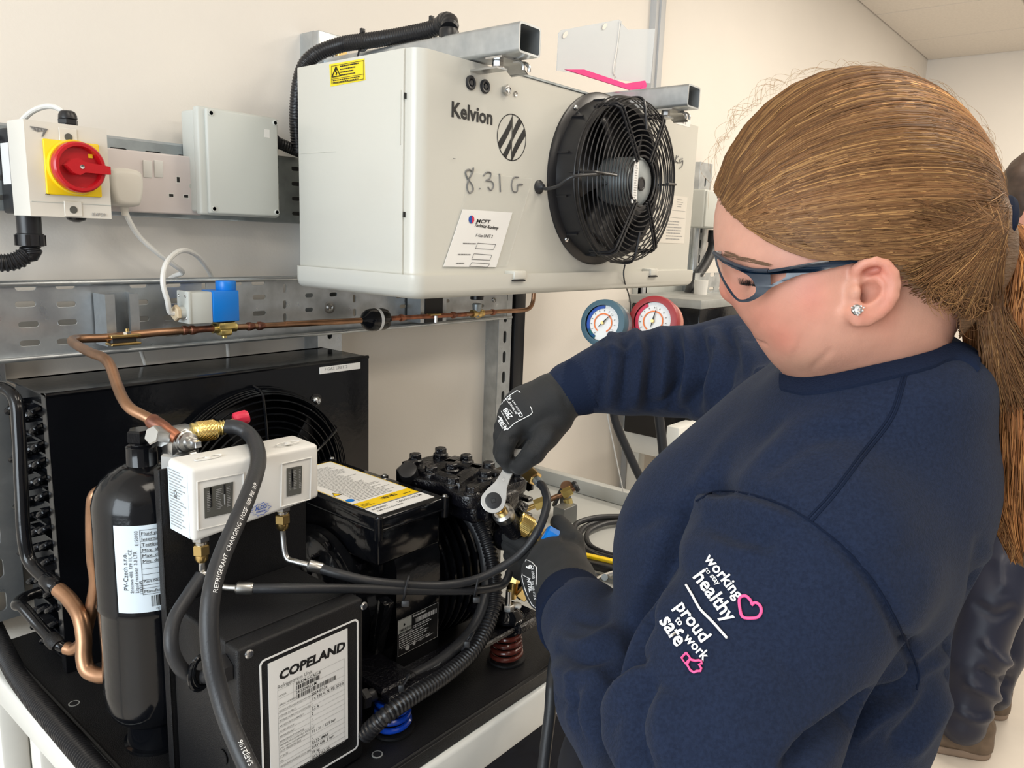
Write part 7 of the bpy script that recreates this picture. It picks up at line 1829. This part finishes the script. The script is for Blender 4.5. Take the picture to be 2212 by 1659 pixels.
for i in range(140):
    t0 = hr_.uniform(.3, 1.0); u = t0*(len(pc)-1); k_ = min(int(u), len(pc)-2); f_ = u-k_; c_ = np.array(pc[k_])*(1-f_)+np.array(pc[k_+1])*f_
    x0, y0 = c_[0]-c_[3]*.95, c_[1]; L = hr_.uniform(20, 60); c1 = hr_.uniform(-12, 14)
    strand([W(x0+4+c1*math.sin(3*t), y0+L*t, c_[2]-.01) for t in np.linspace(0, 1, 7)], .00013, hcol(.5))
o_ = mesh_obj('ponytail_strands', np.concatenate(SV), np.concatenate(SF), 'hairs', pony, None, np.concatenate(SC)); o_['kind'] = 'stuff'
MB().tube(smooth_path([W(2178, 440, .585), W(2182, 460, .568), W(2176, 487, .556), W(2161, 510, .555), W(2149, 525, .57), W(2148, 508, .60), W(2160, 470, .61), W(2170, 446, .60)], 5, True), .0062, 10, closed=True).build('hair_tie', 'seam', hair, 'black hair tie')

# ---- safety glasses
gg = link('safety_glasses', None, wm); gg.location = Vector(W(1620, 600, .57))-wm.location; gg['label'] = 'wraparound safety glasses with dark blue frame and clear lenses'
def gd_(x, y):
    return np.interp(x, [1540, 1552, 1575, 1600, 1630, 1665, 1700, 1760, 1840, 1900], [.606, .596, .579, .567, .557, .549, .543, .5365, .531, .529])
def gbend(co): return np.stack([W(a, b, float(gd_(a, b))+c) for a, b, c in co.tolist()])
def gshape(poly, holes, th, name, m, bev=.0, sub=None):
    def dens(P, st_=10):
        out = []
        for i in range(len(P)):
            a, b = np.array(P[i], float), np.array(P[(i+1) % len(P)], float); n = max(1, int(np.hypot(*(b-a))/st_))
            out += [tuple(a+(b-a)*k/n) for k in range(n)]
        return out
    cu = bpy.data.curves.new('g', 'CURVE'); cu.dimensions = '2D'; cu.fill_mode = 'BOTH'; cu.extrude = th/2
    for poly_ in [poly]+holes:
        pp = dens(poly_); sp = cu.splines.new('POLY'); sp.points.add(len(pp)-1); sp.use_cyclic_u = True
        for i, p in enumerate(pp): sp.points[i].co = (p[0], p[1], 0, 1)
    return curve_to_mesh(cu, (0,0,0), X, Z, name, m, gg, bend=gbend, smooth=40)
def sp2(pts, closed=True): return [(q[0], q[1]) for q in smooth_path([(a, b, 0) for a, b in pts], 4, closed)]
frame = sp2([(1541,545),(1549,551),(1562,560),(1590,574),(1624,583),(1660,583),(1700,577),(1750,568),(1795,561),(1850,557),(1895,556)], False)+sp2([(1895,563),(1850,567),(1823,573),(1773,585),(1731,593),(1699,606),(1665,622),(1649,636),(1624,650),(1602,653),(1588,646),(1572,626),(1556,597),(1546,568)], False)
lens_h = sp2([(1549,560),(1562,568),(1585,580),(1606,589),(1622,601),(1632,619),(1630,634),(1614,645),(1600,647),(1590,641),(1576,622),(1560,594)])
slit = [(1664,593),(1699,590),(1697,598),(1690,603),(1665,615)]
gshape(frame, [lens_h, slit], .0026, 'frame', 'dnavy')
gshape([(1552,562),(1562,568),(1585,580),(1606,589),(1622,601),(1632,619),(1630,634),(1614,645),(1600,647),(1590,641),(1576,622),(1560,594)], [], .0008, 'lens', 'glass')
b = MB(); P = [W(a, b_, float(gd_(a, b_))-.0016) for a, b_ in sp2([(1660,586),(1700,580),(1750,571),(1790,565)], False)]; b.tube(P, .0012, 6); b.build('temple_ridge', 'dnavy', gg)
MB().tube([W(a, b_, float(gd_(a, b_))-.0008) for a, b_ in sp2([(1543,546),(1562,559),(1590,573),(1624,583),(1660,585)], False)], .0017, 8).build('brow_bar', 'dnavy', gg)
MB().obox(W(1551, 548, .603), CRT, CUP, CFW, .0022, .0016, .004, .0006, 1).build('nose_bridge', 'chrome', gg)
# far lens and temple, seen past the nose only at the bridge
Pq = [W(1546, 549, .603), W(1552, 560, .625), W(1570, 575, .655), W(1620, 575, .672), W(1700, 572, .680), W(1850, 565, .685)]
MB().tube(smooth_path(Pq, 5), .0014, 6).build('far_temple', 'dnavy', gg)
# ear stud
er_ = link('ear_stud', None, wm); ec_ = W(1852, 669, de-.0055); er_.location = Vector(ec_)-wm.location; er_['label'] = 'sparkling heart shaped ear stud'
for i in range(13):
    a = 2*math.pi*i/13; hx_2 = .0036*math.sin(a)**3*1.15; hy_2 = .0036*(.81*math.cos(a)-.31*math.cos(2*a)-.12*math.cos(3*a)-.06*math.cos(4*a))
    MB().sphere(ec_+CRT*hx_2+CUP*hy_2-CFW*.0006, .00075, 8).build('stone', 'gem', er_)
MB().lathe(ec_, -CFW, [(0, .0024), (.0006, .0022), (.0016, .0008)], 7).build('centre_stone', 'gem', er_)
MB().lathe(ec_+CFW*.0012, -CFW, [(0, .0038), (.001, .0036)], 16).build('setting', 'steel', er_)
# ---- trousers and boots (mostly below the frame)
L_ = Sculpt(); hipc = W(1780, 1620, .76)
for sx_, dd in ((-1, .0), (1, .19)):
    hp2 = np.array([.60+dd*.75, -.98+dd*.60, .84]); kn_ = np.array([.62+dd*.75, -.93+dd*.55, .48]); an = np.array([.66+dd*.75, -.98+dd*.55, .09])
    L_.chain([hp2, kn_, an], [.092, .066, .056], k=.03)
L_.cone((.61, -.97, .88), (.74, -.87, .88), .105, .105, .04)
lv, lf2 = L_.mesh(.009, 2); mesh_obj('trousers', lv, lf2, 'navyt', wm)
for dd in (0, .19):
    B = Sculpt(); an = np.array([.66+dd*.75, -.98+dd*.55, .05]); fwd = np.array([-.64, .77, 0])
    B.cone(an+Z*.05, an-Z*.005, .05, .045, .02); B.cone(an-Z*.012, an+fwd*.15-Z*.018, .038, .032, .02)
    v_, f_ = B.mesh(.006, 1); v_[:, 2] = np.maximum(v_[:, 2], .001); mesh_obj('boot', v_, f_, 'brown', wm)
# ================================================================ refrigerant gauges behind the far sleeve
mg = {}
def gauge(px, py, d, r, ring, side, label, needle, sweep):
    c = W(px, py, d); n = -CFW*.86-CRT*.50+CUP*.05; n /= np.linalg.norm(n); t = thing('pressure_gauge', label, 'gauge', c)
    u = np.cross(Z, n); u /= np.linalg.norm(u); v = np.cross(n, u)
    MB().lathe(c, -n, [(-.006, r*.74), (-.006, r*.84), (-.004, r*.97), (.002, r), (.010, r), (.016, r*.97)], 48, cap=False).build('rubber_boot', ring, t)
    MB().lathe(c-n*.015, -n, [(0, r*.96), (.020, r*.94), (.026, r*.80), (.028, .01)], 48).build('boot_back', side, t)
    MB().lathe(c-n*.001, n, [(0, r*.74), (.0004, r*.74)], 40).build('dial', 'paper', t)
    def arc(a0, a1, r0, r1, m, nm, h=.0012):
        k = 28; P = [c+n*h+(u*math.cos(R(a0+(a1-a0)*i/k))+v*math.sin(R(a0+(a1-a0)*i/k)))*rr for rr in (r0, r1) for i in range(k+1)]
        MB().add(P, [(i, i+1, k+2+i, k+1+i) for i in range(k)]).build(nm, m, t, smooth=0, recalc=False)
    arc(*sweep[0], r*.60, r*.73, sweep[1], 'colour_band')
    if sweep[2]: arc(205, 245, r*.60, r*.73, 'green', 'green_band')
    arc(-60, 240, r*.36, r*.41, 'orange', 'scale_ring', .0014)
    for i in range(13):
        a = R(235-i*24); q = c+n*.0016+(u*math.cos(a)+v*math.sin(a))*r*.52; MB().obox(q, u*math.cos(a)+v*math.sin(a), -u*math.sin(a)+v*math.cos(a), n, r*.03, r*.012, .0002).build('scale_mark', 'inkg', t)
    a = R(needle); e = (u*math.cos(a)+v*math.sin(a)); w = -u*math.sin(a)+v*math.cos(a)
    q = c+n*.004; MB().add([q+e*r*.62, q+w*r*.035, q-e*r*.30, q-w*r*.035], [(0,1,2,3)]).build('needle', 'ink', t, smooth=0, recalc=False)
    MB().lathe(c+n*.003, n, [(0, r*.07), (.003, r*.06)], 14).build('needle_hub', 'brass', t)
    MB().cyl(c-v*r*.9-n*.01, c-v*r*1.6-n*.01, .007).build('stem', 'brass', t)
    return c, t
g1_, t1_ = gauge(1303, 698, 1.30, .0410, 'bluegauge', 'galvd', 'blue gauge, left one of the two round gauges behind the sleeve', 48, ((90, 245), 'inkb', True))
g2_, t2_ = gauge(1411, 694, 1.30, .0440, 'redgauge', 'rubberp', 'red gauge, right one of the two round gauges behind the sleeve', 80, ((115, 250), 'inkr', False))
mf = thing('gauge_manifold', 'brass manifold block under the two gauges with its hoses', 'manifold', W(1360, 790, 1.32))
MB().obox(W(1357, 795, 1.32), CRT, CUP, CFW, .052, .013, .013, .003).build('manifold_block', 'brass', mf)
for px in (1303, 1411): MB().cyl(W(px, 760, 1.315), W(px, 790, 1.32), .008).build('port', 'brass', mf)
hose('hose', [W(1318, 800, 1.32), W(1322, 860, 1.32), W(1330, 910, 1.33), W(1352, 965, 1.34), W(1382, 1030, 1.35), W(1408, 1075, 1.36), W(1440, 1125, 1.37)], .0075, 'rubber', mf, n=12)
hose('hose', [W(1410, 800, 1.32), W(1418, 860, 1.32), W(1426, 920, 1.33), W(1433, 980, 1.34), W(1438, 1050, 1.35), W(1446, 1120, 1.36)], .0085, 'rubber', mf, n=12)
hose('string', [W(1310, 800, 1.33), W(1312, 890, 1.34), W(1325, 960, 1.36), W(1346, 1062, 1.40)], .0012, 'whitep', mf, n=6)
# ================================================================ the next training station along the wall
def wx(px, py, y): return Wy(px, py, y)
a = Wy(1501, 500, -.05); b_ = Wy(1527, 500, -.05)
upright(a[0], b_[0], .12, Wy(1515, 350, -.05)[2], 'slotted_upright', 'galvanised upright with pale conduit right of the white cooler', y0=-.05)
q = MB().cyl((a[0]-.02, -.065, .2), (a[0]-.02, -.065, 1.60), .012); tag(q.build('conduit_pipe', 'galv'), 'thin galvanised conduit pipe beside the far upright', 'pipe')
j0, j1 = Wy(1524, 408, -.11), Wy(1600, 498, -.11)
jb2 = thing('junction_box', 'pale grey box on the far upright in front of her forehead', 'junction box', (j0[0]+.05, -.08, j1[2]))
MB().box((j0[0], -.11, j1[2]), (j1[0], -.055, j0[2]), .006, 3).build('box_body', 'greyp', jb2)
MB().box((j0[0]+.004, -.116, j1[2]+.004), (j1[0]-.004, -.109, j0[2]-.004), .003, 2).build('lid', 'greyp', jb2)
MB().lathe(Wy(1541, 510, -.08), Z, [(-.02, .018), (.02, .018)], 18).build('gland', 'blackp', jb2)
hose('black_cable', [Wy(1541, 515, -.08), Wy(1538, 540, -.08), Wy(1522, 572, -.085), Wy(1503, 600, -.09), Wy(1490, 630, -.10), Wy(1484, 670, -.10), Wy(1481, 740, -.10), Wy(1480, 830, -.10)], .0165, 'rubber', jb2, n=14)
p0 = Wy(1502, 590, -.14); p1 = Wy(1700, 655, -.14)
tr2 = thing('cable_tray', 'short pale perforated tray on the far station below the grey box', 'cable tray', (p0[0]+.2, -.1, p1[2]))
hl = [slot(.05+.07*i, .03+.045*k, .035, .012) for i in range(8) for k in range(3)]
plate([(0, 0), (.62, 0), (.62, p0[2]-p1[2]), (0, p0[2]-p1[2])], hl, .002, (p0[0], -.14, p1[2]), X, Z, 'perforated_web', 'galv', tr2)
MB().box((p0[0], -.19, p1[2]-.006), (p0[0]+.62, -.14, p1[2])).build('shelf', 'galv', tr2)
MB().lathe(Wy(1512, 640, -.16), Z, [(-.05, .018), (.05, .022)], 16).build('white_fitting', 'whitep', tr2)
p0 = Wy(1512, 668, -.28); p1 = Wy(1700, 900, -.28)
un = thing('condensing_unit', 'black condensing unit of the far station behind the far sleeve', 'condensing unit', (p0[0]+.3, -.2, .93))
MB().box((p0[0], -.28, .93), (p0[0]+.6, -.06, p0[2]), .004).build('casing', 'black', un)
MB().box((p0[0]-.004, -.285, p0[2]), (p0[0]+.604, -.05, p0[2]+.025), .003).build('top_panel', 'dimgrey', un)
for i in range(6): MB().box((p0[0]+.05, -.284, 1.0+i*.045), (p0[0]+.45, -.279, 1.012+i*.045)).build('louvre', 'blackm', un)
# pale panel between cooler and far station
p0 = Wy(1376, 640, -.02); p1 = Wy(1476, 640, -.02)
pn = MB().box((p0[0], -.02, 1.05), (p1[0], -.001, 1.50), .003).build('back_panel', 'dimgrey' if False else 'greyp'); tag(pn, 'pale grey flat panel on the wall below the right end of the white cooler', 'panel')
# white electrical chassis under the far sleeve
q0 = Wy(1468, 925, -.30); q1 = Wy(1640, 1100, -.30)
wc_ = thing('equipment_frame', 'white metal frame with black bracket seen between sleeve and chest', 'frame', (q0[0]+.15, -.25, .60))
MB().box((q0[0], -.30, .60), (q0[0]+.4, -.26, q0[2]), .004).build('front_panel', 'whitef', wc_)
bb = Wy(1482, 960, -.303); MB().box((bb[0]-.02, -.310, bb[2]-.035), (bb[0]+.08, -.301, bb[2]+.02), .003).build('black_bracket', 'blackp', wc_)
MB().cyl((bb[0]+.02, -.312, bb[2]-.03), (bb[0]+.02, -.312, bb[2]+.01), .006).build('pin', 'steel', wc_)
tb = thing('second_bench', 'bench of the far station carrying the black condensing unit', 'bench', (2.6, -.35, 0))
MB().box((2.02, -.72, .86), (3.3, -.03, .928), .006).build('bench_top', 'whitef', tb)
for x in (2.05, 3.24):
    for y in (-.70, -.08): MB().box((x, y, .001), (x+.04, y+.04, .865), .003).build('leg', 'whitef', tb)

# ================================================================ second person, far behind
p2 = thing('person', 'person in dark trousers and brown boots standing far behind the woman', 'person', (2.45, -1.05, 0))
B2 = Sculpt()
B2.cone(*C2((2235, 700, 2.42, 120), (2215, 1080, 2.42, 118), .08)); B2.cone(*C2((2235, 640, 2.42, 90), (2230, 560, 2.42, 40), .05))
B2.cone(*C2((2150, 680, 2.40, 46), (2175, 960, 2.38, 36), .05)); B2.cone(*C2((2175, 960, 2.38, 36), (2230, 1090, 2.3, 30), .03)); B2.cone(*C2((2320, 680, 2.5, 46), (2330, 1000, 2.5, 36), .05))
v_, f_ = B2.mesh(.016, 3); mesh_obj('jacket', v_, f_, 'navyt', p2)
B2 = Sculpt(); B2.ell(*E3(2236, 430, 2.42, 58, 76, .085), k=.02); B2.cone(*C2((2233, 480, 2.42, 36), (2232, 580, 2.42, 40), .03)); B2.cone(*C2((2262, 440, 2.35, 10), (2290, 460, 2.34, 10), .02))
v_, f_ = B2.mesh(.010, 2); mesh_obj('head', v_, f_, 'skin', p2)
B2 = Sculpt(); B2.ell(*E3(2232, 414, 2.43, 68, 88, .10), k=.02); B2.ell(*E3(2215, 460, 2.45, 46, 60, .08), k=.02); B2.ell(*E3(2270, 470, 2.33, 40, 60, .07), k=.01, sub=True)
v_, f_ = B2.mesh(.009, 2); v_ = v_+vnormals(v_, f_)*(fnoise(v_, 90, 3)*.006)[:, None]; mesh_obj('hair', v_, f_, 'darkhair', p2, 'dark curly hair')
B2 = Sculpt()
B2.chain([W(2195, 1120, 2.38), W(2140, 1290, 2.34), W(2100, 1430, 2.33), W(2078, 1560, 2.33)], [.095, .088, .080, .066], k=.03)
B2.chain([W(2225, 1130, 2.52), W(2185, 1300, 2.50), W(2160, 1410, 2.50), W(2142, 1500, 2.52)], [.090, .078, .066, .052], k=.03)
v_, f_ = B2.mesh(.010, 2)
v_ = folds(v_, f_, [([(2120,1380),(2160,1430),(2190,1425)], 10, .016), ([(2080,1470),(2140,1500),(2180,1520)], 12, .018), ([(2100,1300),(2150,1330),(2200,1310)], 12, -.010), ([(2110,1440),(2150,1465),(2190,1470)], 8, -.014), ([(2060,1530),(2110,1555),(2150,1540)], 10, .012), ([(2160,1200),(2170,1280)], 14, .008)])
MT['trouser2'] = mat('dark_satin_trousers', (.009,.012,.030), .42, sheen=.05)
mesh_obj('trousers', v_, f_, 'trouser2', p2)
def boot2(a, toe, s_):
    B = Sculpt(); B.cone(a+Z*.09, a+Z*.03, .052*s_, .05*s_, .02); B.cone(a+Z*.03, toe+Z*.035, .046*s_, .038*s_, .02); v_, f_ = B.mesh(.007, 2); v_[:, 2] = np.maximum(v_[:, 2], .022)
    o_ = mesh_obj('boot', v_, f_, 'brown', p2); B = Sculpt(); B.cone(a+Z*.012, toe+Z*.012, .050*s_, .042*s_, .01); v_, f_ = B.mesh(.007, 1); v_[:, 2] = np.clip(v_[:, 2], .001, .024); mesh_obj('sole', v_, f_, 'sole', o_)
f1 = Wz(2100, 1622, .0); f2 = Wz(2025, 1612, .0); boot2(f1, f2, 1.0)
f1 = Wz(2142, 1540, .0); f2 = Wz(2110, 1536, .0); boot2(f1, f2, .95)
# ================================================================ tool bag and an added dark block below the bench
bg = thing('tool_bag', 'brown-grey tool bag with pale buckle standing below the near sleeve', 'bag', (1.0, -.80, 0))
c = Wz(1240, 1640, .52); 
MB().box((c[0]-.13, c[1]-.12, .001), (c[0]+.22, c[1]+.10, .50), .05, 4).build('bag_body', 'sole' if False else 'blackm', bg)
MB().tube(smooth_path([W(1205, 1530, depth(c)-.02), W(1225, 1560, depth(c)-.04), W(1240, 1600, depth(c)-.05)], 5), .010, 8).build('strap', 'brown', bg)
MB().tube([W(1252, 1622, depth(c)-.06), W(1258, 1640, depth(c)-.06)], .003, 6).build('buckle', 'greyp', bg)
cr = thing('dark_filler', 'made-up dark blue block filling the dark area under the bench', 'crate', (1.05, -.35, 0))  # block added to keep the space under the bench dark
MB().box((.70, -.50, .001), (1.42, -.10, .50), .02, 3).build('filler_body', 'navyt', cr)
MB().box((.69, -.51, .50), (1.43, -.09, .53), .01, 2).build('filler_lid', 'navyt', cr)
